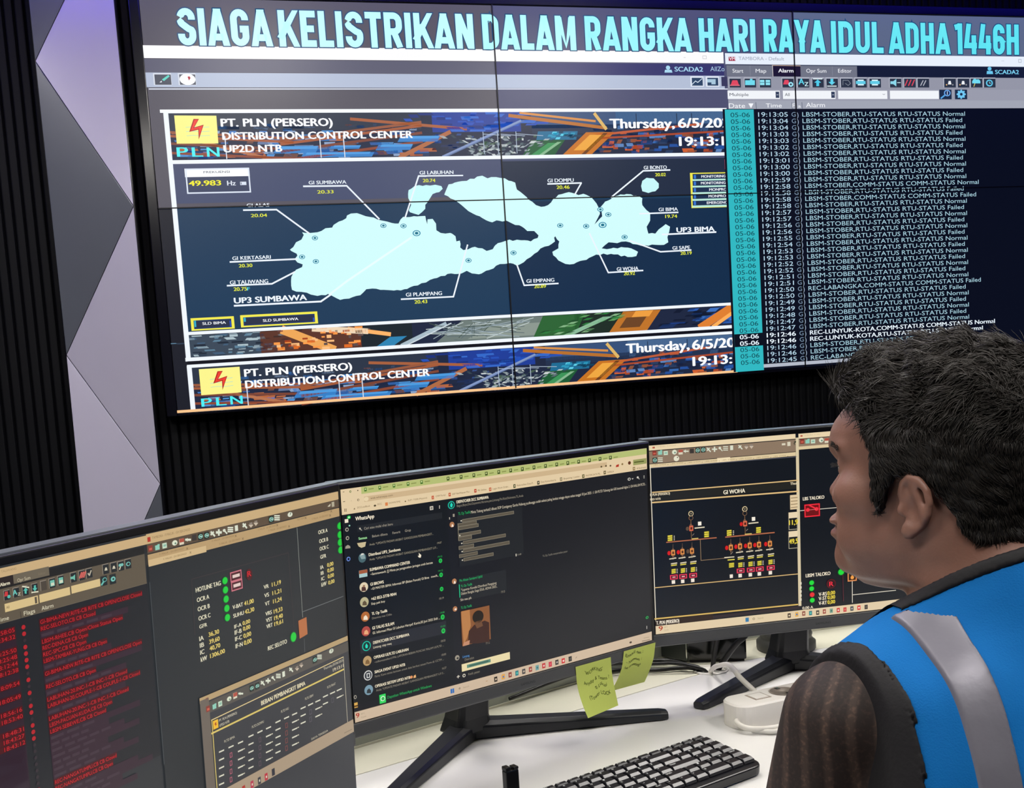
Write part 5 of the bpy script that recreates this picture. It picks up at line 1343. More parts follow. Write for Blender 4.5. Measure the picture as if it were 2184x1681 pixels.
CENTER=[
('r',0,'15171d',0,0,0.5272,0.2965),
('r',1,'e2cba4',0,0.265,0.5272,0.2965),
('r',2,'b4bd74',0.0293,0.2876,0.5272,0.2962),
('r',2,'cdb28a',0.0328,0.2772,0.445,0.2839),
('c',3,'e6d2aa',0.0357,0.2806,0.0033,0.0028),
('t',4,'6c5838','web.whatsapp.com',0.0415,0.2797,0.0329,0.0024,0),
('l',3,'5c4c30',[0.0031,0.2932,0.005,0.2933],0.0006),
('c',3,'4c6c28',0.0136,0.2926,0.0014,0.0014),
('c',4,'e2cba4',0.0136,0.2926,0.0008,0.0007),
('c',3,'4c3c24',0.0242,0.2927,0.0009,0.0007),
('l',3,'4c3c24',[0.0027,0.2811,0.0051,0.2813],0.0007),
('c',3,'bca884',0.0141,0.281,0.0006,0.0005),
('c',3,'4c3c24',0.0241,0.2809,0.0016,0.0014),
('c',4,'e2cba4',0.0241,0.2809,0.001,0.0009),
('f',3,'5c4830',0.0035,0.271,0.0048,0.2723,0.0005),
('f',3,'5c4830',0.0034,0.269,0.0046,0.2704,0.0005),
('f',3,'5c4830',0.0056,0.2707,0.0068,0.2721,0.0005),
('f',3,'5c4830',0.0054,0.2688,0.0067,0.2701,0.0005),
('t',4,'7a6240','DCCLoadBook',0.0219,0.2704,0.0183,0.0022,0),
('t',4,'7a6240','DCC',0.0512,0.2708,0.0064,0.0022,0),
('t',4,'7a6240','DOWNTIME',0.0682,0.2702,0.017,0.0022,0),
('t',4,'7a6240','BUP / TGSB (Mataram)',0.0971,0.27,0.0293,0.0022,0),
('t',4,'7a6240','CMP Portal',0.14,0.27,0.0155,0.0023,0),
('p',4,'7c6848',[0.0164,0.2698,0.0178,0.272,0.0189,0.2698],0),
('c',4,'4c4028',0.0474,0.2707,0.0018,0.0012),
('r',4,'d88048',0.0625,0.2684,0.0665,0.2726),
('c',4,'6c5838',0.0929,0.2704,0.001,0.0009),
('r',4,'c04828',0.1336,0.2678,0.1371,0.2724),
('r',5,'f0d8b0',0.135,0.2689,0.1357,0.2713),
('r',4,'3c4c1c',0.1589,0.2895,0.163,0.2944),
('r',5,'c4cc88',0.1598,0.2913,0.1616,0.2935),
('l',4,'8c9450',[0.1664,0.2916,0.1724,0.2917],0.0016),
('r',4,'3c4c1c',0.18,0.2893,0.1842,0.2943),
('r',5,'c4cc88',0.1809,0.2912,0.1827,0.2934),
('l',4,'8c9450',[0.1875,0.2914,0.1937,0.2915],0.0016),
('r',4,'3c4c1c',0.2009,0.2892,0.2052,0.2942),
('r',5,'c4cc88',0.2018,0.2911,0.2037,0.2933),
('l',4,'8c9450',[0.2086,0.2913,0.2149,0.2914],0.0016),
('r',4,'3c4c1c',0.2217,0.2891,0.2261,0.2941),
('r',5,'c4cc88',0.2226,0.291,0.2245,0.2932),
('l',4,'8c9450',[0.2295,0.2913,0.2359,0.2914],0.0016),
('r',4,'3c4c1c',0.2428,0.2889,0.2473,0.294),
('r',5,'c4cc88',0.2438,0.2908,0.2457,0.2931),
('l',4,'8c9450',[0.2508,0.2911,0.2573,0.2912],0.0016),
('r',4,'3c4c1c',0.2634,0.2888,0.268,0.2939),
('r',5,'c4cc88',0.2644,0.2907,0.2664,0.293),
('l',4,'8c9450',[0.2716,0.291,0.2782,0.2911],0.0016),
('r',4,'3c4c1c',0.2839,0.2884,0.2885,0.2936),
('r',5,'c4cc88',0.2849,0.2904,0.2868,0.2927),
('l',4,'8c9450',[0.2921,0.2906,0.2988,0.2907],0.0016),
('r',4,'3c4c1c',0.3046,0.2884,0.3093,0.2936),
('r',5,'c4cc88',0.3056,0.2903,0.3077,0.2926),
('l',4,'8c9450',[0.313,0.2906,0.3198,0.2907],0.0016),
('r',4,'3c4c1c',0.3254,0.2882,0.3302,0.2934),
('r',5,'c4cc88',0.3264,0.2902,0.3284,0.2925),
('l',4,'8c9450',[0.3339,0.2904,0.3408,0.2905],0.0016),
('r',4,'3c4c1c',0.346,0.2881,0.3509,0.2934),
('r',5,'c4cc88',0.3471,0.2901,0.3492,0.2924),
('l',4,'8c9450',[0.3547,0.2903,0.3617,0.2904],0.0016),
('r',4,'3c4c1c',0.3667,0.2878,0.3717,0.2932),
('r',5,'c4cc88',0.3678,0.2899,0.3699,0.2922),
('l',4,'8c9450',[0.3755,0.2901,0.3826,0.2902],0.0016),
('r',4,'3c4c1c',0.3873,0.2876,0.3923,0.293),
('r',5,'c4cc88',0.3884,0.2897,0.3905,0.292),
('l',4,'8c9450',[0.3962,0.2899,0.4035,0.29],0.0016),
('r',4,'3c4c1c',0.4082,0.2874,0.4133,0.2928),
('r',5,'c4cc88',0.4093,0.2895,0.4115,0.2919),
('l',4,'8c9450',[0.4173,0.2898,0.4247,0.2899],0.0016),
('r',4,'3c4c1c',0.4287,0.2873,0.4339,0.2928),
('r',5,'c4cc88',0.4298,0.2894,0.432,0.2918),
('l',4,'8c9450',[0.4379,0.2896,0.4454,0.2898],0.0016),
('r',4,'3c4c1c',0.4494,0.287,0.4547,0.2925),
('r',5,'c4cc88',0.4506,0.2891,0.4528,0.2915),
('l',4,'8c9450',[0.4588,0.2894,0.4664,0.2895],0.0016),
('r',4,'3c6c20',0.0333,0.2903,0.0368,0.2948),
('r',5,'d0dc98',0.034,0.2921,0.0358,0.294),
('l',4,'8c9450',[0.0399,0.2925,0.0467,0.2925],0.0014),
('r',4,'3c6c20',0.0541,0.2901,0.0578,0.2947),
('r',5,'d0dc98',0.0549,0.292,0.0567,0.2939),
('l',4,'8c9450',[0.0609,0.2923,0.0679,0.2924],0.0014),
('r',4,'3c6c20',0.0752,0.2902,0.0789,0.2947),
('r',5,'d0dc98',0.076,0.292,0.0778,0.294),
('l',4,'8c9450',[0.0821,0.2924,0.0892,0.2924],0.0014),
('r',4,'3c6c20',0.0964,0.2899,0.1002,0.2945),
('r',5,'d0dc98',0.0972,0.2918,0.0991,0.2937),
('l',4,'8c9450',[0.1034,0.2921,0.1106,0.2922],0.0014),
('r',4,'3c6c20',0.1172,0.2899,0.1211,0.2945),
('r',5,'d0dc98',0.118,0.2918,0.1199,0.2938),
('l',4,'8c9450',[0.1243,0.2922,0.1317,0.2922],0.0014),
('t',4,'6c5430','SAP NetWeaver Por..',0.1663,0.2696,0.0296,0.0024,0),
('r',4,'c04828',0.1605,0.2684,0.164,0.273),
('r',5,'e0caa0',0.1615,0.2699,0.1628,0.2718),
('t',4,'6c5430','PK Online',0.2085,0.2693,0.0143,0.0024,0),
('r',4,'b83020',0.2025,0.2683,0.2062,0.273),
('r',5,'e0caa0',0.2036,0.2698,0.2049,0.2718),
('t',4,'6c5430','Login Work Order...',0.2335,0.2686,0.0287,0.0024,0),
('r',4,'c05030',0.2273,0.2673,0.2311,0.272),
('r',5,'e0caa0',0.2284,0.2688,0.2298,0.2708),
('t',4,'6c5430','Rekonsiliasi Data P..',0.2755,0.2683,0.0295,0.0025,0),
('r',4,'3c4828',0.2692,0.2667,0.2731,0.2716),
('r',5,'e0caa0',0.2703,0.2683,0.2718,0.2704),
('t',4,'6c5430','Data Komunikasi la..',0.3183,0.268,0.0288,0.0025,0),
('r',4,'2c2c20',0.3117,0.2664,0.3158,0.2713),
('r',5,'e0caa0',0.3129,0.268,0.3144,0.2701),
('t',4,'6c5430','Biopeining | Looker..',0.3603,0.268,0.032,0.0025,0),
('r',4,'8c8060',0.3535,0.2666,0.3577,0.2716),
('r',5,'e0caa0',0.3547,0.2682,0.3563,0.2703),
('t',4,'6c5430','MASTER DATA PEL..',0.4027,0.2674,0.0297,0.0026,0),
('r',4,'4c4c20',0.3956,0.2661,0.4,0.2711),
('r',5,'e0caa0',0.3969,0.2677,0.3985,0.2699),
('t',4,'6c5430','SABILA',0.4448,0.2678,0.0131,0.0026,0),
('r',4,'5c5030',0.4376,0.2667,0.4421,0.2718),
('r',5,'e0caa0',0.4389,0.2683,0.4406,0.2705),
('t',4,'6c5430','All Bookmarks',0.5045,0.2669,0.0203,0.0027,0),
('r',4,'8c7448',0.4968,0.2659,0.5016,0.2711),
('r',5,'e0caa0',0.4982,0.2675,0.5,0.2698),
('c',4,'5c4c30',0.4335,0.2785,0.0018,0.0013),
('c',4,'5c4c30',0.4426,0.2787,0.0018,0.0013),
('c',4,'5c4c30',0.4516,0.278,0.0018,0.0013),
('p',4,'b03020',[0.4622,0.2746,0.4631,0.2777,0.4688,0.2786,0.4682,0.2748],0),
('c',4,'8c7448',0.4756,0.2778,0.002,0.0015),
('c',4,'5c3018',0.4902,0.2781,0.003,0.0026),
('r',3,'969a5c',0.4981,0.2735,0.526,0.2817),
('l',4,'4c5420',[0.5002,0.2779,0.5198,0.2776],0.0016),
('c',4,'d0ccc0',0.4888,0.2539,0.003,0.0022),
('c',5,'15171d',0.4888,0.2539,0.0016,0.0012),
('p',4,'d0ccc0',[0.4938,0.2543,0.4979,0.2544,0.4957,0.2526],0),
('c',4,'d0ccc0',0.5065,0.2546,0.0021,0.0015),
('l',4,'d0ccc0',[0.5077,0.2536,0.5097,0.2516],0.0009),
('c',4,'d0ccc0',0.5198,0.2555,0.0008,0.0006),
('c',4,'d0ccc0',0.5197,0.2539,0.0008,0.0006),
('c',4,'d0ccc0',0.5197,0.2522,0.0008,0.0006),
('r',1,'101418',0,0.022,0.1576,0.265),
('r',2,'1e2124',0.0202,0.2405,0.149,0.2489),
('t',4,'f0e4cc','WhatsApp',0.0183,0.2555,0.027,0.005,2),
('t',4,'a8a090','Cari atau mulai chat baru',0.0299,0.2426,0.0421,0.0032,1),
('c',4,'c8c0b0',0.0239,0.2449,0.0012,0.0011),
('l',4,'c8c0b0',[0.0248,0.2437,0.0264,0.2423],0.0007),
('r',4,'d8d0c0',0.13,0.2541,0.1352,0.259),
('r',5,'181c20',0.1312,0.2552,0.134,0.2578),
('c',6,'d8d0c0',0.1326,0.2565,0.0007,0.0006),
('c',4,'d8d0c0',0.1452,0.2579,0.0007,0.0006),
('c',4,'d8d0c0',0.1451,0.2564,0.0007,0.0006),
('c',4,'d8d0c0',0.145,0.2549,0.0007,0.0006),
('r',4,'f0e4cc',0.0031,0.2547,0.008,0.2593),
('c',4,'20c850',0.0092,0.261,0.0026,0.0022),
('c',5,'d8f0d0',0.0092,0.261,0.0012,0.0011),
('c',4,'a0dcc0',0.0093,0.2506,0.0011,0.001),
('c',4,'b0a898',0.0054,0.2462,0.0024,0.0025),
('c',5,'15171d',0.0054,0.2462,0.0014,0.0015),
('c',4,'b0a898',0.0054,0.2355,0.0024,0.0025),
('c',5,'15171d',0.0054,0.2355,0.0014,0.0015),
('p',4,'9c9484',[0.0013,0.2227,0.0019,0.2255,0.0054,0.2271,0.0085,0.2249,0.0087,0.2224],0),
('c',4,'6c8cd8',0.005,0.2093,0.0027,0.0028),
('c',5,'101428',0.005,0.2093,0.0016,0.0017),
('t',4,'a4e8a0','Semua',0.0212,0.2309,0.0121,0.0032,2),
('t',4,'a8a090','Belum dibaca',0.0409,0.2311,0.0226,0.0031,1),
('t',4,'a8a090','Favorit',0.071,0.231,0.0118,0.0031,1),
('t',4,'a8a090','Grup',0.0899,0.2311,0.0089,0.0031,1),
('t',4,'98907c','Anda: *UPDATE PADAM AKIBAT GANGGUAN PEMBANGKIT...',0.0361,0.2213,0.0972,0.0029,1),
('p',4,'c8b890',[0.0185,0.2272,0.0316,0.227,0.0298,0.2213,0.0244,0.2204,0.0206,0.2227],0),
('t',4,'ece0c4','Distribusi UP3_Sumbawa',0.0344,0.2082,0.0472,0.0038,2),
('t',4,'98907c','Anda: *UPDATE PADAM AKIBAT GANGGUAN PEMBANGKIT U.P...',0.0349,0.2024,0.1037,0.0029,1),
('t',4,'98907c','19:07',0.1386,0.2081,0.0071,0.0025,1),
('t',4,'ece0c4','SUMBAWA COMMAND CENTER',0.0345,0.189,0.0604,0.0038,2),
('t',4,'ece0c4','~Sammawawh: [] Minta pe pengecekan jaringan arah berate',0.035,0.1835,0.095,0.0031,1),
('t',4,'28a850','19:12',0.1383,0.1898,0.0073,0.0023,1),
('t',4,'ece0c4','GI BROWS',0.0342,0.1703,0.0196,0.0038,2),
('t',4,'ece0c4','~GI MASTER BIMA: Informasi BP (Beban Puncak) GI Bima',0.0345,0.1648,0.0887,0.0031,1),
('t',4,'ece0c4','mw/A..',0.1264,0.165,0.0117,0.003,1),
('t',4,'28a850','19:12',0.1381,0.171,0.0073,0.0023,1),
('c',4,'46646a',0.0248,0.2076,0.0056,0.0061),
('p',5,'88a0a0',[0.0208,0.2108,0.0238,0.2128,0.0277,0.2122,0.0292,0.206,0.0234,0.2061],0),
('p',6,'e0dcd0',[0.0218,0.211,0.0239,0.2135,0.0268,0.2131,0.0271,0.2118],0),
('r',4,'a8c8c8',0.0188,0.1831,0.0306,0.1922),
('r',5,'a05838',0.0188,0.1878,0.0309,0.1922),
('c',4,'e0d0b0',0.0245,0.1704,0.0062,0.0061),
('p',5,'503028',[0.0206,0.1656,0.0212,0.1706,0.0246,0.1717,0.0269,0.1696,0.0274,0.1652],0),
('c',6,'a07858',0.0244,0.1718,0.0017,0.0015),
('c',4,'20c450',0.1424,0.1853,0.0028,0.003),
('t',5,'0c2c14','0',0.1412,0.1841,0.0021,0.0027,2),
('c',4,'20c450',0.1423,0.1664,0.0028,0.003),
('t',5,'0c2c14','0',0.1412,0.1653,0.0021,0.0027,2),
('c',4,'20c450',0.142,0.1474,0.0028,0.003),
('t',5,'0c2c14','0',0.1409,0.1462,0.0021,0.0027,2),
('p',6,'f4e8d0',[0.109,0.2014,0.1102,0.1995,0.1124,0.1978,0.1116,0.1944,0.1086,0.1949,0.1072,0.1973,0.1091,0.1974],0),
('t',4,'ece0c4','+62 853-3778-9044',0.0342,0.1515,0.0375,0.0039,2),
('t',4,'ece0c4','TL Op Taufik',0.0336,0.1325,0.0233,0.0037,2),
('t',4,'ece0c4','GI TALAS SULAM',0.0333,0.1138,0.0324,0.004,2),
('t',4,'ece0c4','DISPATCHER DCC SUMBAWA',0.0333,0.0949,0.0545,0.0038,2),
('t',4,'ece0c4','OPERASI ULPLTD LABUHAN',0.0329,0.0756,0.0525,0.0038,2),
('t',4,'ece0c4','SIAGA EVENT UP2D NTB',0.0329,0.0567,0.046,0.0038,2),
('t',4,'ece0c4','OPERASI SISTEM UP2D NTB',0.0323,0.038,0.0534,0.0038,2),
('t',4,'ece0c4','Siap pak boy',0.0338,0.1457,0.0204,0.0029,1),
('t',4,'ece0c4','GI. Informasi Pikat GI Labuhan Harsyaf: Kamis,05 Juni 2025 Shift ...',0.0334,0.1078,0.1038,0.0032,1),
('t',4,'ece0c4','Lintang: siap maq',0.0331,0.0892,0.027,0.0029,1),
('t',4,'948c7c','Diterima mas Chika',0.0337,0.1271,0.0295,0.0027,1),
('t',4,'948c7c','~zulkarnaenalbert1996: LAPORAN BEBAN PUNCAK MALAM ULPLTD ...',0.0333,0.0702,0.1076,0.0028,1),
('t',4,'948c7c','Fariz: Kami minta bantuan untuk data berikut sesuai Form di: CCTM ...',0.033,0.0514,0.107,0.0028,1),
('t',4,'948c7c','Anda: *UPDATE PADAM AKIBAT GANGGUAN PEMBANGKIT U.P.3...',0.0335,0.0328,0.1062,0.0028,1),
('t',4,'948c7c','18:19',0.1374,0.1338,0.0073,0.0028,1),
('t',4,'948c7c','18:03',0.1366,0.0763,0.0073,0.0028,1),
('t',4,'948c7c','18:00',0.1367,0.0575,0.0071,0.0028,1),
('t',4,'948c7c','16:27',0.1364,0.0391,0.0068,0.0028,1),
('c',4,'20c450',0.1414,0.1096,0.0031,0.0035),
('t',5,'0c2c14','0',0.1401,0.1083,0.0026,0.003,2),
('t',4,'28a850','19:08',0.1376,0.1146,0.0071,0.0024,1),
('c',4,'20c450',0.1414,0.0909,0.0031,0.0035),
('t',5,'0c2c14','0',0.14,0.0896,0.0026,0.003,2),
('t',4,'28a850','15:23',0.1375,0.096,0.0071,0.0024,1),
('r',2,'24262c',0.0143,0.0865,0.147,0.1038),
('c',4,'b8b088',0.0239,0.1512,0.0063,0.0064),
('p',5,'605038',[0.0206,0.1477,0.0216,0.1517,0.0245,0.1532,0.0269,0.1503,0.0272,0.1467],0),
('c',4,'b06830',0.0241,0.1325,0.0063,0.0064),
('p',5,'f0e0c8',[0.0208,0.1289,0.0217,0.1329,0.0247,0.1344,0.0271,0.1315,0.0273,0.1279],0),
('c',4,'b04840',0.0238,0.1137,0.0063,0.0064),
('p',5,'e8a878',[0.0204,0.1102,0.0214,0.1142,0.0244,0.1157,0.0268,0.1127,0.027,0.1091],0),
('c',4,'12c4a8',0.0232,0.0947,0.0063,0.0064),
('c',5,'14302c',0.0232,0.0947,0.0052,0.0053),
('p',6,'20d8bc',[0.023,0.0983,0.0251,0.0948,0.0242,0.0918,0.0216,0.0923,0.0211,0.0952],0),
('c',4,'b89868',0.0231,0.0754,0.0063,0.0064),
('p',5,'806038',[0.0198,0.0719,0.0207,0.0759,0.0237,0.0774,0.0261,0.0743,0.0263,0.0707],0),
('c',4,'d8d8d4',0.023,0.0564,0.0063,0.0065),
('c',5,'2c3038',0.023,0.0564,0.0052,0.0053),
('f',6,'d8d8d4',0.0206,0.0533,0.0256,0.0595,0.0011),
('c',4,'7898a8',0.0227,0.0374,0.0064,0.0065),
('p',5,'2c3438',[0.0193,0.0339,0.0203,0.0379,0.0233,0.0394,0.0257,0.0363,0.0259,0.0326],0),
('c',5,'e09058',0.0874,0.0398,0.0022,0.0019),
('p',5,'e8b070',[0.0904,0.0376,0.0912,0.0407,0.0941,0.0418,0.0946,0.0378],0),
('r',4,'30d45c',0.0377,0.0154,0.0471,0.0271),
('c',5,'e0f4dc',0.0425,0.0215,0.0034,0.0033),
('c',6,'30b050',0.0425,0.0215,0.0024,0.0024),
('t',4,'22b058','Dapatkan WhatsApp untuk Windows',0.0495,0.0195,0.0688,0.0037,1),
('c',4,'a8a090',0.0026,0.0328,0.0021,0.0025),
('c',5,'15171d',0.0026,0.0328,0.0012,0.0015),
('r',4,'d8a850',0.0005,0.0188,0.0055,0.0255),
('r',5,'5c3c14',0.0003,0.02,0.0056,0.0222),
('r',6,'cdb69c',0,0,0.5272,0.0137),
('t',7,'b03024','9',0.0016,0.0058,0.0048,0.006,2),
('t',7,'9c8c74','28°C',0.0086,0.0084,0.0059,0.0019,0),
('t',7,'9c8c74','Cerah',0.009,0.0039,0.0074,0.0019,0),
('r',7,'2c6cb4',0.1476,0.0035,0.1536,0.0097),
('l',8,'cdb69c',[0.1508,0.01,0.1504,0.0038],0.0004),
('c',7,'5c4c40',0.1627,0.0072,0.0015,0.0012),
('c',8,'cdb69c',0.1627,0.0072,0.0008,0.0007),
('t',7,'9c8870','Search',0.1685,0.006,0.0098,0.0022,0),
('r',7,'2c241c',0.2212,0.0027,0.2267,0.0098),
('r',8,'cdb69c',0.2228,0.0049,0.2253,0.0074),
('r',7,'e0a040',0.2343,0.0033,0.2399,0.0104),
('r',8,'3c78c0',0.236,0.0056,0.2384,0.0081),
('r',7,'8c3c30',0.2463,0.0033,0.252,0.0105),
('r',8,'cdb69c',0.248,0.0056,0.2505,0.0081),
('r',7,'2c7c84',0.2585,0.0031,0.2642,0.0102),
('r',8,'60c8b0',0.2602,0.0054,0.2627,0.0079),
('r',7,'3c3c40',0.2707,0.0028,0.2765,0.01),
('r',8,'cdb69c',0.2724,0.0051,0.275,0.0077),
('r',7,'9c4038',0.2829,0.0031,0.2887,0.0103),
('r',8,'cdb69c',0.2846,0.0054,0.2872,0.0079),
('r',7,'6c9c9c',0.2951,0.0028,0.3011,0.0101),
('r',8,'3c6c6c',0.2969,0.0052,0.2995,0.0077),
('r',7,'c02c30',0.3073,0.003,0.3133,0.0103),
('r',8,'e8c8c0',0.3091,0.0053,0.3117,0.0079),
('r',7,'c83848',0.3194,0.0025,0.3254,0.0099),
('r',8,'d8606c',0.3212,0.0049,0.3238,0.0075),
('r',7,'34302c',0.3318,0.0027,0.3379,0.0101),
('r',8,'b8b0a8',0.3336,0.0051,0.3363,0.0077),
('r',7,'d03034',0.3438,0.0023,0.35,0.0097),
('r',8,'f0d8d0',0.3457,0.0046,0.3484,0.0073),
('r',7,'34302c',0.3571,0.0023,0.3633,0.0097),
('r',8,'605850',0.359,0.0047,0.3617,0.0073),
('l',7,'8c7c68',[0.3707,0.0046,0.373,0.0065],0.0008),
('l',7,'b0885c',[0.2071,0.0071,0.2098,0.0071],0.0008),
('c',7,'4c3c30',0.4818,0.0057,0.0026,0.0016),
('l',7,'8c7c68',[0.5058,0.0027,0.5228,0.0017],0.0012),
('l',7,'a8987c',[0.5097,0.0066,0.521,0.006],0.0009),
('c',4,'18c4a8',0.1641,0.2565,0.0054,0.0052),
('c',5,'14302c',0.1641,0.2565,0.0043,0.0042),
('p',6,'20d8bc',[0.1639,0.2603,0.1662,0.2568,0.1648,0.2536,0.1625,0.2539,0.1618,0.2569],0),
('t',4,'ece0c4','DISPATCHER DCC SUMBAWA',0.173,0.2575,0.0529,0.004,2),
('t',4,'8c8474','Bagus,Bayu,Doi,Gayatmin,Harsana,yen,Lintang,Pln,Rizal,Rukmana,TL,Anda',0.173,0.2527,0.113,0.0032,1),
('t',4,'20b060','TL Op Taufik:',0.1746,0.2416,0.0202,0.0037,1),
('t',4,'d8ccb4','Minta Tolong terkait2 dibuat SOP Contigency Gardu Hubung ya,ditunggu sudah selesai paling lambat minggu depan selasa tanggal 10 Juni 2025 : 1. GH PLTD Taliwang dari GIS kesemall digise 2. GH HAL,GH PLTD...',0.1954,0.241,0.328,0.0037,1),
('r',2,'1d2024',0.173,0.1719,0.283,0.2411),
('r',4,'5c5446',0.1804,0.231,0.2681,0.2352),
('f',5,'8c8472',0.1804,0.231,0.2681,0.2352,0.0005),
('r',4,'5c5446',0.173,0.226,0.204,0.2305),
('f',5,'8c8472',0.173,0.226,0.204,0.2305,0.0005),
('r',4,'5c5446',0.1734,0.2216,0.2068,0.2263),
('f',5,'8c8472',0.1734,0.2216,0.2068,0.2263,0.0005),
('r',4,'5c5446',0.1739,0.2122,0.2102,0.2169),
('f',5,'8c8472',0.1739,0.2122,0.2102,0.2169,0.0005),
('r',4,'5c5446',0.173,0.2071,0.1948,0.2124),
('f',5,'8c8472',0.173,0.2071,0.1948,0.2124,0.0005),
('r',4,'5c5446',0.18,0.2013,0.2522,0.2058),
('f',5,'8c8472',0.18,0.2013,0.2522,0.2058,0.0005),
('r',4,'5c5446',0.1726,0.1952,0.1977,0.2),
('f',5,'8c8472',0.1726,0.1952,0.1977,0.2,0.0005),
('r',4,'5c5446',0.1797,0.1903,0.2582,0.1949),
('f',5,'8c8472',0.1797,0.1903,0.2582,0.1949,0.0005),
('r',4,'5c5446',0.1726,0.1843,0.2033,0.1888),
('f',5,'8c8472',0.1726,0.1843,0.2033,0.1888,0.0005),
('r',4,'5c5446',0.1797,0.1785,0.2299,0.183),
('f',5,'8c8472',0.1797,0.1785,0.2299,0.183,0.0005),
('r',4,'807866',0.1727,0.2072,0.1737,0.2308),
('c',5,'e0d8c4',0.1787,0.2335,0.0011,0.0009),
('c',5,'e0d8c4',0.1753,0.2142,0.0011,0.0009),
('c',5,'e0d8c4',0.1779,0.2032,0.0011,0.0009),
('c',5,'e0d8c4',0.1779,0.1921,0.0011,0.0009),
('c',5,'e0d8c4',0.1776,0.1805,0.0011,0.0009),
('c',4,'b07850',0.1637,0.2305,0.0038,0.0037),
('p',5,'f0e0d0',[0.1623,0.2275,0.1634,0.2313,0.1656,0.23,0.1658,0.2273],0),
('c',4,'b07850',0.1629,0.1542,0.0038,0.0037),
('p',5,'f0e0d0',[0.1615,0.1513,0.1627,0.1551,0.1648,0.1536,0.165,0.1509],0),
('r',4,'a09888',0.1658,0.2404,0.1685,0.2443),
('l',4,'d0c8b8',[0.1603,0.2405,0.1603,0.2381],0.001),
('r',4,'d0c8b8',0.2683,0.1714,0.2699,0.175),
('t',4,'a09888','11:49',0.2717,0.1719,0.0063,0.0025,1),
('t',4,'8c8678','TL Op Taufik menyematkan pesan',0.3165,0.163,0.0461,0.0028,1),
('t',4,'20b868','Pln Ahsan Sumiarni Upild',0.1717,0.1517,0.0376,0.0035,1),
('r',2,'1f2226',0.1696,0.1249,0.2505,0.1559),
('l',5,'20c88c',[0.1705,0.1483,0.1707,0.1311],0.0012),
('t',5,'20b868','TL Op Taufik',0.1731,0.1441,0.0187,0.0033,1),
('t',5,'d0c4ac','"Laporan Kondisi Distribusi Pengajang',0.1734,0.1388,0.0594,0.0034,1),
('t',5,'d0c4ac','Dalam Rangka Siaga IDUL ADHA 2025..',0.1731,0.1338,0.0607,0.0034,1),
('t',5,'d8ccb4','Siiv mas pik',0.1715,0.1257,0.0182,0.0033,1),
('t',5,'20b868','TL Op Taufik',0.1715,0.1149,0.0181,0.0033,1),
('t',5,'5898d8','Lintang',0.1705,0.0475,0.0112,0.0034,1),
('t',5,'8c8474','Diteruskan',0.1737,0.0429,0.0153,0.0034,0),
('t',5,'8c8474','Ketik pesan',0.1784,0.0217,0.019,0.0034,1),
('t',5,'8c8474','19:10',0.2402,0.1243,0.0064,0.0034,0),
('t',5,'8c8474','19:12',0.2102,0.0583,0.0066,0.0034,0),
('c',4,'b07850',0.162,0.1168,0.0037,0.0036),
('c',5,'f0e0d0',0.1626,0.1162,0.0017,0.0014),
('c',4,'9c9484',0.1616,0.0498,0.0037,0.0036),
('c',5,'1c2024',0.1621,0.0492,0.0017,0.0014),
('r',4,'8a5630',0.171,0.064,0.2191,0.1112),
('p',5,'b87c48',[0.1717,0.0991,0.1718,0.1116,0.1856,0.1115,0.1863,0.089,0.179,0.0734,0.1733,0.0661],0),
('p',6,'3c2018',[0.18,0.0659,0.1824,0.0825,0.1917,0.0892,0.2097,0.0918,0.217,0.0879,0.2164,0.0609,0.1961,0.0626],0),
('c',7,'201810',0.1987,0.0993,0.0094,0.0087),
('p',7,'6c4830',[0.1919,0.0928,0.2038,0.0941,0.2063,0.0851,0.1958,0.0835],0),
('p',7,'c08868',[0.1711,0.0638,0.1729,0.0686,0.1832,0.0701,0.182,0.064],0),
('r',4,'e8d8a8',0.1683,0.0289,0.2508,0.0392),
('l',5,'5c8c78',[0.1782,0.0345,0.2156,0.0343],0.0046),
('l',6,'3c6458',[0.1812,0.0344,0.2125,0.0345],0.0022),
('l',4,'d0c8b8',[0.1598,0.0237,0.1639,0.0238],0.0012),
('l',4,'d0c8b8',[0.1619,0.0254,0.1617,0.0218],0.0012),
('c',4,'d0c8b8',0.1714,0.0231,0.0026,0.0024),
('c',5,'15171d',0.1714,0.0231,0.0014,0.0012),
('c',4,'20a850',0.5187,0.0371,0.003,0.0022),
('c',5,'15171d',0.5187,0.0371,0.0015,0.0011),
('l',4,'c8c4bc',[0.5175,0.0238,0.5174,0.0197],0.0012),
]
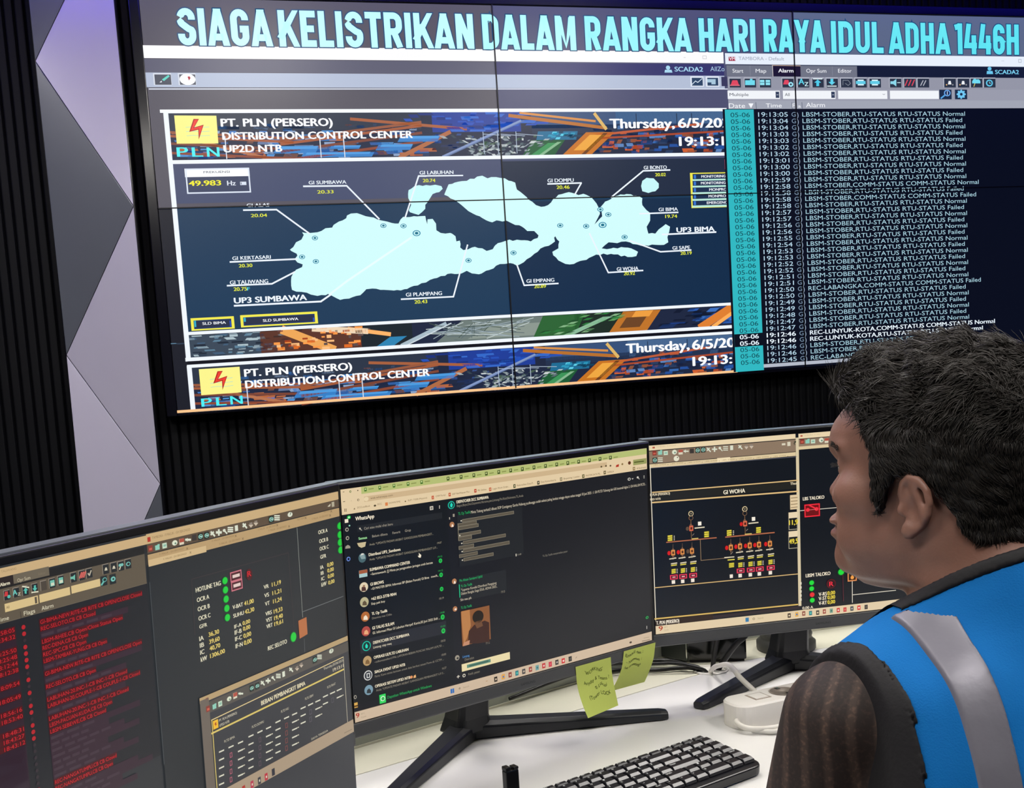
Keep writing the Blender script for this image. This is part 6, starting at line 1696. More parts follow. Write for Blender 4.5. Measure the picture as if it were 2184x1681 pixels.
RIGHT=[
('r',0,'0b1119',0,0,0.5272,0.2965),
('r',1,'e8d3ac',0,0.2886,0.239,0.2962),
('r',1,'e8d3ac',0.244,0.288,0.5272,0.2958),
('r',1,'8c7762',0,0.2685,0.239,0.2874),
('r',1,'8c7762',0.244,0.2752,0.5272,0.287),
('r',1,'dcc79e',0,0.2616,0.239,0.2676),
('r',1,'dcc79e',0.244,0.2708,0.5272,0.2758),
('r',3,'d8c8a4',0.239,0.02,0.244,0.2901),
('r',3,'e0d8c4',0,0.02,0.0014,0.2658),
('r',4,'8a3a30',0.0049,0.2807,0.0115,0.2879),
('r',5,'c8604c',0.0061,0.2825,0.0102,0.2848),
('r',4,'8cc8b4',0.0141,0.2811,0.0205,0.2866),
('r',4,'8cc8b4',0.0173,0.2861,0.0207,0.2881),
('r',4,'c4d8c0',0.0229,0.2799,0.0296,0.2862),
('r',5,'8cb8a4',0.0242,0.282,0.0283,0.2844),
('c',4,'dce0c8',0.0402,0.2833,0.0038,0.0037),
('c',5,'6c8c78',0.0409,0.2826,0.0014,0.0013),
('r',4,'d8d0b8',0.0466,0.2789,0.0534,0.2862),
('r',5,'b05040',0.0466,0.2823,0.0535,0.2862),
('l',5,'d8dcc8',[0.0554,0.2835,0.0624,0.2829],0.0018),
('p',5,'d8dcc8',[0.055,0.2835,0.0583,0.2859,0.0581,0.2806],0),
('r',4,'3a3430',0.0648,0.2793,0.0716,0.2865),
('r',4,'202824',0.0739,0.2791,0.0814,0.2871),
('c',5,'8cc4b4',0.0776,0.2831,0.0032,0.003),
('c',6,'202824',0.0776,0.2831,0.0021,0.002),
('l',7,'a8d8c8',[0.0762,0.2832,0.079,0.2829],0.0011),
('r',4,'202824',0.0828,0.2792,0.0903,0.2872),
('c',5,'8cc4b4',0.0866,0.2833,0.0032,0.003),
('c',6,'202824',0.0866,0.2833,0.0021,0.002),
('l',7,'a8d8c8',[0.0852,0.2834,0.088,0.2831],0.0011),
('l',5,'d8dcc8',[0.093,0.2854,0.0981,0.2796],0.0018),
('l',5,'d8dcc8',[0.0929,0.2817,0.0965,0.2848],0.0018),
('l',5,'d8dcc8',[0.1014,0.283,0.1085,0.2824],0.0022),
('l',5,'d8dcc8',[0.105,0.2861,0.1048,0.2793],0.0022),
('c',5,'d8dcc8',0.1135,0.2839,0.0021,0.002),
('l',5,'d8dcc8',[0.1142,0.2829,0.1173,0.2793],0.0014),
('l',5,'d8dcc8',[0.1194,0.2856,0.1265,0.2851],0.0013),
('l',5,'d8dcc8',[0.1194,0.2829,0.1265,0.2824],0.0013),
('l',5,'d8dcc8',[0.1193,0.2802,0.1264,0.2797],0.0013),
('r',5,'d8dcc8',0.1304,0.2792,0.1352,0.2863),
('l',5,'d8dcc8',[0.1446,0.2854,0.1498,0.2796],0.0018),
('l',5,'d8dcc8',[0.1445,0.2817,0.1482,0.2848],0.0018),
('p',5,'c8b8a4',[0.1534,0.2831,0.1605,0.2825,0.1568,0.2784],0),
('r',5,'8c8074',0.1548,0.283,0.1591,0.2853),
('p',5,'c8b8a4',[0.1617,0.2833,0.1689,0.2828,0.1652,0.2786],0),
('r',5,'8c8074',0.1632,0.2832,0.1674,0.2856),
('r',4,'8a3a30',0.2461,0.2797,0.2532,0.2871),
('r',5,'c8604c',0.2475,0.2815,0.2518,0.2839),
('r',4,'8cc8b4',0.2553,0.2797,0.2621,0.2853),
('r',4,'8cc8b4',0.2586,0.2848,0.2622,0.2868),
('r',4,'c4d8c0',0.2643,0.279,0.2715,0.2853),
('r',5,'8cb8a4',0.2657,0.2811,0.2701,0.2835),
('c',4,'dce0c8',0.2818,0.2832,0.004,0.0038),
('c',5,'6c8c78',0.2826,0.2824,0.0015,0.0014),
('r',4,'d8d0b8',0.2875,0.2781,0.2947,0.2855),
('r',5,'b05040',0.2875,0.2815,0.2948,0.2855),
('l',5,'d8dcc8',[0.2953,0.2828,0.3027,0.2823],0.0018),
('p',5,'d8dcc8',[0.2949,0.2829,0.2983,0.2853,0.2982,0.2799],0),
('r',4,'202824',0.0048,0.2694,0.0122,0.2773),
('c',5,'8cc4b4',0.0085,0.2734,0.0031,0.003),
('c',6,'202824',0.0085,0.2734,0.0021,0.002),
('l',7,'a8d8c8',[0.0071,0.2735,0.0099,0.2732],0.0011),
('l',5,'d8dcc8',[0.0137,0.2765,0.0206,0.276],0.0013),
('l',5,'d8dcc8',[0.0136,0.2738,0.0205,0.2733],0.0013),
('l',5,'d8dcc8',[0.0135,0.2712,0.0205,0.2706],0.0013),
('c',5,'e4e0c8',0.0429,0.2733,0.0044,0.0042),
('c',6,'3c4030',0.0446,0.2749,0.0009,0.0009),
('r',4,'d8d0b8',0.2157,0.2799,0.2217,0.2831),
('r',4,'d8d0b8',0.2249,0.2781,0.2301,0.2846),
('t',4,'2c3428','?',0.2355,0.2793,0.0039,0.0059,2),
('r',4,'b05038',0.0053,0.2916,0.0092,0.2941),
('r',4,'b05038',0.2469,0.2911,0.2505,0.2934),
('t',4,'c8b48c','TAMBORA - F. WOHA',0.0108,0.2925,0.0321,0.0022,0),
('t',4,'c8b48c','TAMBORA - F. PALI',0.2517,0.2915,0.0285,0.0023,0),
('t',4,'a08c60','J. BIMA - GI WOHA',0.0059,0.2651,0.0204,0.0022,0),
('t',4,'5c4828','x',0.0281,0.2644,0.0019,0.0018,1),
('t',4,'a08c60','J. BIMA - GI WOHA',0.0333,0.2648,0.0206,0.0022,0),
('t',4,'5c4828','x',0.0557,0.264,0.0019,0.0018,1),
('t',4,'a08c60','J. BIMA - GI WOHA',0.0608,0.2644,0.0207,0.0022,0),
('t',4,'5c4828','x',0.0834,0.2636,0.0019,0.0018,1),
('t',4,'a08c60','J. BIMA - GI WOHA',0.0886,0.264,0.0208,0.0022,0),
('t',4,'5c4828','x',0.1112,0.2633,0.0019,0.0018,1),
('t',4,'a08c60','J. BIMA - GI WOHA',0.1165,0.2636,0.0209,0.0023,0),
('t',4,'5c4828','x',0.1392,0.2629,0.0019,0.0018,1),
('t',4,'a08c60','J. BIMA - GI WOHA',0.1445,0.2632,0.021,0.0023,0),
('t',4,'5c4828','x',0.1674,0.2625,0.0019,0.0018,1),
('t',4,'a08c60','J. BIMA - GI WOHA',0.1727,0.2628,0.0211,0.0023,0),
('t',4,'5c4828','x',0.1958,0.2621,0.0019,0.0018,1),
('t',4,'a08c60','J. BIMA - GI WOHA',0.2011,0.2624,0.0213,0.0023,0),
('t',4,'5c4828','x',0.2243,0.2617,0.0019,0.0018,1),
('r',2,'f0dcb4',0.109,0.2617,0.1302,0.2684),
('r',2,'20201c',0,0.2097,0.239,0.2232),
('l',4,'e0bc80',[0.0027,0.2241,0.2413,0.2229],0.0017),
('l',4,'e0bc80',[0.0021,0.2084,0.241,0.2054],0.0022),
('l',4,'d8b478',[0.0011,0.0745,0.2386,0.0727],0.0014),
('l',4,'d8b460',[-0.0007,0.0249,0.2377,0.023],0.0022),
('l',3,'6c6c78',[0.0023,0.2618,0.2407,0.2601],0.0007),
('t',5,'f4ead0','GI WOHA',0.1176,0.2112,0.0354,0.0064,2),
('t',5,'e8d8b8','PT. PLN (PERSERO)',-0.004,0.2187,0.0345,0.0038,2),
('t',5,'e8d8b8','UP2D NTB',-0.0042,0.2119,0.0195,0.0031,2),
('t',5,'e8d8b8','Thur',0.2285,0.2166,0.0117,0.0041,2),
('l',4,'5c4838',[0.0329,0.1401,0.0321,0.1163],0.001),
('r',6,'e09048',0.0293,0.1229,0.0356,0.1313),
('r',7,'5c3018',0.0309,0.1249,0.0341,0.1291),
('c',5,'d01818',0.0259,0.127,0.0026,0.0034),
('p',5,'7c5840',[0.0327,0.1346,0.03,0.1312,0.0352,0.1307],0),
('p',5,'7c5840',[0.0322,0.1191,0.0302,0.1225,0.0344,0.1221],0),
('l',5,'a09080',[0.0321,0.1163,0.0355,0.1201],0.0007),
('l',4,'5c4838',[0.048,0.1401,0.0472,0.1162],0.001),
('r',6,'e09048',0.0444,0.1228,0.0508,0.1312),
('r',7,'5c3018',0.046,0.1248,0.0492,0.129),
('c',5,'d01818',0.041,0.127,0.0026,0.0034),
('p',5,'7c5840',[0.0479,0.1346,0.0451,0.1312,0.0503,0.1307],0),
('p',5,'7c5840',[0.0473,0.119,0.0453,0.1224,0.0496,0.122],0),
('l',5,'a09080',[0.0472,0.1162,0.0507,0.1201],0.0007),
('l',4,'5c4838',[0.0637,0.1399,0.0629,0.1161],0.001),
('r',6,'e09048',0.0601,0.1227,0.0664,0.1311),
('r',7,'5c3018',0.0616,0.1247,0.0648,0.1289),
('c',5,'5c4838',0.0566,0.1268,0.0026,0.0034),
('p',5,'7c5840',[0.0635,0.1345,0.0608,0.131,0.066,0.1305],0),
('p',5,'7c5840',[0.063,0.1189,0.061,0.1223,0.0652,0.1219],0),
('l',5,'a09080',[0.0629,0.1161,0.0663,0.1199],0.0007),
('l',5,'d8ccb0',[0.0265,0.1176,0.0369,0.1182],0.0017),
('l',5,'d8ccb0',[0.029,0.1097,0.038,0.1102],0.0019),
('l',5,'e0d050',[0.029,0.107,0.0375,0.1073],0.0017),
('l',5,'e0d040',[0.0297,0.1,0.0353,0.1004],0.0019),
('c',5,'c8c0b0',0.0382,0.1001,0.0009,0.0009),
('l',5,'e0d040',[0.0296,0.0975,0.0353,0.0978],0.0019),
('c',5,'c8c0b0',0.0381,0.0976,0.0009,0.0009),
('l',5,'e0d040',[0.0295,0.095,0.0352,0.0953],0.0019),
('c',5,'c8c0b0',0.038,0.095,0.0009,0.0009),
('r',6,'e83c58',0.0261,0.0848,0.0386,0.0921),
('r',7,'4c1018',0.0277,0.0861,0.037,0.0908),
('r',8,'f0a0a8',0.0298,0.0875,0.0349,0.0894),
('r',6,'f0e4d4',0.0286,0.0779,0.0341,0.0835),
('l',5,'d8ccb0',[0.0416,0.1173,0.052,0.1179],0.0017),
('l',5,'d8ccb0',[0.0442,0.1094,0.0532,0.1099],0.0019),
('l',5,'e0d050',[0.0441,0.1067,0.0526,0.107],0.0017),
('l',5,'e0d040',[0.0448,0.0997,0.0505,0.1],0.0019),
('c',5,'c8c0b0',0.0533,0.0997,0.0009,0.0009),
('l',5,'e0d040',[0.0447,0.0971,0.0504,0.0975],0.0019),
('c',5,'c8c0b0',0.0533,0.0972,0.0009,0.0009),
('l',5,'e0d040',[0.0446,0.0946,0.0503,0.095],0.0019),
('c',5,'c8c0b0',0.0532,0.0947,0.0009,0.0009),
('r',6,'e83c58',0.0412,0.0844,0.0538,0.0917),
('r',7,'4c1018',0.0428,0.0858,0.0522,0.0904),
('r',8,'f0a0a8',0.0449,0.0871,0.0501,0.089),
('r',6,'f0e4d4',0.0438,0.0775,0.0493,0.0831),
('l',5,'d8ccb0',[0.0579,0.1173,0.0684,0.1179],0.0017),
('l',5,'d8ccb0',[0.0605,0.1094,0.0696,0.1099],0.0019),
('l',5,'e0d050',[0.0604,0.1067,0.069,0.107],0.0017),
('l',5,'e0d040',[0.0612,0.0997,0.0669,0.1],0.0019),
('c',5,'c8c0b0',0.0697,0.0997,0.0009,0.0009),
('l',5,'e0d040',[0.0611,0.0971,0.0668,0.0975],0.0019),
('c',5,'c8c0b0',0.0697,0.0972,0.001,0.0009),
('l',5,'e0d040',[0.061,0.0946,0.0667,0.0949],0.0019),
('c',5,'c8c0b0',0.0696,0.0947,0.001,0.0009),
('r',6,'e83c58',0.0576,0.0844,0.0702,0.0917),
('r',7,'4c1018',0.0592,0.0857,0.0686,0.0904),
('r',8,'f0a0a8',0.0613,0.0871,0.0665,0.089),
('r',6,'f0e4d4',0.0602,0.0774,0.0657,0.0831),
('l',4,'5c4838',[0.1276,0.1394,0.1269,0.1154],0.001),
('r',6,'e09048',0.124,0.1221,0.1305,0.1305),
('r',7,'5c3018',0.1256,0.1241,0.1289,0.1283),
('c',5,'d01818',0.1205,0.1263,0.0026,0.0035),
('p',5,'7c5840',[0.1274,0.1339,0.1247,0.1305,0.13,0.13],0),
('p',5,'7c5840',[0.127,0.1182,0.125,0.1217,0.1293,0.1212],0),
('l',5,'a09080',[0.1269,0.1154,0.1304,0.1193],0.0007),
('l',4,'5c4838',[0.1428,0.1399,0.1421,0.1158],0.001),
('r',6,'e09048',0.1392,0.1225,0.1457,0.131),
('r',7,'5c3018',0.1408,0.1245,0.1441,0.1287),
('c',5,'d01818',0.1357,0.1267,0.0026,0.0035),
('p',5,'7c5840',[0.1426,0.1343,0.1399,0.1309,0.1452,0.1304],0),
('p',5,'7c5840',[0.1422,0.1186,0.1401,0.1221,0.1445,0.1216],0),
('l',5,'a09080',[0.1421,0.1158,0.1456,0.1197],0.0007),
('l',4,'5c4838',[0.1589,0.1397,0.1583,0.1157],0.001),
('r',6,'e09048',0.1553,0.1223,0.1619,0.1308),
('r',7,'5c3018',0.157,0.1243,0.1602,0.1286),
('c',5,'d01818',0.1518,0.1265,0.0027,0.0035),
('p',5,'7c5840',[0.1588,0.1342,0.156,0.1307,0.1614,0.1302],0),
('p',5,'7c5840',[0.1584,0.1185,0.1563,0.1219,0.1607,0.1215],0),
('l',5,'a09080',[0.1583,0.1157,0.1618,0.1195],0.0007),
('l',4,'5c4838',[0.1744,0.1397,0.1739,0.1156],0.001),
('r',6,'e09048',0.1708,0.1222,0.1774,0.1307),
('r',7,'5c3018',0.1725,0.1242,0.1758,0.1285),
('c',5,'d01818',0.1673,0.1264,0.0027,0.0035),
('p',5,'7c5840',[0.1743,0.1341,0.1715,0.1307,0.1769,0.1302],0),
('p',5,'7c5840',[0.1739,0.1184,0.1718,0.1218,0.1762,0.1214],0),
('l',5,'a09080',[0.1739,0.1156,0.1773,0.1194],0.0007),
('l',4,'5c4838',[0.1926,0.1394,0.1921,0.1152],0.001),
('r',6,'e09048',0.189,0.1219,0.1957,0.1304),
('r',7,'5c3018',0.1907,0.1239,0.194,0.1282),
('c',5,'d01818',0.1855,0.1261,0.0027,0.0035),
('p',5,'7c5840',[0.1925,0.1338,0.1897,0.1303,0.1951,0.1298],0),
('p',5,'7c5840',[0.1922,0.118,0.19,0.1215,0.1944,0.1211],0),
('l',5,'a09080',[0.1921,0.1152,0.1956,0.1191],0.0007),
('l',5,'d8ccb0',[0.1361,0.1171,0.1468,0.1177],0.0017),
('l',5,'d8ccb0',[0.1388,0.1092,0.148,0.1097],0.0019),
('l',5,'e0d050',[0.1388,0.1064,0.1475,0.1067],0.0017),
('l',5,'e0d040',[0.1395,0.0994,0.1454,0.0997],0.0019),
('c',5,'c8c0b0',0.1483,0.0994,0.001,0.0009),
('l',5,'e0d040',[0.1395,0.0968,0.1453,0.0972],0.0019),
('c',5,'c8c0b0',0.1482,0.0969,0.001,0.0009),
('l',5,'e0d040',[0.1394,0.0942,0.1452,0.0946],0.0019),
('c',5,'c8c0b0',0.1481,0.0943,0.001,0.0009),
('r',6,'e83c58',0.136,0.084,0.1488,0.0913),
('r',7,'4c1018',0.1376,0.0853,0.1472,0.09),
('r',8,'f0a0a8',0.1397,0.0867,0.145,0.0886),
('r',6,'f0e4d4',0.1386,0.077,0.1443,0.0827),
('l',5,'d8ccb0',[0.153,0.1169,0.1637,0.1175],0.0017),
('l',5,'d8ccb0',[0.1557,0.1089,0.165,0.1094],0.0019),
('l',5,'e0d050',[0.1557,0.1062,0.1644,0.1065],0.0017),
('l',5,'e0d040',[0.1565,0.0991,0.1623,0.0995],0.0019),
('c',5,'c8c0b0',0.1652,0.0992,0.001,0.0009),
('l',5,'e0d040',[0.1564,0.0965,0.1622,0.0969],0.0019),
('c',5,'c8c0b0',0.1652,0.0966,0.001,0.0009),
('l',5,'e0d040',[0.1564,0.094,0.1622,0.0943],0.0019),
('c',5,'c8c0b0',0.1651,0.094,0.001,0.0009),
('r',6,'e83c58',0.1529,0.0837,0.1658,0.091),
('r',7,'4c1018',0.1545,0.085,0.1641,0.0897),
('r',8,'f0a0a8',0.1567,0.0864,0.162,0.0883),
('r',6,'f0e4d4',0.1556,0.0767,0.1613,0.0824),
('l',5,'d8ccb0',[0.1681,0.1168,0.1788,0.1174],0.0017),
('l',5,'d8ccb0',[0.1708,0.1089,0.18,0.1094],0.0019),
('l',5,'e0d050',[0.1707,0.1061,0.1795,0.1064],0.0017),
('l',5,'e0d040',[0.1715,0.099,0.1774,0.0994],0.0019),
('c',5,'c8c0b0',0.1803,0.0991,0.001,0.0009),
('l',5,'e0d040',[0.1715,0.0965,0.1773,0.0968],0.0019),
('c',5,'c8c0b0',0.1802,0.0965,0.001,0.0009),
('l',5,'e0d040',[0.1714,0.0939,0.1773,0.0942],0.0019),
('c',5,'c8c0b0',0.1802,0.094,0.001,0.0009),
('r',6,'e83c58',0.1679,0.0836,0.1809,0.091),
('r',7,'4c1018',0.1696,0.0849,0.1792,0.0896),
('r',8,'f0a0a8',0.1718,0.0863,0.1771,0.0882),
('r',6,'f0e4d4',0.1706,0.0766,0.1764,0.0823),
('l',5,'d8ccb0',[0.1865,0.1169,0.1973,0.1175],0.0017),
('l',5,'d8ccb0',[0.1893,0.109,0.1986,0.1095],0.0019),
('l',5,'e0d050',[0.1892,0.1062,0.198,0.1065],0.0017),
('l',5,'e0d040',[0.19,0.0991,0.1959,0.0994],0.0019),
('c',5,'c8c0b0',0.1988,0.0992,0.001,0.0009),
('l',5,'e0d040',[0.19,0.0965,0.1958,0.0969],0.0019),
('c',5,'c8c0b0',0.1988,0.0966,0.001,0.0009),
('l',5,'e0d040',[0.1899,0.0939,0.1958,0.0943],0.0019),
('c',5,'c8c0b0',0.1987,0.094,0.001,0.0009),
('r',6,'e83c58',0.1864,0.0836,0.1995,0.091),
('r',7,'4c1018',0.1881,0.085,0.1978,0.0897),
('r',8,'f0a0a8',0.1903,0.0864,0.1956,0.0883),
('r',6,'f0e4d4',0.1892,0.0766,0.1949,0.0823),
('l',5,'e0d040',[0.1241,0.1004,0.1314,0.1006],0.0019),
('l',5,'e0d040',[0.1241,0.0979,0.1313,0.0981],0.0019),
('l',5,'e0d040',[0.124,0.0953,0.1312,0.0955],0.0019),
('r',6,'f0e4d4',0.1242,0.0775,0.1293,0.0832),
('l',5,'d8ccb0',[0.1165,0.1111,0.1321,0.1108],0.0017),
('l',5,'e0d050',[0.1219,0.1067,0.1325,0.1066],0.0017),
('l',5,'b06848',[0.0225,0.1443,0.1038,0.144],0.0017),
('l',5,'b06848',[0.1191,0.1435,0.2002,0.1433],0.0019),
('l',4,'8c7458',[0.0775,0.1432,0.0777,0.1103,0.1249,0.1101],0.001),
('c',5,'d8c498',0.0635,0.1857,0.0042,0.0043),
('c',6,'0b1119',0.0635,0.1857,0.0031,0.0032),
('t',7,'d8c498','Y',0.0618,0.1839,0.0033,0.0032,1),
('c',5,'7c5c40',0.0633,0.1789,0.0038,0.0036),
('c',6,'0b1119',0.0633,0.1789,0.0028,0.0027),
('l',4,'7c5c40',[0.0631,0.1757,0.0632,0.1469],0.001),
('r',6,'d86848',0.06,0.1585,0.0664,0.1668),
('r',7,'4c1810',0.0616,0.1607,0.0648,0.1646),
('c',5,'5c4838',0.057,0.1626,0.0026,0.0032),
('r',6,'f4ecdc',0.0744,0.1659,0.0799,0.1719),
('l',5,'d8ccb0',[0.0693,0.1623,0.0845,0.1625],0.0019),
('p',5,'7c5840',[0.063,0.1711,0.0603,0.1673,0.0655,0.1668],0),
('l',5,'a09080',[0.0647,0.1513,0.0677,0.1538],0.0007),
('c',5,'d8c498',0.1519,0.1851,0.0043,0.0044),
('c',6,'0b1119',0.1519,0.1851,0.0031,0.0032),
('t',7,'d8c498','Y',0.1501,0.1833,0.0034,0.0032,1),
('c',5,'7c5c40',0.1517,0.1782,0.0038,0.0037),
('c',6,'0b1119',0.1517,0.1782,0.0029,0.0028),
('l',4,'7c5c40',[0.1516,0.175,0.1518,0.146],0.001),
('r',6,'d86848',0.1485,0.1577,0.155,0.1661),
('r',7,'4c1810',0.1501,0.1599,0.1534,0.1639),
('c',5,'c81818',0.1455,0.1618,0.0026,0.0032),
('r',6,'f4ecdc',0.1631,0.1652,0.1687,0.1712),
('l',5,'d8ccb0',[0.158,0.1616,0.1735,0.1618],0.0019),
('p',5,'7c5840',[0.1515,0.1704,0.1487,0.1665,0.154,0.1661],0),
('l',5,'a09080',[0.1534,0.1504,0.1563,0.1529],0.0007),
('l',5,'e0d040',[0.0254,0.1536,0.0315,0.1537],0.0024),
('c',5,'c8c0b0',0.0353,0.1527,0.0009,0.0009),
('l',5,'e0d040',[0.0253,0.1504,0.0314,0.1505],0.0024),
('c',5,'c8c0b0',0.0352,0.15,0.0009,0.0009),
('l',5,'e0d040',[0.0252,0.1472,0.0313,0.1474],0.0024),
('c',5,'c8c0b0',0.0351,0.1472,0.0009,0.0009),
('l',5,'e0d040',[0.085,0.154,0.0912,0.1541],0.0024),
('l',5,'e0d040',[0.0849,0.1508,0.0911,0.1509],0.0024),
('l',5,'e0d040',[0.0848,0.1476,0.091,0.1477],0.0024),
('l',5,'e0d040',[0.1222,0.1529,0.1284,0.153],0.0024),
('c',5,'c8c0b0',0.1323,0.1519,0.001,0.0009),
('l',5,'e0d040',[0.1221,0.1496,0.1284,0.1498],0.0024),
('c',5,'c8c0b0',0.1322,0.1492,0.001,0.0009),
('l',5,'e0d040',[0.122,0.1464,0.1283,0.1465],0.0024),
('c',5,'c8c0b0',0.1321,0.1464,0.001,0.0009),
('l',5,'e0d040',[0.1708,0.153,0.1771,0.1531],0.0024),
('l',5,'e0d040',[0.1708,0.1498,0.1771,0.1499],0.0024),
('l',5,'e0d040',[0.1707,0.1465,0.177,0.1466],0.0024),
('l',6,'e0c870',[0.0638,0.1459,0.0738,0.1459],0.0014),
('l',6,'e0c870',[0.1513,0.1451,0.162,0.145],0.0014),
('r',5,'e0c8a0',0.2277,0.1773,0.24,0.2003),
('l',6,'7c6848',[0.2291,0.1956,0.2398,0.1958],0.001),
('l',6,'7c6848',[0.229,0.1905,0.2397,0.1907],0.001),
('l',6,'7c6848',[0.2289,0.1855,0.2396,0.1857],0.001),
('l',6,'7c6848',[0.2288,0.1804,0.2395,0.1806],0.001),
('r',5,'e8d4b0',0.2247,0.1636,0.2397,0.1729),
('f',4,'b0a890',0.2246,0.1449,0.2404,0.165,0.001),
('t',6,'f0d848','11,9',0.2253,0.1529,0.0147,0.0079,2),
('r',5,'e8d4b0',0.2242,0.1334,0.2392,0.1427),
('f',4,'b0a890',0.224,0.1146,0.2398,0.1348,0.001),
('t',6,'f0d848','49,5',0.2248,0.1226,0.0147,0.0079,2),
('r',3,'28180f',0,0.0134,0.0947,0.0227),
('t',6,'f4e8d4','T. PLN (PERSERO)',0.0013,0.0155,0.0373,0.0056,2),
('l',3,'2c2024',[0.0958,0.0176,0.2396,0.0181],0.0048),
('r',4,'dfcaa6',0,0,0.5272,0.0132),
('t',6,'b03c24','9',0.005,0.0053,0.0062,0.0074,2),
('t',6,'a89878','28°C',0.0136,0.0089,0.0057,0.0023,0),
('t',6,'a89878','Cerah',0.0135,0.0043,0.0071,0.0023,0),
('r',6,'2c78a8',0.1485,0.004,0.1541,0.0107),
('c',6,'7c6c54',0.1625,0.0076,0.002,0.0019),
('c',7,'dfcaa6',0.1625,0.0076,0.0012,0.0012),
('t',6,'b0a080','Search',0.1689,0.0063,0.0098,0.0031,0),
('r',6,'3c2c20',0.2199,0.003,0.2252,0.0102),
('r',7,'dfcaa6',0.2213,0.0052,0.2238,0.0079),
('r',6,'e0a840',0.2328,0.0035,0.2381,0.0107),
('r',7,'3c78c0',0.2342,0.0058,0.2367,0.0084),
('r',6,'8c4438',0.2447,0.0036,0.25,0.0109),
('r',7,'dfcaa6',0.2461,0.0059,0.2486,0.0086),
('r',6,'2c7c84',0.2564,0.0031,0.2617,0.0103),
('r',7,'60c8b0',0.2578,0.0054,0.2603,0.008),
('r',6,'443c34',0.2686,0.0025,0.274,0.0098),
('r',7,'dfcaa6',0.27,0.0048,0.2725,0.0075),
('r',6,'a0483c',0.2801,0.0032,0.2855,0.0105),
('r',7,'dfcaa6',0.2816,0.0055,0.284,0.0081),
('r',6,'7ca08c',0.2921,0.0031,0.2975,0.0104),
('r',7,'3c6c5c',0.2936,0.0054,0.2961,0.0081),
('r',6,'c83430',0.3042,0.0028,0.3096,0.0101),
('r',7,'f0d0c8',0.3056,0.0051,0.3081,0.0077),
('r',6,'c84040',0.3157,0.0025,0.3212,0.0098),
('r',7,'e08070',0.3172,0.0048,0.3197,0.0075),
('r',6,'3c4048',0.3278,0.0029,0.3333,0.0102),
('r',7,'b8b0a8',0.3293,0.0052,0.3318,0.0079),
('r',6,'d83430',0.34,0.003,0.3455,0.0104),
('r',7,'f4e0d8',0.3415,0.0054,0.344,0.008),
('r',6,'3c3430',0.3526,0.0029,0.3582,0.0102),
('r',7,'706458',0.3542,0.0052,0.3567,0.0079),
('t',5,'f0e4cc','LBS TALOKO',0.2493,0.19,0.0361,0.0053,2),
('r',4,'6c0c10',0.2518,0.1632,0.2776,0.1827),
('f',6,'ec2838',0.2514,0.1628,0.2776,0.1832,0.0019),
('c',6,'f03040',0.2571,0.1744,0.0032,0.003),
('c',6,'f03040',0.2719,0.1745,0.0032,0.003),
('l',6,'f03040',[0.2597,0.1816,0.2719,0.1745],0.0022),
('l',5,'d8d0c0',[0.2443,0.1741,0.2517,0.1742],0.001),
('l',5,'d8d0c0',[0.2778,0.1739,0.3082,0.1736],0.001),
('l',7,'f08080',[0.26,0.1741,0.2699,0.1742],0.0007),
('t',5,'f0e4cc','LBSM TALOKO',0.2521,0.0657,0.042,0.0057,2),
('c',5,'0c6c20',0.3127,0.0686,0.006,0.0057),
('c',6,'16d838',0.3127,0.0686,0.0048,0.0046),
('c',5,'0c6c20',0.2618,0.0561,0.0047,0.0045),
('c',6,'16d838',0.2618,0.0561,0.0038,0.0036),
('c',5,'0c6c20',0.2617,0.0464,0.0047,0.0045),
('c',6,'16d838',0.2617,0.0464,0.0038,0.0036),
('c',5,'6c1014',0.2623,0.0366,0.0047,0.0045),
('c',6,'e42c30',0.2623,0.0366,0.0038,0.0036),
('c',5,'0c6c20',0.2624,0.0274,0.0047,0.0045),
('c',6,'16d838',0.2624,0.0274,0.0038,0.0036),
('c',5,'5c0c14',0.2954,0.0511,0.008,0.0076),
('c',6,'240a10',0.2954,0.0511,0.0065,0.0062),
('t',7,'f02c40','R',0.2919,0.0473,0.007,0.0076,2),
('t',5,'f0e4cc','V-RS',0.2737,0.0329,0.014,0.0059,2),
('t',5,'f0d848','0,00',0.2889,0.0332,0.0128,0.006,2),
('t',5,'f0e4cc','V-ST',0.2736,0.0258,0.014,0.006,2),
('t',5,'f0d848','0,00',0.2888,0.0261,0.0128,0.006,2),
('t',5,'f0e4cc','V-RT',0.2735,0.0182,0.014,0.006,2),
('t',5,'f0d848','0,00',0.2887,0.0184,0.0128,0.006,2),
('t',5,'e8dcc4','0,00 A',0.2455,0.0141,0.0182,0.0043,2),
('f',6,'e08c50',0.3237,0.0516,0.3396,0.0732,0.0019),
('r',5,'2c1408',0.3237,0.0516,0.3396,0.0732),
('c',7,'f0a048',0.3316,0.0577,0.003,0.0029),
('l',7,'f0a048',[0.3317,0.0653,0.3316,0.0591],0.0019),
('l',5,'d8d0c0',[0.3318,0.0524,0.3317,0.0163],0.0012),
('l',5,'d8d0c0',[0.3318,0.029,0.4078,0.0288],0.0012),
('l',5,'5c1c28',[0.3156,0.0657,0.3161,0.0203],0.001),
('r',5,'e0d8c4',0.2421,0.055,0.2447,0.0589),
('r',5,'e0d8c4',0.2419,0.0484,0.2446,0.0523),
('r',5,'e0d8c4',0.2418,0.0418,0.2445,0.0456),
('r',5,'e0d8c4',0.2417,0.0352,0.2444,0.039),
('r',5,'e0d8c4',0.2416,0.0285,0.2443,0.0324),
]

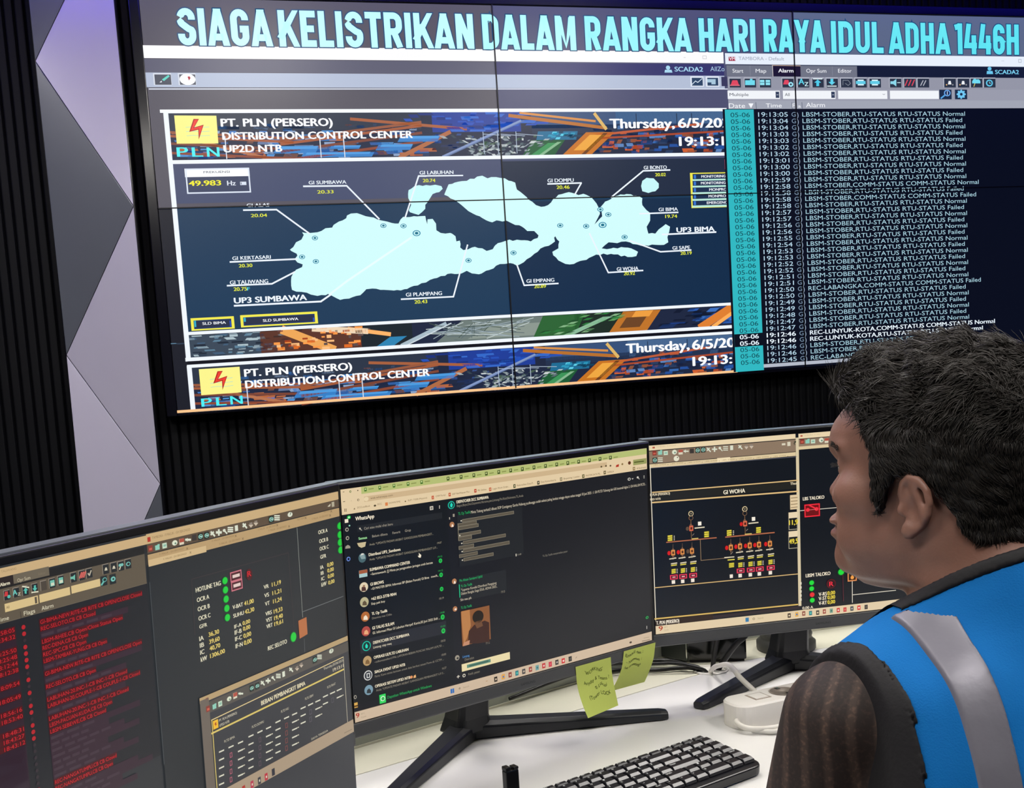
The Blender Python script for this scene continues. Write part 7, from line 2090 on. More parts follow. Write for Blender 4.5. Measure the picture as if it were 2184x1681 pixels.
# ------------------------------------------------------------------ room shell
XL, XR, YB = -3.2, 6.2, -7.0
WY = 0.07            # front of the ribs of the back wall
struct(MB().box(XL, YB, -0.1, XR, WY + 0.3, 0.0).build('floor', 'carpet'))
struct(MB().box(XL, YB, CEIL_Z, XR, WY + 0.3, CEIL_Z + 0.1).build('ceiling', 'ceiling_paint'))
struct(MB().box(XL - 0.1, YB, 0, XL, WY + 0.3, CEIL_Z).build('wall_left', 'paint_room'))
struct(MB().box(XR, YB, 0, XR + 0.1, WY + 0.3, CEIL_Z).build('wall_right', 'paint_room'))
struct(MB().box(XL - 0.1, YB - 0.1, 0, XR + 0.1, YB, CEIL_Z).build('wall_rear', 'paint_room'))
mb = MB(); prof = []; x = XL
while x < XR:                       # ribbed black cladding: flat rib, V-shaped groove
    prof += [(x, WY + 0.010), (x + 0.005, WY + 0.001), (x + 0.008, WY), (x + 0.025, WY), (x + 0.028, WY + 0.001)]; x += 0.033
prof.append((XR, WY)); n = len(prof)
vs = [(a, b, 0.0) for a, b in prof] + [(a, b, CEIL_Z) for a, b in prof] + [(a, WY + 0.3, 0.0) for a, b in (prof[0], prof[-1])] + [(a, WY + 0.3, CEIL_Z) for a, b in (prof[0], prof[-1])]
fs = [(i, i + 1, n + i + 1, n + i) for i in range(n - 1)] + [(2 * n, 2 * n + 2, 2 * n + 3, 2 * n + 1)]
mb.add(vs, fs); struct(mb.build('wall_back', 'wall_black'))

# faceted cladding column to the left of the video wall
fx0, fx1 = -0.339, -0.078; fz = [0.013 + 0.472 * k for k in range(7)]          # vertices alternate left / right edge
fz = [0.013, 0.485, 0.975, 1.429, 1.902, 2.373, 2.85]
side = [0, 0, 1, 0, 1, 0, 1]; dep = [0.03, 0.09, 0.045, 0.0, 0.06, 0.03, 0.0]
col = thing('facet_column', 'tall column of grey-lavender triangular facets, some shaded by colour, left of the video wall', 'wall column', (0, 0, 0))
V = {k: Vector((fx1 if side[k] else fx0, 0.03 - dep[k], fz[k])) for k in range(1, 7)}
V['a'] = Vector((fx0, -0.0, 2.95)); V['b'] = Vector((fx1, 0.03, 0.0)); V['c'] = Vector((fx0, 0.0, 0.0)); V['d'] = Vector((fx1, 0.02, 2.95))
tri = [((5, 6, 'a'), 'facet_shaded'), ((5, 4, 6), 'facet_lit'), ((3, 4, 5), 'facet_shaded'), ((3, 2, 4), 'facet_lit'), ((1, 2, 3), 'facet_lit'), ((1, 'b', 2), 'facet_shaded'), (('c', 'b', 1), 'facet_lit'), (('a', 6, 'd'), 'facet_lit')]
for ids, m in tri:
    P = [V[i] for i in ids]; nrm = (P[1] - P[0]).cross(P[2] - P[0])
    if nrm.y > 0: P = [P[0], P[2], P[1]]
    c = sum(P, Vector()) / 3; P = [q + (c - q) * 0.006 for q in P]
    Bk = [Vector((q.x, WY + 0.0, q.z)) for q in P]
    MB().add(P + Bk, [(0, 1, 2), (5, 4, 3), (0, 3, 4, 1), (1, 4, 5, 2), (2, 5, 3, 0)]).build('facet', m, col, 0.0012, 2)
MB().box(fx0 - 0.004, WY - 0.02, 0, fx0, WY + 0.001, CEIL_Z).box(fx1, WY - 0.03, 0, fx1 + 0.004, WY + 0.001, CEIL_Z).build('edge_strip', 'frame_gloss', col)

# ------------------------------------------------------------------ video wall
PW, PH = 1.2135, 0.6843; UM = 3 * PW
reqs = {(it[3], it[8]) for d in (MAPW, ALW, LEFT, CENTER, RIGHT) for it in d if it[0] == 't'}
STAT = {0: 'LBSM-STOBER,RTU-STATUS RTU-STATUS ', 1: 'LBSM-STOBER,COMM-STATUS COMM-STATUS ', 2: 'REC-LABANGKA,COMM-STATUS COMM-STATUS ', 3: 'REC-LUNYUK-KOTA,COMM-STATUS COMM-STATUS ', 4: 'REC-LUNYUK-KOTA,RTU-STATUS RTU-STATUS ', 5: 'REC-LABANGKA,RTU-STATUS RTU-STATUS '}
for t, k, s_ in ALARM['rows']:
    bb = 1
    reqs |= {(t, bb), ('05-06', 1), ('G', 1), (')', 1), ('05-06', 2), (STAT[k] + ('Normal' if s_ == 'N' else 'Failed'), bb)}
KEYCH = "1234567890-=QWERTYUIOP[]ASDFGHJKL;'ZXCVBNM,./"
reqs |= {(c, 1) for c in KEYCH} | {(c, 1) for c in ('Esc', 'Tab', 'Enter', 'Shift', 'Ctrl', 'Alt', 'Del', 'Home', 'End', 'Ins', 'Num', 'PgUp', 'PgDn', '+', '*', 'Caps', '^', 'v', '<', '>')} | {('F%d' % k, 1) for k in range(1, 13)}
NOTE_A = [("'WORKING'", .24, .80, .5, .07), ('Anyday & Teams ?', .18, .60, .72, .07), ('di Lokasi', .46, .47, .34, .07), ('(Tower LOCK', .24, .30, .62, .075)]
NOTE_B = [('Email on :', .06, .86, .56, .075), ('-- Network ::', .10, .70, .5, .065), ('/ve meetings', .08, .57, .52, .07)]
reqs |= {(q[0], 1) for q in NOTE_A + NOTE_B} | {('SAMSUNG', 1)}
text_meshes(reqs)

vw = thing('video_wall', 'large video wall of six tiled displays showing an island map and an alarm list', 'video wall', (0, 0, 1.212))
mb = MB()
fr = 0.034
mb.box(-fr, -0.004, -0.012, 0, WY, 2 * PH + fr).box(UM, -0.004, -0.012, UM + fr, WY, 2 * PH + fr).box(0, -0.004, 2 * PH, UM, WY, 2 * PH + fr).box(0, -0.001, -0.012, UM, WY, 0)
mb.build('frame', 'frame_gloss', vw, 0.003)
PCOL = {(0, 1): '57545f', (1, 1): '4e5070', (2, 1): '5c6884', (0, 0): '191b26', (1, 0): '10131e', (2, 0): '0a0e1a'}
for i in range(3):
    for j in range(2):
        o = MB().box(i * PW + 0.001, 0.001, j * PH + 0.001, (i + 1) * PW - 0.001, WY - 0.002, (j + 1) * PH - 0.001).build('display_panel', 'monitor_black', vw)
        F = Flat(); F.quad(i * PW + 0.0018, j * PH + 0.0018, (i + 1) * PW - 0.0018, (j + 1) * PH - 0.0018, 0, lin(PCOL[(i, j)])); F.build('picture_area', 'screen_wall', o)
F = Flat(UM)
for it in HEAD: F.capitals(it[3], it[4], it[5], it[6], it[7], 5, lin(it[2]), lin('1c4c78'))
F.build('headline', 'screen_wall', vw, 'pale cyan headline in tall narrow capitals')
Flat(UM).draw(MAPW).build('map_window', 'screen_wall', vw, 'dark blue map window with white islands and yellow values')
F = Flat(UM).draw(ALW)
A = ALARM; N = len(A['rows']); teal = lin('30b8c2'); dz = (A['z0'] - A['z1']) / (N - 1)
F.quad(A['xc0'], 0.0, A['xc1'], A['z0'] + A['h'] * 1.6, 12, teal)
base_w = A['wN'] / len(STAT[0] + 'Normal')
def est(s):   # relative advance of letters, to give each row its own length
    return sum(0.55 if c in "I,.'il:- " else 1.25 if c in 'MWm' else 1.0 for c in s)
unit = A['wN'] / est(STAT[0] + 'Normal')
for i, (t, k, s_) in enumerate(A['rows']):
    z = A['z0'] - dz * i; hot = k in (3, 4); b = 2 if hot else 1; c = lin('e8f4ff' if hot else 'a8d0e0')
    if hot: F.quad(A['xc0'], z - dz * 0.2, A['xc1'], z + dz * 0.8, 13, lin('060b1c'))
    F.text('05-06', A['xd'], z - 0.001, A['wd'], A['h'], b, 14, lin('e8f4ff') if hot else lin('0c4450'))
    F.text(t, A['xt'], z, A['wt'], A['h'], b, 14, lin('b8d8ec') if not hot else c)
    F.text('G', A['xg'], z, 0.019, A['h'], 1, 14, lin('7c94ac')); F.text(')', A['xg'] + 0.024, z - 0.002, 0.006, A['h'] * 1.05, 1, 14, lin('b0c4dc'))
    s = STAT[k] + ('Normal' if s_ == 'N' else 'Failed'); F.text(s, A['xa'], z, unit * est(s), A['h'], b, 14, c)
F.build('alarm_window', 'screen_wall', vw, 'alarm list window with teal date column and rows of pale text')
mb = MB()
for k in (1, 2): mb.box(k * PW - 0.0021, -0.0065, 0, k * PW + 0.0021, 0, 2 * PH)
mb.box(0, -0.0066, PH - 0.0018, UM, 0, PH + 0.0018)
mb.build('seam', 'seam_black', vw)

# ------------------------------------------------------------------ ceiling lamps and LED strips
for k, (x, y) in enumerate(LIGHT_PANELS):
    t = thing('ceiling_light', 'square white ceiling light panel %s' % ['in front of the faceted column', 'over the middle monitor', 'over the right end of the desk', 'above the rear left of the room', 'in the rear centre of the room', 'behind the seated man to the right'][k], 'ceiling light', (x, y, CEIL_Z), 0, 'ceiling light panels')
    MB().box(-0.32, -0.32, -0.03, 0.32, -0.29, 0).box(-0.32, 0.29, -0.03, 0.32, 0.32, 0).box(-0.32, -0.29, -0.03, -0.29, 0.29, 0).box(0.29, -0.29, -0.03, 0.32, 0.29, 0).build('frame', 'light_frame', t)
    MB().box(-0.29, -0.29, -0.02, 0.29, 0.29, -0.002).build('diffuser', 'light_diffuser', t)
for k, (x0, x1, y) in enumerate([(-1.9, 5.5, -0.75)]):
    o = MB().box(x0, y - 0.02, CEIL_Z - 0.03, x1, y + 0.02, CEIL_Z - 0.001).build('led_strip', 'blue_led')
    tag(o, 'long blue LED strip on the ceiling in front of the video wall', 'LED strip')
for k, x in enumerate([-0.2, 0.33, 1.13, 2.6]):
    t = thing('downlight', 'small round warm downlight %s' % ['over the faceted column', 'over the left end of the video wall', 'over the first seam of the video wall', 'over the right display column'][k], 'downlight', (x, -0.42, CEIL_Z), 0, 'downlights over the video wall')
    MB().lathe([(0.05, 0), (0.055, -0.012), (0.042, -0.014), (0.038, -0.004)], 24).build('ring', 'light_frame', t)
    MB().lathe([(0.036, -0.003), (0.036, -0.008), (0.02, -0.010)], 24).build('lamp', 'down_lamp', t)

# ------------------------------------------------------------------ desk
SB = [(-0.95, -3.15), (-0.12, -2.567), (0.101, -2.486), (0.86, -2.209), (2.3, -2.200)]    # seam between worktop and cable lid
AB = [(-1.02, -3.06), (-0.16, -2.465), (0.06, -2.400), (0.88, -2.090), (2.3, -2.085)]     # rear edge of the lid
FR = [(2.3, -2.86), (1.02, -2.86), (0.25, -3.10), (0.02, -3.20), (-0.62, -3.60)]      # front edge
desk = thing('control_desk', 'long white angled control desk carrying the three monitors', 'desk')
HC, HR = (0.8245, -2.238), 0.0255
def half(up, n=16):
    a0 = math.atan2(0.365, 1); return [(HC[0] + HR * math.cos(a0 + math.pi * (1 + (-k if up else k) / n)), HC[1] + HR * math.sin(a0 + math.pi * (1 + (-k if up else k) / n))) for k in range(n + 1)]
def plate(name, outline, m, z1, th):
    bm = bmesh.new(); vs = [bm.verts.new((x, y, z1)) for x, y in outline]
    bmesh.ops.triangle_fill(bm, edges=[bm.edges.new((vs[i], vs[(i + 1) % len(vs)])) for i in range(len(vs))], use_beauty=True)
    r = bmesh.ops.extrude_face_region(bm, geom=bm.faces[:]); bmesh.ops.translate(bm, verts=[g for g in r['geom'] if isinstance(g, bmesh.types.BMVert)], vec=(0, 0, -th))
    bmesh.ops.recalc_face_normals(bm, faces=bm.faces)
    me = bpy.data.meshes.new(name); bm.to_mesh(me); bm.free(); me.materials.append(MATS[m]); return link(me, name, desk, 0.0012)
gap = 0.0016
plate('desktop', [(x, y - gap) for x, y in SB[:3]] + [(x, y - gap) for x, y in half(False)] + [(x, y - gap) for x, y in SB[3:]] + FR, 'desk_white', 0.75, 0.028)
plate('cable_lid', [(x, y + gap) for x, y in SB[:3]] + [(x, y + gap) for x, y in half(True)] + [(x, y + gap) for x, y in SB[3:]] + AB[::-1], 'desk_white_shaded', 0.7495, 0.018)
nf = []
for p_, q_ in zip(AB, AB[1:]):
    d = Vector((q_[0] - p_[0], q_[1] - p_[1])).normalized(); nf.append(Vector((-d.y, d.x)))
def offs(P, o):
    out = []
    for i, q in enumerate(P):
        n1 = nf[max(i - 1, 0)]; n2 = nf[min(i, len(nf) - 1)]; m = (n1 + n2).normalized(); m = m / max(0.5, m.dot(n1)); out.append((q[0] + m.x * o, q[1] + m.y * o))
    return out
MB().prism(offs(AB, 0.002) + offs(AB, 0.020)[::-1], 0.05, 0.93).build('rear_screen', 'panel_grey', desk, 0.002)
MB().prism(offs(AB, 0.0005) + offs(AB, 0.004)[::-1], 0.735, 0.7525).build('edge_strip', 'desk_white_shaded', desk)
MB().prism([(x, y + 0.012) for x, y in SB] + AB[::-1], 0.55, 0.56).build('cable_tray', 'panel_grey', desk)
for (x, y), (x2, y2) in zip([SB[0], SB[2], SB[3], SB[4]], [FR[4], FR[2], FR[1], FR[0]]):
    a = Vector((x, y)); b = Vector((x2, y2)); b = a + (b - a) * 0.86; d = (b - a).normalized(); q = Vector((-d.y, d.x)) * 0.016
    if abs(x - 0.86) < 0.01 or abs(x - 0.101) < 0.01: b = a + (b - a) * 0.3
    MB().prism([(a.x - q.x, a.y - q.y), (b.x - q.x, b.y - q.y), (b.x + q.x, b.y + q.y), (a.x + q.x, a.y + q.y)], 0.0, 0.72).build('leg_panel', 'panel_grey', desk, 0.002)
g = tag(thing('cable_grommet', 'white cable grommet in the desk between the middle and right monitors', 'grommet', (HC[0], HC[1], 0.75)), 'white round cable grommet ring in the desktop beside the black box', 'grommet')
MB().lathe([(HR * 0.98, -0.03), (HR * 0.98, 0.0008), (HR * 1.06, 0.0022), (HR * 1.16, 0.0016), (HR * 1.2, 0.0004), (HR * 1.19, 0.0002), (HR * 1.0, 0.0002)], 40).build('ring', 'plastic_white', g)
MB().lathe([(HR * 0.96, -0.05), (HR * 0.96, -0.028)], 32).build('cup', 'hole_dark', g)

# ------------------------------------------------------------------ monitors
MONS = {'c': (0.36415, -0.03588, 0.14541, -2.60055, 0.86729), 'r': (-0.0957, -0.04388, 0.6553, -2.39182, 0.86941), 'l': (0.80627, -0.02371, -0.22989, -3.02061, 0.86962)}
AW, AH = 0.5272, 0.2965
def monitor(key, items, label, lat=0.262, sh=0.0):
    yaw, tilt, x, y, z = MONS[key]
    ax = Vector((math.cos(yaw), math.sin(yaw), 0)); n0 = Vector((-math.sin(yaw), math.cos(yaw), 0)); up = (Vector((0, 0, math.cos(tilt))) + n0 * math.sin(tilt)).normalized(); n = up.cross(ax) * -1
    n = ax.cross(up) * -1
    M = Matrix(((ax.x, n.x, up.x), (ax.y, n.y, up.y), (ax.z, n.z, up.z))).to_4x4()
    base = Vector((x, y, 0.75)) + ax * AW / 2
    t = thing('monitor', label, 'monitor', M=Matrix.Translation(base) @ Matrix.Rotation(yaw, 4, 'Z'), group='monitors on the control desk')
    inv = t.matrix_world.inverted() @ (Matrix.Translation((x, y, z)) @ M)
    def place(o): o.matrix_local = inv; return o
    # housing: thin upper shell with deeper centre; chin below the picture
    b0, ch = 0.0075, 0.0215
    place(MB().box(-b0, 0.0012, -0.004, AW + b0, 0.020, AH + b0).build('bezel', 'monitor_black', t, 0.0015))
    place(MB().box(-b0 + 0.0, -0.0016, -ch, AW + b0, 0.022, -0.0012).build('chin', 'monitor_grey', t, 0.0035, 3))
    place(MB().box(-b0 - 0.0006, 0.004, AH + b0, AW + b0 + 0.0006, 0.022, AH + b0 + 0.0018).box(-b0 - 0.0012, 0.004, -0.004, -b0, 0.022, AH + b0 + 0.0018).box(AW + b0, 0.004, -0.004, AW + b0 + 0.0012, 0.022, AH + b0 + 0.0018).build('edge_trim', 'monitor_edge', t))
    place(MB().prism([(0.06, 0.02), (AW - 0.06, 0.02), (AW - 0.1, 0.046), (0.1, 0.046)], 0.02, AH - 0.05).build('rear_housing', 'monitor_black', t, 0.004))
    place(Flat(AW).draw(items).build('screen', 'screen_desk', t))
    v, f = FONT_CACHE[('SAMSUNG', 1)]
    place(MB().add([(AW / 2 + 0.004 + q[0] * 0.026, -0.0018, -0.0135 + q[1] * 0.0034) for q in v], f).build('logo', 'stand_black', t))
    # Y-shaped stand, in the frame of the root (x along screen, y away, z up from the desk)
    J = Vector((sh, 0.135, 0.0)); h = z - 0.75
    mb = MB()
    pr = [(-0.028, 0.152), (-0.028, 0.118), (-0.020, 0.110), (0.020, 0.110), (0.028, 0.118), (0.028, 0.152)]
    vs = []
    for zz, dy, sc in ((0.012, 0.0, 1.25), (0.035, -0.004, 1.05), (h + 0.02, -0.03, 0.9), (h + 0.10, -0.066, 0.9)):
        for q in pr: vs.append((q[0] * sc + sh, (q[1] - 0.132) * sc * (1 if zz < h else 0.55) + 0.132 + dy, zz))
    k = len(pr); fs = [(i * k + j, i * k + (j + 1) % k, (i + 1) * k + (j + 1) % k, (i + 1) * k + j) for i in range(3) for j in range(k)] + [tuple(range(k - 1, -1, -1)), tuple(range(3 * k, 4 * k))]
    mb.add(vs, [f[::-1] for f in fs]).build('neck', 'stand_black', t, 0.003)
    for sx in (-1, 1):
        a = J; e = Vector((sh + sx * lat, -0.028, 0)); d = (e - a).normalized(); w = Vector((-d.y, d.x, 0))
        vs = []
        for q, hw, hh in ((a - d * 0.02, 0.024, 0.030), (a + d * 0.05, 0.019, 0.025), (e - d * 0.012, 0.0125, 0.0145), (e, 0.0095, 0.0125)):
            for s_, zz, ins in ((-1, 0.001, 0), (1, 0.001, 0), (1, hh * 0.75, 0.001), (0.6, hh, 0.0), (-0.6, hh, 0.0), (-1, hh * 0.75, 0.001)): vs.append(q + w * hw * s_ + Vector((0, 0, zz)))
        fs = [(i * 6 + j, i * 6 + (j + 1) % 6, (i + 1) * 6 + (j + 1) % 6, (i + 1) * 6 + j) for i in range(3) for j in range(6)] + [(5, 4, 3, 2, 1, 0), tuple(range(18, 24))]
        MB().add(vs, fs).build('stand_leg', 'stand_black', t, 0.002)
    return t, inv
monL, invL = monitor('l', LEFT, 'leftmost monitor, cut by the frame, with red alarm rows and green status dots')
monC, invC = monitor('c', CENTER, 'middle monitor showing a dark chat window under a pale green tab bar')
monR, invR = monitor('r', RIGHT, 'monitor behind the man with two dark single-line diagram windows', 0.228, 0.018)

# ------------------------------------------------------------------ sticky notes hanging from the chin of the middle monitor
def note(name, u0, u1, v0, hgt, curl, skew, twist, lines, ink, label):
    t = thing(name, label, 'sticky note', M=monC.matrix_world @ invC @ Matrix.Translation((u0, -0.0022, v0)), group='sticky notes under the middle monitor')
    W_ = u1 - u0
    def S_(a, b):   # a,b in 0..1 : across, down
        e = max(0.0, b - 0.30) / 0.70; y = -0.0006 - curl * e ** 1.5 - twist * (a - 0.5) * e * e
        return Vector((a * W_ + skew * b, y, -hgt * b * (1 - 0.06 * abs(curl) * 10 * b)))
    n = 14; mb = MB(); vs = [S_(i / n, j / n) for j in range(n + 1) for i in range(n + 1)]
    vs2 = [q + Vector((0, 0.0003, 0)) for q in vs]; m = len(vs)
    fs = [(j * (n + 1) + i, (j + 1) * (n + 1) + i, (j + 1) * (n + 1) + i + 1, j * (n + 1) + i + 1) for j in range(n) for i in range(n)]
    mb.add(vs, fs, 0, True).add(vs2, [f[::-1] for f in fs], 0, True)
    rim = [i for i in range(n)] + [n + j * (n + 1) for j in range(n)] + [(n + 1) * (n + 1) - 1 - i for i in range(n)] + [(n - j) * (n + 1) for j in range(n)]
    mb.add([vs[i] for i in rim] + [vs2[i] for i in rim], [(i, (i + 1) % len(rim), len(rim) + (i + 1) % len(rim), len(rim) + i) for i in range(len(rim))])
    mb.build('paper', 'note_yellow', t)
    mb = MB()
    for s_, a, b, w, h in lines:
        v, f = FONT_CACHE[(s_, 1)]
        mb.add([S_(a + q[0] * w, 1 - b - q[1] * h + 0.03 * math.sin(q[0] * 9)) + Vector((0, -0.0004, 0)) for q in v], f)
    mb.build('handwriting', ink, t)
note('sticky_note', 0.3692, 0.4390, -0.0079, 0.074, 0.014, 0.004, -0.010, NOTE_A, 'pen_ink', 'yellow-green sticky note with four faint lines, left of the pair')
note('sticky_note', 0.4664, 0.5335, -0.0049, 0.064, -0.016, -0.012, 0.004, NOTE_B, 'pen_dark', 'yellow-green sticky note with three darker lines, right of the pair')

# ------------------------------------------------------------------ keyboard
KA = math.radians(18.5); KW_, KD = 0.388, 0.1125
KO = Vector((0.6235, -2.6005, 0.7505))           # rear right corner on the desk
KM = Matrix.Translation(KO) @ Matrix.Rotation(KA, 4, 'Z')      # local: x to the right edge =0, y away = 0 at the rear edge
kb = thing('keyboard', 'black full-size keyboard lying on the white desk', 'keyboard', M=KM)
tiltK = 0.085
TK = Matrix.Translation((0, 0, 0.0135 + 0.0105)) @ Matrix.Rotation(tiltK, 4, 'X')
def rrect(x0, y0, x1, y1, rads, n=6):
    out = []
    for (cx, cy, r, a0) in ((x1 - rads[0], y0 + rads[0], rads[0], -90), (x1 - rads[1], y1 - rads[1], rads[1], 0), (x0 + rads[2], y1 - rads[2], rads[2], 90), (x0 + rads[3], y0 + rads[3], rads[3], 180)):
        for k in range(n + 1):
            a = math.radians(a0 + 90 * k / n); out.append((cx + r * math.cos(a), cy + r * math.sin(a)))
    return out
MB().prism(rrect(-KW_, -KD, 0, 0, (0.016, 0.003, 0.003, 0.016)), -0.013, 0.0, M=TK).build('case', 'key_case', kb, 0.002)
for u_ in (-KW_ + 0.03, -0.05): MB().box(u_, -0.02, 0.0005, u_ + 0.02, -0.008, 0.0135).build('foot', 'key_case', kb)
rowsK = []
px = 0.0186
rowsK.append((-0.0072, 0.0100, [('Esc', 1)] + [('F%d' % k, 1) for k in range(1, 13)] + [('', 1), ('', 1), ('Ins', 1), ('Del', 1), ('Home', 1), ('End', 1), ('PgUp', 1), ('PgDn', 1)][:6]))
rowsK.append((-0.0222, 0.0162, [("", 1)] + [(c, 1) for c in '1234567890-='] + [('<', 2.0), ('Num', 1), ('/', 1), ('*', 1), ('-', 1)]))
rowsK.append((-0.0396, 0.0162, [('Tab', 1.5)] + [(c, 1) for c in 'QWERTYUIOP[]'] + [('', 1.5), ('7', 1), ('8', 1), ('9', 1), ('+', 1)]))
rowsK.append((-0.0570, 0.0162, [('Caps', 1.75)] + [(c, 1) for c in "ASDFGHJKL;'"] + [('Enter', 2.25), ('4', 1), ('5', 1), ('6', 1)]))
rowsK.append((-0.0744, 0.0162, [('Shift', 2.25)] + [(c, 1) for c in 'ZXCVBNM,./'] + [('Shift', 1.75), ('^', 1), ('1', 1), ('2', 1), ('3', 1), ('Enter', 1)]))
rowsK.append((-0.0925, 0.0170, [('Ctrl', 1.25), ('', 1.25), ('Alt', 1.25), ('', 5.25), ('Alt', 1.0), ('Ctrl', 1.0), ('<', 1), ('v', 1), ('>', 1), ('0', 2), ('.', 1), ('', 1)]))
kc = 0
for yc, dep_, keys in rowsK:
    tot = sum(k[1] for k in keys); u = (KW_ - 0.010) / tot; xx = -KW_ + 0.005
    for ch_, wk in keys:
        x0, x1 = xx + 0.0006, xx + wk * u - 0.0006; xx += wk * u
        y0, y1 = yc - dep_ / 2, yc + dep_ / 2; hK = 0.0065
        if dep_ < 0.012: hK = 0.0045
        mb = MB()
        vs = [(x0, y0, 0), (x1, y0, 0), (x1, y1, 0), (x0, y1, 0), (x0 + .0004, y0 + .0008, hK * .62), (x1 - .0004, y0 + .0008, hK * .62), (x1 - .0016, y0 + dep_ * .34, hK), (x0 + .0016, y0 + dep_ * .34, hK), (x1 - .0016, y1 - .0012, hK), (x0 + .0016, y1 - .0012, hK)]
        fs = [(0, 1, 5, 4), (4, 5, 6, 7), (7, 6, 8, 9), (1, 2, 8, 6, 5), (0, 4, 7, 9, 3), (2, 3, 9, 8), (3, 2, 1, 0)]
        mb.add([TK @ Vector(q) for q in vs], fs)
        if ch_:
            v, f = FONT_CACHE[(ch_, 1)]; lw = min(0.0024 * (len(ch_) if len(ch_) > 1 else 1) * (0.8 if len(ch_) > 1 else 1), (x1 - x0) * 0.6); lh = 0.003 if dep_ > 0.012 else 0.0022
            mb.add([TK @ Vector((x0 + 0.0032 + q[0] * lw, y1 - 0.0022 - lh + q[1] * lh, hK + 0.00012)) for q in v], f, 1)
        mb.build('key', ['key_black', 'key_print'], kb, 0.0007, 1)

# ------------------------------------------------------------------ power strip with its cables
PS = Matrix.Translation((0.709, -2.519, 0.7505)) @ Matrix.Rotation(math.radians(7), 4, 'Z')
ps = thing('power_strip', 'white power strip with round sockets lying beside the keyboard', 'power strip', M=PS)
PL, PD, PZ = 0.34, 0.060, 0.036
MB().prism(rrect(0, -PD / 2, PL, PD / 2, (0.024, 0.024, 0.024, 0.024), 8), 0.0, PZ, bev=0.0025).build('body', 'plastic_white', ps)
MB().box(0.040, -0.012, PZ - 0.003, 0.068, 0.016, PZ + 0.0006, 0).box(0.042, -0.0105, PZ, 0.064, 0.012, PZ + 0.0016, 1).build('switch', ['plastic_beige', 'plastic_white'], ps)
for k in range(5):
    cx = 0.098 + 0.046 * k
    s_ = MB().lathe([(0.021, PZ + 0.0012), (0.0205, PZ + 0.0014), (0.0192, PZ + 0.0012), (0.0186, PZ + 0.0004), (0.0002, PZ + 0.0003)], 32, 0, (cx, 0, 0)).build('socket', 'plastic_beige', ps)
    MB().box(cx - 0.0032, 0.010, PZ + 0.0004, cx + 0.0032, 0.018, PZ + 0.0016, 0).box(cx - 0.0032, -0.018, PZ + 0.0004, cx + 0.0032, -0.010, PZ + 0.0016, 0).box(cx - 0.0018, 0.011, PZ + 0.001, cx + 0.0018, 0.0165, PZ + 0.0024, 1).build('earth_clip', ['hole_dark', 'metal'], s_)
MB().tube([(0.006, -0.014, 0.013), (-0.002, -0.022, 0.012), (0.004, -0.042, 0.008), (0.035, -0.056, 0.007), (0.072, -0.052, 0.007), (0.088, -0.034, 0.006), (0.080, -0.02, 0.004)], 0.0042, 10).build('cord', 'cable_white', ps)
MB().tube([(0.01, -0.040, 0.0042), (0.030, -0.062, 0.0042), (0.062, -0.060, 0.0042), (0.088, -0.044, 0.0042), (0.094, -0.03, 0.0042)], 0.0035, 10).build('cord', 'cable_white', ps)
wc = MB().tube([(0.7886, -2.4893, 0.768), (0.7776, -2.455, 0.786), (0.7747, -2.4312, 0.795), (0.7802, -2.405, 0.799), (0.7883, -2.370, 0.797), (0.797, -2.3289, 0.785), (0.8079, -2.2831, 0.768), (0.818, -2.247, 0.745), (0.819, -2.243, 0.715)], 0.0042, 10).build('power_cable', 'cable_white')
tag(wc, 'white power cable arching from the cable hole over the monitor foot to the power strip', 'cable')

# ------------------------------------------------------------------ things behind the right monitor
bx = thing('mini_computer', 'glossy black box standing on the desk behind the right monitor', 'computer', (0.811, -2.1755, 0.7497), math.radians(-24.0))
MB().box(0.0, 0.0, 0.004, 0.104, 0.035, 0.10).build('case', 'box_black', bx, 0.003)
MB().prism([(-0.002, 0.0), (-0.002, 0.034), (-0.030, 0.050), (-0.046, 0.036)], 0.003, 0.098).build('side_cover', 'box_side', bx, 0.002)
MB().box(0.004, 0.003, 0, 0.100, 0.032, 0.0045).build('foot', 'hole_dark', bx)
dm = thing('weighted_base', 'dark grey bell-shaped base on the desk behind the right monitor stand', 'base', (1.010, -2.176, 0.7497))
MB().lathe([(0.050, 0), (0.053, 0.004), (0.053, 0.016), (0.047, 0.021), (0.046, 0.026), (0.0475, 0.030), (0.045, 0.037), (0.032, 0.046), (0.021, 0.060), (0.015, 0.078), (0.012, 0.096)], 40).build('bell', 'rubber_grey', dm)
MB().lathe([(0.0085, 0.094), (0.0075, 0.17), (0.005, 0.172)], 20).build('post', 'rubber_grey', dm)
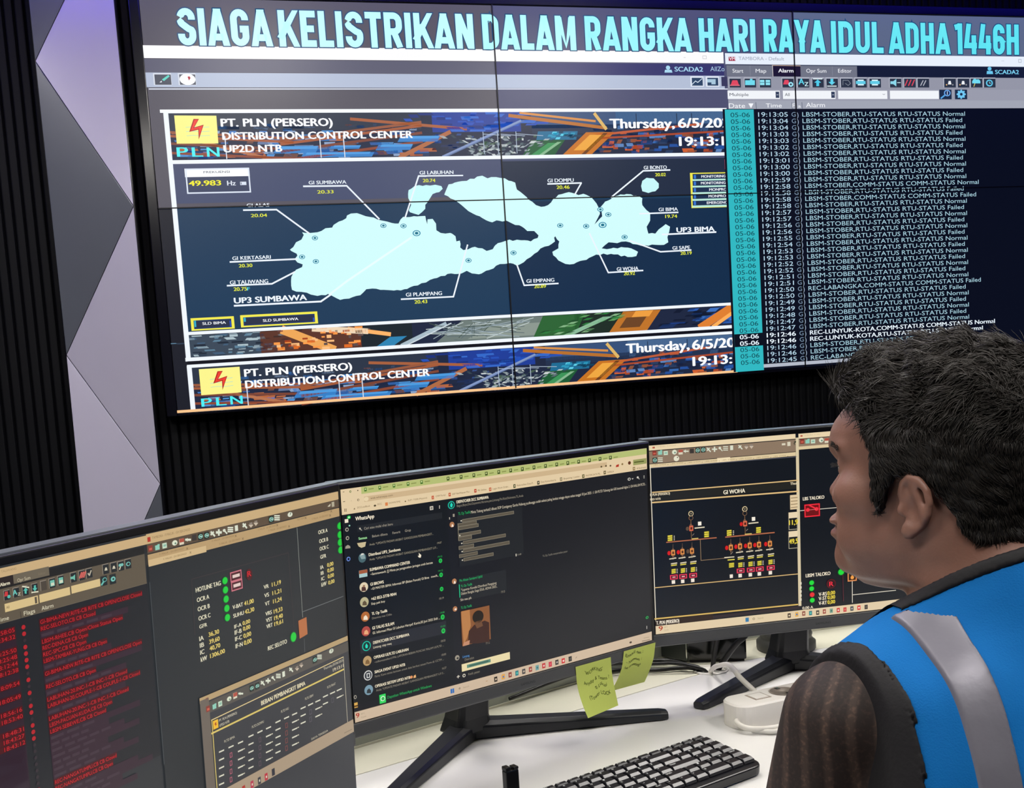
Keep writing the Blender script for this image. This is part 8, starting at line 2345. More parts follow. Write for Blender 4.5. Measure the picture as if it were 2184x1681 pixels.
CB = [('thick black cable running along the desk to the cable hole, highest of the bundle', [(0.42, -2.235, 0.755), (0.56, -2.180, 0.758), (0.676, -2.150, 0.762), (0.7476, -2.1747, 0.762), (0.7711, -2.190, 0.762), (0.788, -2.224, 0.760), (0.806, -2.236, 0.752), (0.812, -2.240, 0.715)], 0.0046),
      ('thin black cable crossing above the thick one near the cable hole', [(0.45, -2.26, 0.760), (0.56, -2.215, 0.768), (0.66, -2.183, 0.770), (0.7311, -2.2112, 0.768), (0.7575, -2.222, 0.768), (0.785, -2.236, 0.763), (0.813, -2.246, 0.750), (0.816, -2.247, 0.715)], 0.0030),
      ('flat black cable lying lowest of the bundle at the cable hole', [(0.40, -2.265, 0.7535), (0.55, -2.205, 0.754), (0.673, -2.172, 0.7545), (0.7367, -2.205, 0.7545), (0.7684, -2.214, 0.7555), (0.79, -2.228, 0.7565), (0.807, -2.230, 0.748), (0.814, -2.231, 0.715)], 0.0036),
      ('black cable dropping straight from behind the right monitor into the cable hole', [(0.832, -2.27, 0.875), (0.829, -2.262, 0.819), (0.827, -2.252, 0.786), (0.825, -2.245, 0.756), (0.825, -2.240, 0.715)], 0.0042),
      ('thick black cable slanting from behind the right monitor to the cable hole', [(0.902, -2.292, 0.862), (0.873, -2.282, 0.818), (0.858, -2.270, 0.799), (0.845, -2.252, 0.770), (0.836, -2.242, 0.748), (0.834, -2.238, 0.715)], 0.0050),
      ('thin black cable beside the slanting thick one at the cable hole', [(0.905, -2.276, 0.862), (0.880, -2.268, 0.815), (0.864, -2.258, 0.792), (0.850, -2.242, 0.766), (0.840, -2.232, 0.746), (0.838, -2.230, 0.715)], 0.0028)]
for lb, P, r_ in CB:
    tag(MB().tube(P, r_, 10).build('black_cable', 'cable_black'), lb, 'cable', 'black cables at the cable hole')
# small upright holder at the near edge of the picture
hd = thing('usb_dongle_holder', 'small black upright holder with a notched top in front of the keyboard', 'holder', (0.329, -2.655, 0.7505), math.radians(15))
MB().prism(rrect(-0.022, -0.02, 0.022, 0.02, (0.006,) * 4), 0, 0.006).build('base', 'cable_black', hd, 0.0015)
MB().prism([(-0.0095, -0.006), (0.0095, -0.006), (0.0095, 0.005), (-0.0095, 0.005)], 0.005, 0.044).build('upright', 'monitor_black', hd, 0.0015)
MB().box(-0.0095, -0.006, 0.0438, -0.002, 0.005, 0.049).box(0.002, -0.006, 0.0438, 0.0095, 0.005, 0.0475).build('notch', 'monitor_black', hd, 0.001)

# ------------------------------------------------------------------ seated man: signed distance fields turned into surfaces
def surface_nets(V, xs, ys, zs):
    V = V.astype(np.float32); nx, ny, nz = V.shape; S = V < 0
    cnt = np.zeros((nx - 1, ny - 1, nz - 1), np.int8)
    cor = [(i, j, k) for i in (0, 1) for j in (0, 1) for k in (0, 1)]
    for i, j, k in cor: cnt += S[i:nx - 1 + i, j:ny - 1 + j, k:nz - 1 + k]
    I, J, K = np.nonzero((cnt > 0) & (cnt < 8)); ids = np.full(cnt.shape, -1, np.int64); ids[I, J, K] = np.arange(len(I))
    acc = np.zeros((len(I), 3)); num = np.zeros(len(I)); G = (xs, ys, zs)
    for a in cor:
        for ax in range(3):
            if a[ax]: continue
            b = list(a); b[ax] = 1
            va = V[I + a[0], J + a[1], K + a[2]]; vb = V[I + b[0], J + b[1], K + b[2]]
            m = (va < 0) != (vb < 0)
            if not m.any(): continue
            t = np.where(m, va / np.where(m, va - vb, 1), 0)
            for c, idx in enumerate((I, J, K)):
                g0 = G[c][idx + a[c]]; g1 = G[c][idx + b[c]]; acc[:, c] += np.where(m, g0 + (g1 - g0) * t, 0)
            num += m
    P = acc / num[:, None]; F = []
    for ax in range(3):
        A = [slice(1, -1)] * 3; B = [slice(1, -1)] * 3; A[ax] = slice(0, -1); B[ax] = slice(1, None)
        s0 = S[tuple(A)]; s1 = S[tuple(B)]; e = np.argwhere(s0 != s1)
        if not len(e): continue
        flip = s0[tuple(e.T)]
        o = np.array([1, 1, 1]); o[ax] = 0; e = e + o
        u, w = (ax + 1) % 3, (ax + 2) % 3; q = []
        for du, dw in ((-1, -1), (0, -1), (0, 0), (-1, 0)):
            c = e.copy(); c[:, u] += du; c[:, w] += dw; q.append(ids[tuple(c.T)])
        q = np.stack(q, 1); q[~flip] = q[~flip][:, ::-1]; F.append(q)
    return P, np.concatenate(F)
def np_mesh(name, P, F, mats, parent=None, smooth=True, M=None, label=None):
    me = bpy.data.meshes.new(name); me.vertices.add(len(P)); me.vertices.foreach_set('co', np.ascontiguousarray(P, np.float32).ravel())
    k = F.shape[1]; me.loops.add(len(F) * k); me.loops.foreach_set('vertex_index', F.astype(np.int32).ravel())
    me.polygons.add(len(F)); me.polygons.foreach_set('loop_start', np.arange(0, len(F) * k, k, dtype=np.int32))
    me.polygons.foreach_set('use_smooth', np.full(len(F), smooth)); me.update(calc_edges=True); me.validate()
    for m in (mats if isinstance(mats, (list, tuple)) else [mats]): me.materials.append(MATS[m])
    return link(me, name, parent, label=label)
def smin(a, b, k):
    h = np.clip(0.5 + 0.5 * (b - a) / k, 0, 1); return b + (a - b) * h - k * h * (1 - h)
def smax(a, b, k): return -smin(-a, -b, k)
def sph(p, c, r): return np.sqrt((p[0] - c[0]) ** 2 + (p[1] - c[1]) ** 2 + (p[2] - c[2]) ** 2) - r
def ell(p, c, r):
    k0 = np.sqrt(((p[0] - c[0]) / r[0]) ** 2 + ((p[1] - c[1]) / r[1]) ** 2 + ((p[2] - c[2]) / r[2]) ** 2)
    k1 = np.sqrt(((p[0] - c[0]) / r[0] ** 2) ** 2 + ((p[1] - c[1]) / r[1] ** 2) ** 2 + ((p[2] - c[2]) / r[2] ** 2) ** 2)
    return k0 * (k0 - 1) / np.maximum(k1, 1e-6)
def cone(p, a, ra, b, rb):
    ba = [b[i] - a[i] for i in range(3)]; L2 = sum(v * v for v in ba)
    t = np.clip(((p[0] - a[0]) * ba[0] + (p[1] - a[1]) * ba[1] + (p[2] - a[2]) * ba[2]) / L2, 0, 1)
    return np.sqrt((p[0] - a[0] - ba[0] * t) ** 2 + (p[1] - a[1] - ba[1] * t) ** 2 + (p[2] - a[2] - ba[2] * t) ** 2) - (ra + (rb - ra) * t)
def wob(p, seed, amp, fr):
    R = np.random.RandomState(seed); o = 0
    for _ in range(5):
        d = R.normal(size=3); d = d / np.linalg.norm(d) * fr * R.uniform(0.6, 1.6); o = o + np.sin(p[0] * d[0] + p[1] * d[1] + p[2] * d[2] + R.uniform(0, 6.28))
    return o * amp / 5
HO = np.array([0.6845, -3.0283, 1.1421]); HF = np.array([-0.55963, 0.82874, 0.0]); HL = np.array([-0.82874, -0.55963, 0.0])
def to_head(p):
    x, y, z = p[0] - HO[0], p[1] - HO[1], p[2] - HO[2]
    return x * HF[0] + y * HF[1], x * HL[0] + y * HL[1], z
#            h      front   back   halfw  taper
HT = np.array([(-0.0830, 0.070, -0.030, 0.030, 0.30), (-0.0780, 0.0955, -0.040, 0.045, 0.40), (-0.0720, 0.1005, -0.050, 0.051, 0.42), (-0.0650, 0.1018, -0.055, 0.054, 0.42), (-0.0560, 0.1028, -0.060, 0.057, 0.40),
    (-0.0470, 0.1042, -0.066, 0.060, 0.38), (-0.0400, 0.1030, -0.070, 0.0615, 0.36), (-0.0200, 0.1030, -0.080, 0.065, 0.32), (-0.0100, 0.1025, -0.085, 0.067, 0.30), (0.0000, 0.0965, -0.090, 0.069, 0.28), (0.0150, 0.0915, -0.094, 0.071, 0.25),
    (0.0250, 0.0920, -0.096, 0.072, 0.23), (0.0400, 0.1020, -0.098, 0.073, 0.20), (0.0480, 0.1055, -0.099, 0.073, 0.17), (0.0590, 0.1065, -0.099, 0.074, 0.15), (0.0710, 0.1045, -0.098, 0.0735, 0.13), (0.0800, 0.1000, -0.096, 0.072, 0.12),
    (0.0920, 0.0905, -0.091, 0.067, 0.10), (0.1020, 0.0790, -0.084, 0.060, 0.08), (0.1120, 0.0640, -0.074, 0.050, 0.06), (0.1200, 0.0480, -0.061, 0.039, 0.04), (0.1270, 0.0270, -0.042, 0.025, 0.02), (0.1310, 0.0060, -0.018, 0.010, 0.0), (0.1330, -0.003, -0.008, 0.004, 0.0)])
def skull(F, L, h):
    ff, bb, w, k = (np.interp(h, HT[:, 0], HT[:, i]) for i in (1, 2, 3, 4))
    a = (ff - bb) / 2; c = (ff + bb) / 2; u = (F - c) / a; bw = w * (1 - k * u) * (1 + 0.0 * u)
    bw = np.maximum(bw, 0.003); g = (np.abs(u) ** 2.3 + np.abs(L / bw) ** 2.3) ** (1 / 2.3)
    d = (g - 1) * np.minimum(a, bw) * 0.9
    d = np.maximum(d, (h - 0.1325)); return np.maximum(d, -0.083 - h)
EAR = [(0.0085, 0.0745, 0.004), (0.0105, 0.0765, 0.014), (0.0075, 0.079, 0.024), (0.0005, 0.082, 0.0305), (-0.0090, 0.085, 0.0285), (-0.0170, 0.087, 0.0190), (-0.0195, 0.087, 0.0080), (-0.0170, 0.085, -0.0050), (-0.0110, 0.081, -0.0150), (-0.0040, 0.0785, -0.0205)]
def head(p):
    q = to_head(p); F, L, h = q; aL = np.abs(L); s = (F, aL, h)
    d = skull(F, L, h)
    d = smin(d, ell(s, (0.040, 0.0, -0.070), (0.048, 0.040, 0.022)), 0.020)          # under the jaw
    d = smin(d, ell(s, (0.062, 0.044, 0.008), (0.026, 0.020, 0.022)), 0.022)          # cheekbone
    d = smin(d, ell(s, (0.056, 0.036, -0.036), (0.032, 0.020, 0.026)), 0.020)         # cheek
    d = smin(d, cone(s, (0.0955, 0.008, 0.054), 0.0075, (0.073, 0.046, 0.053), 0.006), 0.012)   # brow ridge
    d = smax(d, -sph(s, (0.103, 0.033, 0.035), 0.0175), 0.010)                         # eye socket
    d = smin(d, sph(s, (0.0765, 0.032, 0.0355), 0.0138), 0.003)                        # lids
    d = smax(d, -ell(s, (0.0915, 0.032, 0.0345), (0.010, 0.012, 0.0038)), 0.0015)
    d = smin(d, cone(s, (0.0890, 0.0, 0.030), 0.0060, (0.1035, 0.0, 0.0055), 0.0092), 0.008)   # nose
    d = smin(d, sph(s, (0.0975, 0.0115, 0.0005), 0.0078), 0.006)
    d = smax(d, -sph(s, (0.1015, 0.006, -0.0065), 0.0034), 0.003)
    d = smin(d, ell(s, (0.1005, 0.0, -0.0245), (0.0100, 0.024, 0.0058)), 0.005)       # lips
    d = smin(d, ell(s, (0.1000, 0.0, -0.0385), (0.0105, 0.021, 0.0062)), 0.005)
    d = smax(d, -cone(s, (0.1125, 0.0, -0.0312), 0.0026, (0.098, 0.026, -0.0310), 0.0014), 0.003)
    d = smin(d, ell(s, (0.0880, 0.0, -0.0640), (0.0150, 0.018, 0.013)), 0.014)        # chin
    # ears
    e = None
    for a, b in zip(EAR, EAR[1:]):
        c = cone(s, a, 0.0036, b, 0.0036); e = c if e is None else np.minimum(e, c)
    e = smin(e, ell(s, (-0.004, 0.078, 0.002), (0.013, 0.0040, 0.023)), 0.004)
    e = smin(e, cone(s, (-0.004, 0.083, 0.022), 0.003, (-0.0115, 0.0835, -0.004), 0.003), 0.007)      # antihelix
    e = smin(e, ell(s, (0.0035, 0.078, -0.0215), (0.0075, 0.0042, 0.0085)), 0.005)    # lobe
    e = smin(e, sph(s, (0.0095, 0.0775, -0.002), 0.0045), 0.006)                        # tragus
    e = smax(e, -ell(s, (0.001, 0.086, -0.001), (0.0075, 0.0080, 0.0115)), 0.006)     # concha
    return smin(d, e, 0.005)
TX = 0.73                                        # middle of the trunk
def mir(c): return (2 * TX - c[0], c[1], c[2])
def neck(p):
    return smin(cone(p, (0.690, -3.040, 1.120), 0.058, (0.722, -3.085, 1.020), 0.064), cone(p, (0.705, -3.065, 1.110), 0.050, (0.728, -3.105, 1.020), 0.058), 0.03)
def trunk(p):
    d = ell(p, (TX, -3.085, 0.845), (0.185, 0.125, 0.200))
    for m in (lambda c: c, mir):
        d = smin(d, cone(p, m((0.715, -3.090, 1.045)), 0.056, m((0.572, -3.052, 0.948)), 0.045), 0.030)
        d = smin(d, cone(p, m((0.640, -3.115, 0.950)), 0.052, m((0.625, -3.130, 0.830)), 0.060), 0.040)
    d = smin(d, ell(p, (TX, -3.150, 0.650), (0.165, 0.125, 0.190)), 0.06)
    return smin(d, ell(p, (TX, -3.200, 0.535), (0.180, 0.135, 0.100)), 0.06)
ELB, WRI = (0.520, -2.985, 0.700), (0.600, -2.870, 0.640)
def arms(p):
    d = None
    for m in (lambda c: c, mir):
        c = smin(cone(p, m((0.552, -3.050, 0.940)), 0.049, m(ELB), 0.040), cone(p, m(ELB), 0.037, m(WRI), 0.026), 0.02)
        d = c if d is None else np.minimum(d, c)
    return d
def hands(p):
    d = None
    for m in (lambda c: c, mir):
        c = ell(p, m((0.612, -2.825, 0.628)), (0.040, 0.044, 0.015))
        for k, (x, ln) in enumerate(((0.582, 0.062), (0.602, 0.074), (0.623, 0.078), (0.643, 0.068))):
            c = smin(c, cone(p, m((x, -2.795, 0.628)), 0.0085, m((x + 0.004, -2.795 + ln * 0.55, 0.626)), 0.0080), 0.006)
            c = smin(c, cone(p, m((x + 0.004, -2.795 + ln * 0.55, 0.626)), 0.0080, m((x + 0.006, -2.795 + ln, 0.606)), 0.0065), 0.003)
        c = smin(c, cone(p, m((0.640, -2.848, 0.626)), 0.0105, m((0.668, -2.812, 0.618)), 0.0085), 0.006)
        c = smin(c, cone(p, m(WRI), 0.025, m((0.610, -2.840, 0.628)), 0.020), 0.012)
        d = c if d is None else np.minimum(d, c)
    return d
def legs(p):
    d = None
    for m in (lambda c: c, mir):
        c = smin(cone(p, m((0.640, -3.170, 0.530)), 0.085, m((0.615, -2.775, 0.535)), 0.058), cone(p, m((0.615, -2.765, 0.525)), 0.055, m((0.620, -2.750, 0.110)), 0.040), 0.02)
        c = smin(c, cone(p, m((0.620, -2.760, 0.055)), 0.038, m((0.612, -2.610, 0.035)), 0.032), 0.02)
        d = c if d is None else np.minimum(d, c)
    return d
def grid(x, y, z): return [a.astype(np.float32) for a in np.meshgrid(x, y, z, indexing='ij')]
def axis(lo, hi, step, fine=None):
    out = [lo]
    while out[-1] < hi: out.append(out[-1] + (fine[2] if fine and fine[0] <= out[-1] < fine[1] else step))
    return np.array(out)
man = thing('person', 'man in blue vest and brown patterned shirt, seated and looking left at the monitors', 'person', (TX, -3.2, 0.0))
mw = Matrix.Translation((-TX, 3.2, 0))
def put(o): o.matrix_local = mw; return o
# body: one continuous surface, finest around the head
xs = axis(0.44, 1.03, 0.008, (0.560, 0.815, 0.0024)); ys = axis(-3.37, -2.55, 0.009, (-3.165, -2.895, 0.0024)); zs = axis(0.0, 1.30, 0.009, (1.040, 1.285, 0.0024))
V = np.empty((len(xs), len(ys), len(zs)), np.float32)
for a in range(0, len(zs), 24):
    zz = zs[a:a + 24]; p = grid(xs, ys, zz)
    if zz[0] > 1.16: d = head(p)
    else:
        d = neck(p)
        if zz[-1] > 0.98: d = smin(d, head(p), 0.018)
        if zz[0] < 1.12: d = smin(d, trunk(p), 0.03)
        if zz[0] < 1.05: d = smin(d, arms(p), 0.02)
        if zz[0] < 0.72: d = np.minimum(smin(d, legs(p), 0.04), hands(p))
    V[:, :, a:a + 24] = d
P, Fq = surface_nets(V, xs, ys, zs); body = put(np_mesh('body', P, Fq, ['skin', 'lip'], man))
q = to_head(P.T); lipm = (((q[2] + 0.0315) / 0.0135) ** 2 + (q[1] / 0.021) ** 2 < 1) & (q[0] > 0.094)
mi = lipm[Fq].all(1).astype(np.int32); body.data.polygons.foreach_set('material_index', mi); body.data.update()
del V
def hpt(F, L, h): return HO + HF * F + HL * L + np.array([0, 0, h])
# eyes, brows, lashes
for s_ in (1, -1):
    e = MB(); c = hpt(0.0768, 0.032 * s_, 0.0355)
    e.lathe([(0.0125 * math.sin(math.pi * k / 12) + 1e-5, 0.0125 * math.cos(math.pi * k / 12)) for k in range(13)][::-1], 20, 0, tuple(c))
    g = MB.__new__(MB); e2 = put(e.build('eye', 'eye_white', man))
    d = HF * 0.94 + np.array([0, 0, -0.05]); ir = MB()
    for k in range(1): ir.lathe([(0.0057, 0.0), (0.0052, 0.0006), (0.003, 0.0012), (0.0003, 0.0014)], 20)
    R3 = Vector(HF).to_track_quat('Z', 'Y').to_matrix().to_4x4(); ir.v = [tuple((Matrix.Translation(Vector(c + HF * 0.0112)) @ R3) @ Vector(v)) for v in ir.v]
    ir.build('iris', 'iris', e2)
    b = MB(); Rn = random.Random(5)
    for k in range(170):
        t = Rn.random(); L0 = 0.010 + 0.040 * t; F0 = 0.1020 - 0.0225 * t ** 1.6; h0 = 0.0535 + 0.004 * math.sin(t * 3) + Rn.uniform(-.0028, .0028)
        a = hpt(F0 + 0.0015, L0 * s_, h0); o_ = hpt(F0 - 0.004 + .003, (L0 + 0.007) * s_, h0 + 0.0012)
        b.tube([a, (a + o_) / 2 + HF * 0.001, o_], [0.0003, 0.00025, 0.0001], 4, smooth=2)
    put(b.build('eyebrow', 'hair', man))
    b = MB()
    for k in range(22):
        t = k / 21; L0 = 0.024 + 0.018 * t; F0 = 0.0895 - 0.006 * abs(t - 0.35) ; a = hpt(F0 - 0.001, L0 * s_, 0.0375 - 0.003 * abs(t - .4)); o_ = hpt(F0 + 0.0075, (L0 + 0.003 * (t - .3)) * s_, 0.0365 + 0.002 * math.sin(k))
        b.tube([a, (a + o_) / 2 + np.array([0, 0, -0.0008]), o_], [0.0004, 0.0003, 0.0001], 4, smooth=2)
    put(b.build('eyelash', 'hair', man))

# hair: volume with a hairline drawn in the side view, plus individual locks
LINE = [(0.125, 0.1130), (0.0930, 0.1075), (0.0820, 0.1035), (0.0640, 0.1000), (0.0530, 0.0915), (0.0500, 0.0800), (0.0390, 0.0550), (0.0400, 0.0180), (0.0375, -0.0050), (0.0310, -0.0020), (0.0245, 0.0180), (0.0155, 0.0315), (0.0020, 0.0360), (-0.0190, 0.0240), (-0.0330, 0.0020), (-0.0430, -0.0220), (-0.0560, -0.0340), (-0.0960, -0.0300), (-0.15, -0.030), (-0.15, 0.25), (0.125, 0.25)]
def poly_sd(x, y, P):
    d = np.full(x.shape, 1e9); ins = np.zeros(x.shape, bool)
    for (ax, ay), (bx_, by) in zip(P, P[1:] + P[:1]):
        ex, ey = bx_ - ax, by - ay; wx, wy = x - ax, y - ay; t = np.clip((wx * ex + wy * ey) / (ex * ex + ey * ey), 0, 1)
        d = np.minimum(d, (wx - ex * t) ** 2 + (wy - ey * t) ** 2)
        c = ((ay <= y) & (by > y)) | ((by <= y) & (ay > y)); xi = ax + (y - ay) / np.where(by == ay, 1e-9, by - ay) * ex; ins ^= c & (x < xi)
    return np.where(ins, -1, 1) * np.sqrt(d)
fs_ = np.arange(-0.135, 0.125, 0.0024); ls_ = np.arange(-0.105, 0.1051, 0.0024); hs_ = np.arange(-0.05, 0.185, 0.0024)
F3, L3, H3 = grid(fs_, ls_, hs_)
f2, h2 = np.meshgrid(fs_, hs_, indexing='ij'); pd = poly_sd(f2, h2, LINE).astype(np.float32)[:, None, :]
def sstep(x, a, b): t = np.clip((x - a) / (b - a), 0, 1); return t * t * (3 - 2 * t)
q3 = (F3, L3, H3)
outer = ell(q3, (-0.003, 0.0, 0.043), (0.109, 0.0865, 0.121))
outer = smin(outer, ell(q3, (0.047, 0.0, 0.103), (0.054, 0.066, 0.051)), 0.014)
outer = smin(outer, ell(q3, (-0.040, 0.0, 0.090), (0.070, 0.078, 0.067)), 0.020)
sk = smin(skull(F3, L3, H3), neck([HO[0] + F3 * HF[0] + L3 * HL[0], HO[1] + F3 * HF[1] + L3 * HL[1], HO[2] + H3]), 0.018)
outer = np.minimum(outer, sk - 0.004)
tp = sstep(H3, 0.05, 0.11)
clump = (np.abs(wob(q3, 3, 0.012, 130)) + np.abs(wob(q3, 9, 0.008, 230))) * tp + wob(q3, 8, 0.0016, 420)
hv = smax(outer + clump, np.broadcast_to(pd, sk.shape) + wob(q3, 5, 0.0022, 500), 0.006)
hv = np.maximum(hv, -(sk + 0.006))
PH_, FH = surface_nets(hv, fs_, ls_, hs_)
PW_ = HO + PH_[:, :1] * HF + PH_[:, 1:2] * HL + PH_[:, 2:3] * np.array([0, 0, 1.0])
hairo = put(np_mesh('hair', PW_, FH, 'hair_base', man))
rng = np.random.RandomState(12)
A0, B0, C0, D0 = (PH_[FH[:, i]] for i in range(4)); nr = np.cross(C0 - A0, D0 - B0); ar = np.linalg.norm(nr, axis=1); nr = nr / ar[:, None]
cen = (A0 + B0 + C0 + D0) / 4; skc = np.array([0.0, 0.0, 0.03])
out_ = ((cen - skc) * nr).sum(1) > 0; wgt = ar * out_ * (1 + 0.3 * (cen[:, 2] > 0.09)); N_ = 18000
pick = rng.choice(len(FH), N_, p=wgt / wgt.sum()); jit = rng.uniform(-.5, .5, (N_, 2))[:, :, None]
root = cen[pick] + (B0[pick] - A0[pick]) * jit[:, 0] + (D0[pick] - A0[pick]) * jit[:, 1]; nn = nr[pick]
top = sstep(root[:, 2], 0.045, 0.11)[:, None]
wv = np.stack([wob(root.T, 21, 2.2, 70), wob(root.T, 22, 2.2, 70), wob(root.T, 23, 0.6, 70)], 1)
flow = top * (np.array([0.75, 0.0, -0.1]) + 0.25 * np.sign(root[:, 1:2]) * np.array([0, 1.0, 0]) + wv) + (1 - top) * np.array([-0.25, 0.0, -1.0]) + rng.normal(size=(N_, 3)) * (0.15 + 0.12 * top)
flow = flow - nn * (flow * nn).sum(1)[:, None]; flow /= np.linalg.norm(flow, axis=1)[:, None]
ln_ = (0.009 + 0.011 * top[:, 0]) * rng.uniform(0.7, 1.3, N_); sidev = np.cross(nn, flow); ph = rng.uniform(0, 6.28, N_); bend = wob(root.T, 31, 1.0, 90) * 0.9
SEG = 6; rad = 0.00055; pts = []
for k in range(SEG):
    t = k / (SEG - 1); s_ = t - 0.15
    c = root + flow * (ln_ * s_)[:, None] + sidev * (ln_ * (bend * t * t * 1.3) + 0.0012 * np.sin(ph + t * 5) * top[:, 0])[:, None] + nn * ((0.0010 + 0.0022 * top[:, 0]) * math.sin(t * 3.0) - 0.0005 * top[:, 0] - 0.0008 * t * top[:, 0] + 0.0001)[:, None]
    pts.append(c)
pts = np.stack(pts, 1); allv = np.empty((N_, SEG, 3, 3))
for k in range(SEG):
    rr = rad * (1.15 - 0.95 * (k / (SEG - 1)) ** 2)
    for j in range(3):
        a = 2.094 * j; allv[:, k, j] = pts[:, k] + (sidev * math.cos(a) + nn * math.sin(a)) * rr
vv = allv.reshape(-1, 3); vw_ = HO + vv[:, :1] * HF + vv[:, 1:2] * HL + vv[:, 2:3] * np.array([0, 0, 1.0])
base_i = (np.arange(N_) * SEG * 3)[:, None, None, None]; kk = np.arange(SEG - 1)[None, :, None, None]; jj = np.arange(3)[None, None, :, None]; j2 = (jj + 1) % 3
FF = np.concatenate([base_i + kk * 3 + jj, base_i + kk * 3 + j2, base_i + (kk + 1) * 3 + j2, base_i + (kk + 1) * 3 + jj], 3).reshape(-1, 4)
np_mesh('strands', vw_, FF, 'hair', hairo)

# clothes: shells at a distance from the trunk, ending at clean cut lines
def shell(name, m, fd, reg, t0, t1, box, step, k=0.002, label=None):
    xs, ys, zs = (np.arange(box[i], box[i + 3], step) for i in range(3)); p = grid(xs, ys, zs); d = fd(p)
    v = smax(smax(d - t1, t0 - d, 0.001), reg(p), k); P, F = surface_nets(v, xs, ys, zs)
    return put(np_mesh(name, P, F, m, man, label=label))
def torso(p): return smin(trunk(p), neck(p), 0.03)
def fold(p): return wob(p, 41, 0.0032, 38) + wob(p, 42, 0.0016, 90)
def arm_l(p): return smin(cone(p, (0.552, -3.050, 0.940), 0.049, ELB, 0.040), cone(p, ELB, 0.037, WRI, 0.026), 0.02)
def arm_r(p): return arm_l((2 * TX - p[0], p[1], p[2]))
def armhole(p, s=1):    # < 0 on the trunk side of the armhole
    x = p[0] if s > 0 else 2 * TX - p[0]
    return (0.549 - x) * 0.97 + (p[2] - 0.95) * 0.10 - (p[1] + 3.05) * 0.10
def neckline(p):        # < 0 outside the neck opening
    return 0.0 - ((p[2] - 1.043) * -0.80 + (p[1] + 3.060) * -0.55) - 0.004
def hem(p): return 0.50 - p[2]
def vest_reg(p): return smax(smax(smax(armhole(p, 1), armhole(p, -1), 0.002), neckline(p), 0.002), hem(p), 0.002)
def vd(p): return torso(p) + fold(p)
TB = (0.50, -3.36, 0.46, 0.96, -2.90, 1.16)
shell('vest', 'vest_blue', vd, vest_reg, -0.006, 0.0146, TB, 0.0042)
for s_ in (1, -1):
    bxx = (0.50, -3.30, 0.66, 0.62, -2.92, 1.03) if s_ > 0 else (2 * TX - 0.62, -3.30, 0.66, 2 * TX - 0.50, -2.92, 1.03)
    shell('armhole_trim', 'trim_black', vd, lambda p: smax(armhole(p, s_) - 0.006, -0.006 - armhole(p, s_), 0.001), -0.003, 0.0168, bxx, 0.003)
    def strip_reg(p, s_=s_):
        x = p[0] if s_ > 0 else 2 * TX - p[0]
        c = 0.609 - 0.010 * (p[2] - 0.95) / 0.06 * 0
        return smax(smax(np.abs(x - c) - 0.0165, neckline(p) + 0.012, 0.001), hem(p), 0.001)
    bxx = (0.585, -3.32, 0.50, 0.635, -2.92, 1.05) if s_ > 0 else (2 * TX - 0.635, -3.32, 0.50, 2 * TX - 0.585, -2.92, 1.05)
    shell('reflective_strip', 'reflective', vd, strip_reg, 0.0040, 0.0180, bxx, 0.0024, 0.0008, 'silver grey reflective strip')
shell('neck_trim', 'trim_black', vd, lambda p: smax(neckline(p) - 0.003, -0.010 - neckline(p), 0.001), -0.002, 0.0172, (0.60, -3.20, 0.97, 0.86, -2.96, 1.14), 0.003)
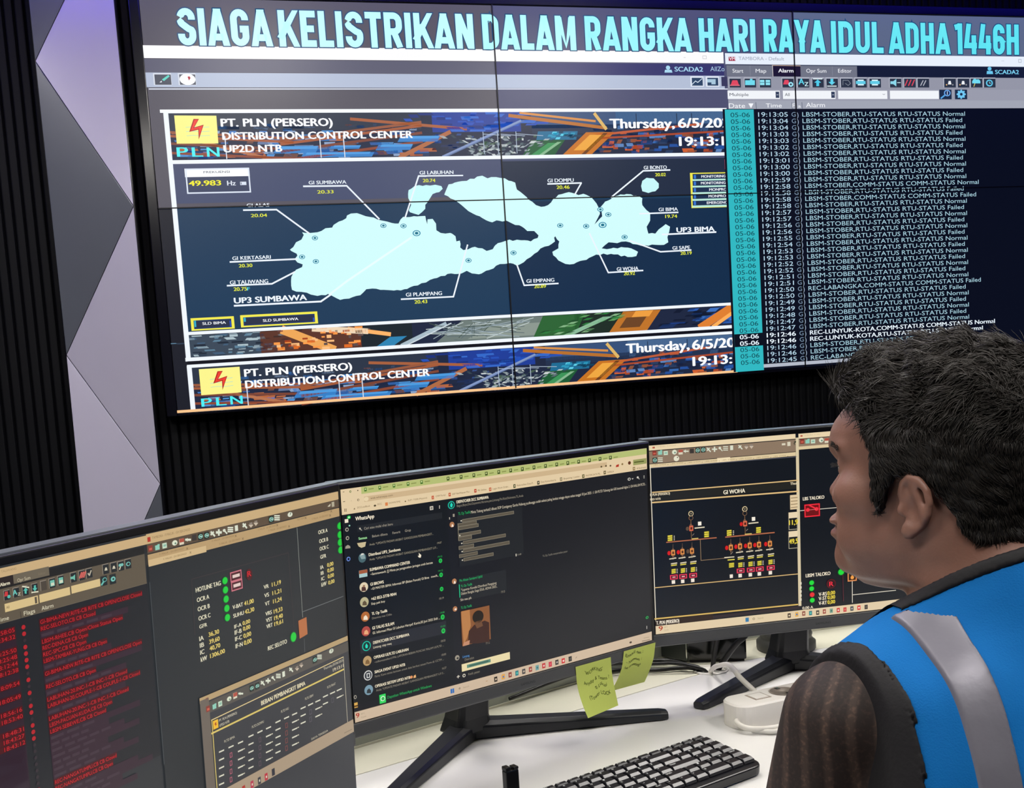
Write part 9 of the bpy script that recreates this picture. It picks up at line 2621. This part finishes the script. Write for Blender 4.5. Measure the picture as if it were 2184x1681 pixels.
def sleeve(s):
    fd = arm_l if s > 0 else arm_r
    def reg(p):
        x = p[0] if s > 0 else 2 * TX - p[0]
        cut = ((p[2] - WRI[2]) * -1.0 + (p[1] - WRI[1]) * 1.0) * 0.5 - 0.035
        return smax(cut, x - 0.585, 0.003)
    bxx = (0.43, -3.16, 0.56, 0.66, -2.82, 1.02) if s > 0 else (2 * TX - 0.66, -3.16, 0.56, 2 * TX - 0.43, -2.82, 1.02)
    return shell('shirt_sleeve', 'batik', lambda p: smin(fd(p), trunk(p) + 0.002, 0.012) + wob(p, 51, 0.0035, 45), reg, -0.006, 0.0085, bxx, 0.004, 0.003, 'brown batik sleeve')
sleeve(1); sleeve(-1)
def leg_reg(p): return smax(smax(p[2] - 0.60, 0.085 - p[2], 0.004), -p[1] - 3.36, 0.004)
shell('trousers', 'trouser', lambda p: smin(legs(p), trunk(p), 0.03) + wob(p, 61, 0.004, 40), leg_reg, 0.001, 0.009, (0.47, -3.37, 0.06, 0.99, -2.68, 0.63), 0.008, 0.004)
for m in (lambda c: c, mir):
    xs, ys, zs = np.arange(m((0.61, 0, 0))[0] - 0.07, m((0.61, 0, 0))[0] + 0.07, 0.006), np.arange(-2.85, -2.54, 0.006), np.arange(-0.01, 0.12, 0.006); p = grid(xs, ys, zs)
    v = smax(smin(cone(p, m((0.620, -2.762, 0.050)), 0.046, m((0.612, -2.605, 0.036)), 0.040), cone(p, m((0.62, -2.758, 0.07)), 0.046, m((0.62, -2.755, 0.10)), 0.047), 0.02), 0.002 - p[2], 0.004)
    Pq, Fq2 = surface_nets(v, xs, ys, zs); put(np_mesh('shoe', Pq, Fq2, 'shoe', man))
# chair under him, out of the frame
ch = thing('office_chair', 'dark swivel chair under the seated man in the blue vest', 'chair', (TX, -3.2, 0))
MB().prism(rrect(-0.235, -0.21, 0.235, 0.24, (0.06,) * 4), 0.36, 0.432).build('seat', 'chair_fabric', ch, 0.012, 3)
MB().lathe([(0.05, 0.345), (0.05, 0.36), (0.10, 0.362)][::1] , 20).lathe([(0.028, 0.08), (0.028, 0.345)], 20).build('gas_lift', 'stand_black', ch)
for k in range(5):
    a = 6.28318 * k / 5 + 0.3; o = MB().box(0.0, -0.02, 0.062, 0.27, 0.02, 0.09, M=Matrix.Rotation(a, 4, 'Z')).build('base_arm', 'stand_black', ch, 0.006)
    MB().lathe([(0.026, -0.014), (0.029, -0.008), (0.029, 0.008), (0.026, 0.014)], 20, 0, (0.255 * math.cos(a), 0.255 * math.sin(a), 0.0295), 'y').build('caster', 'rubber_grey', o)
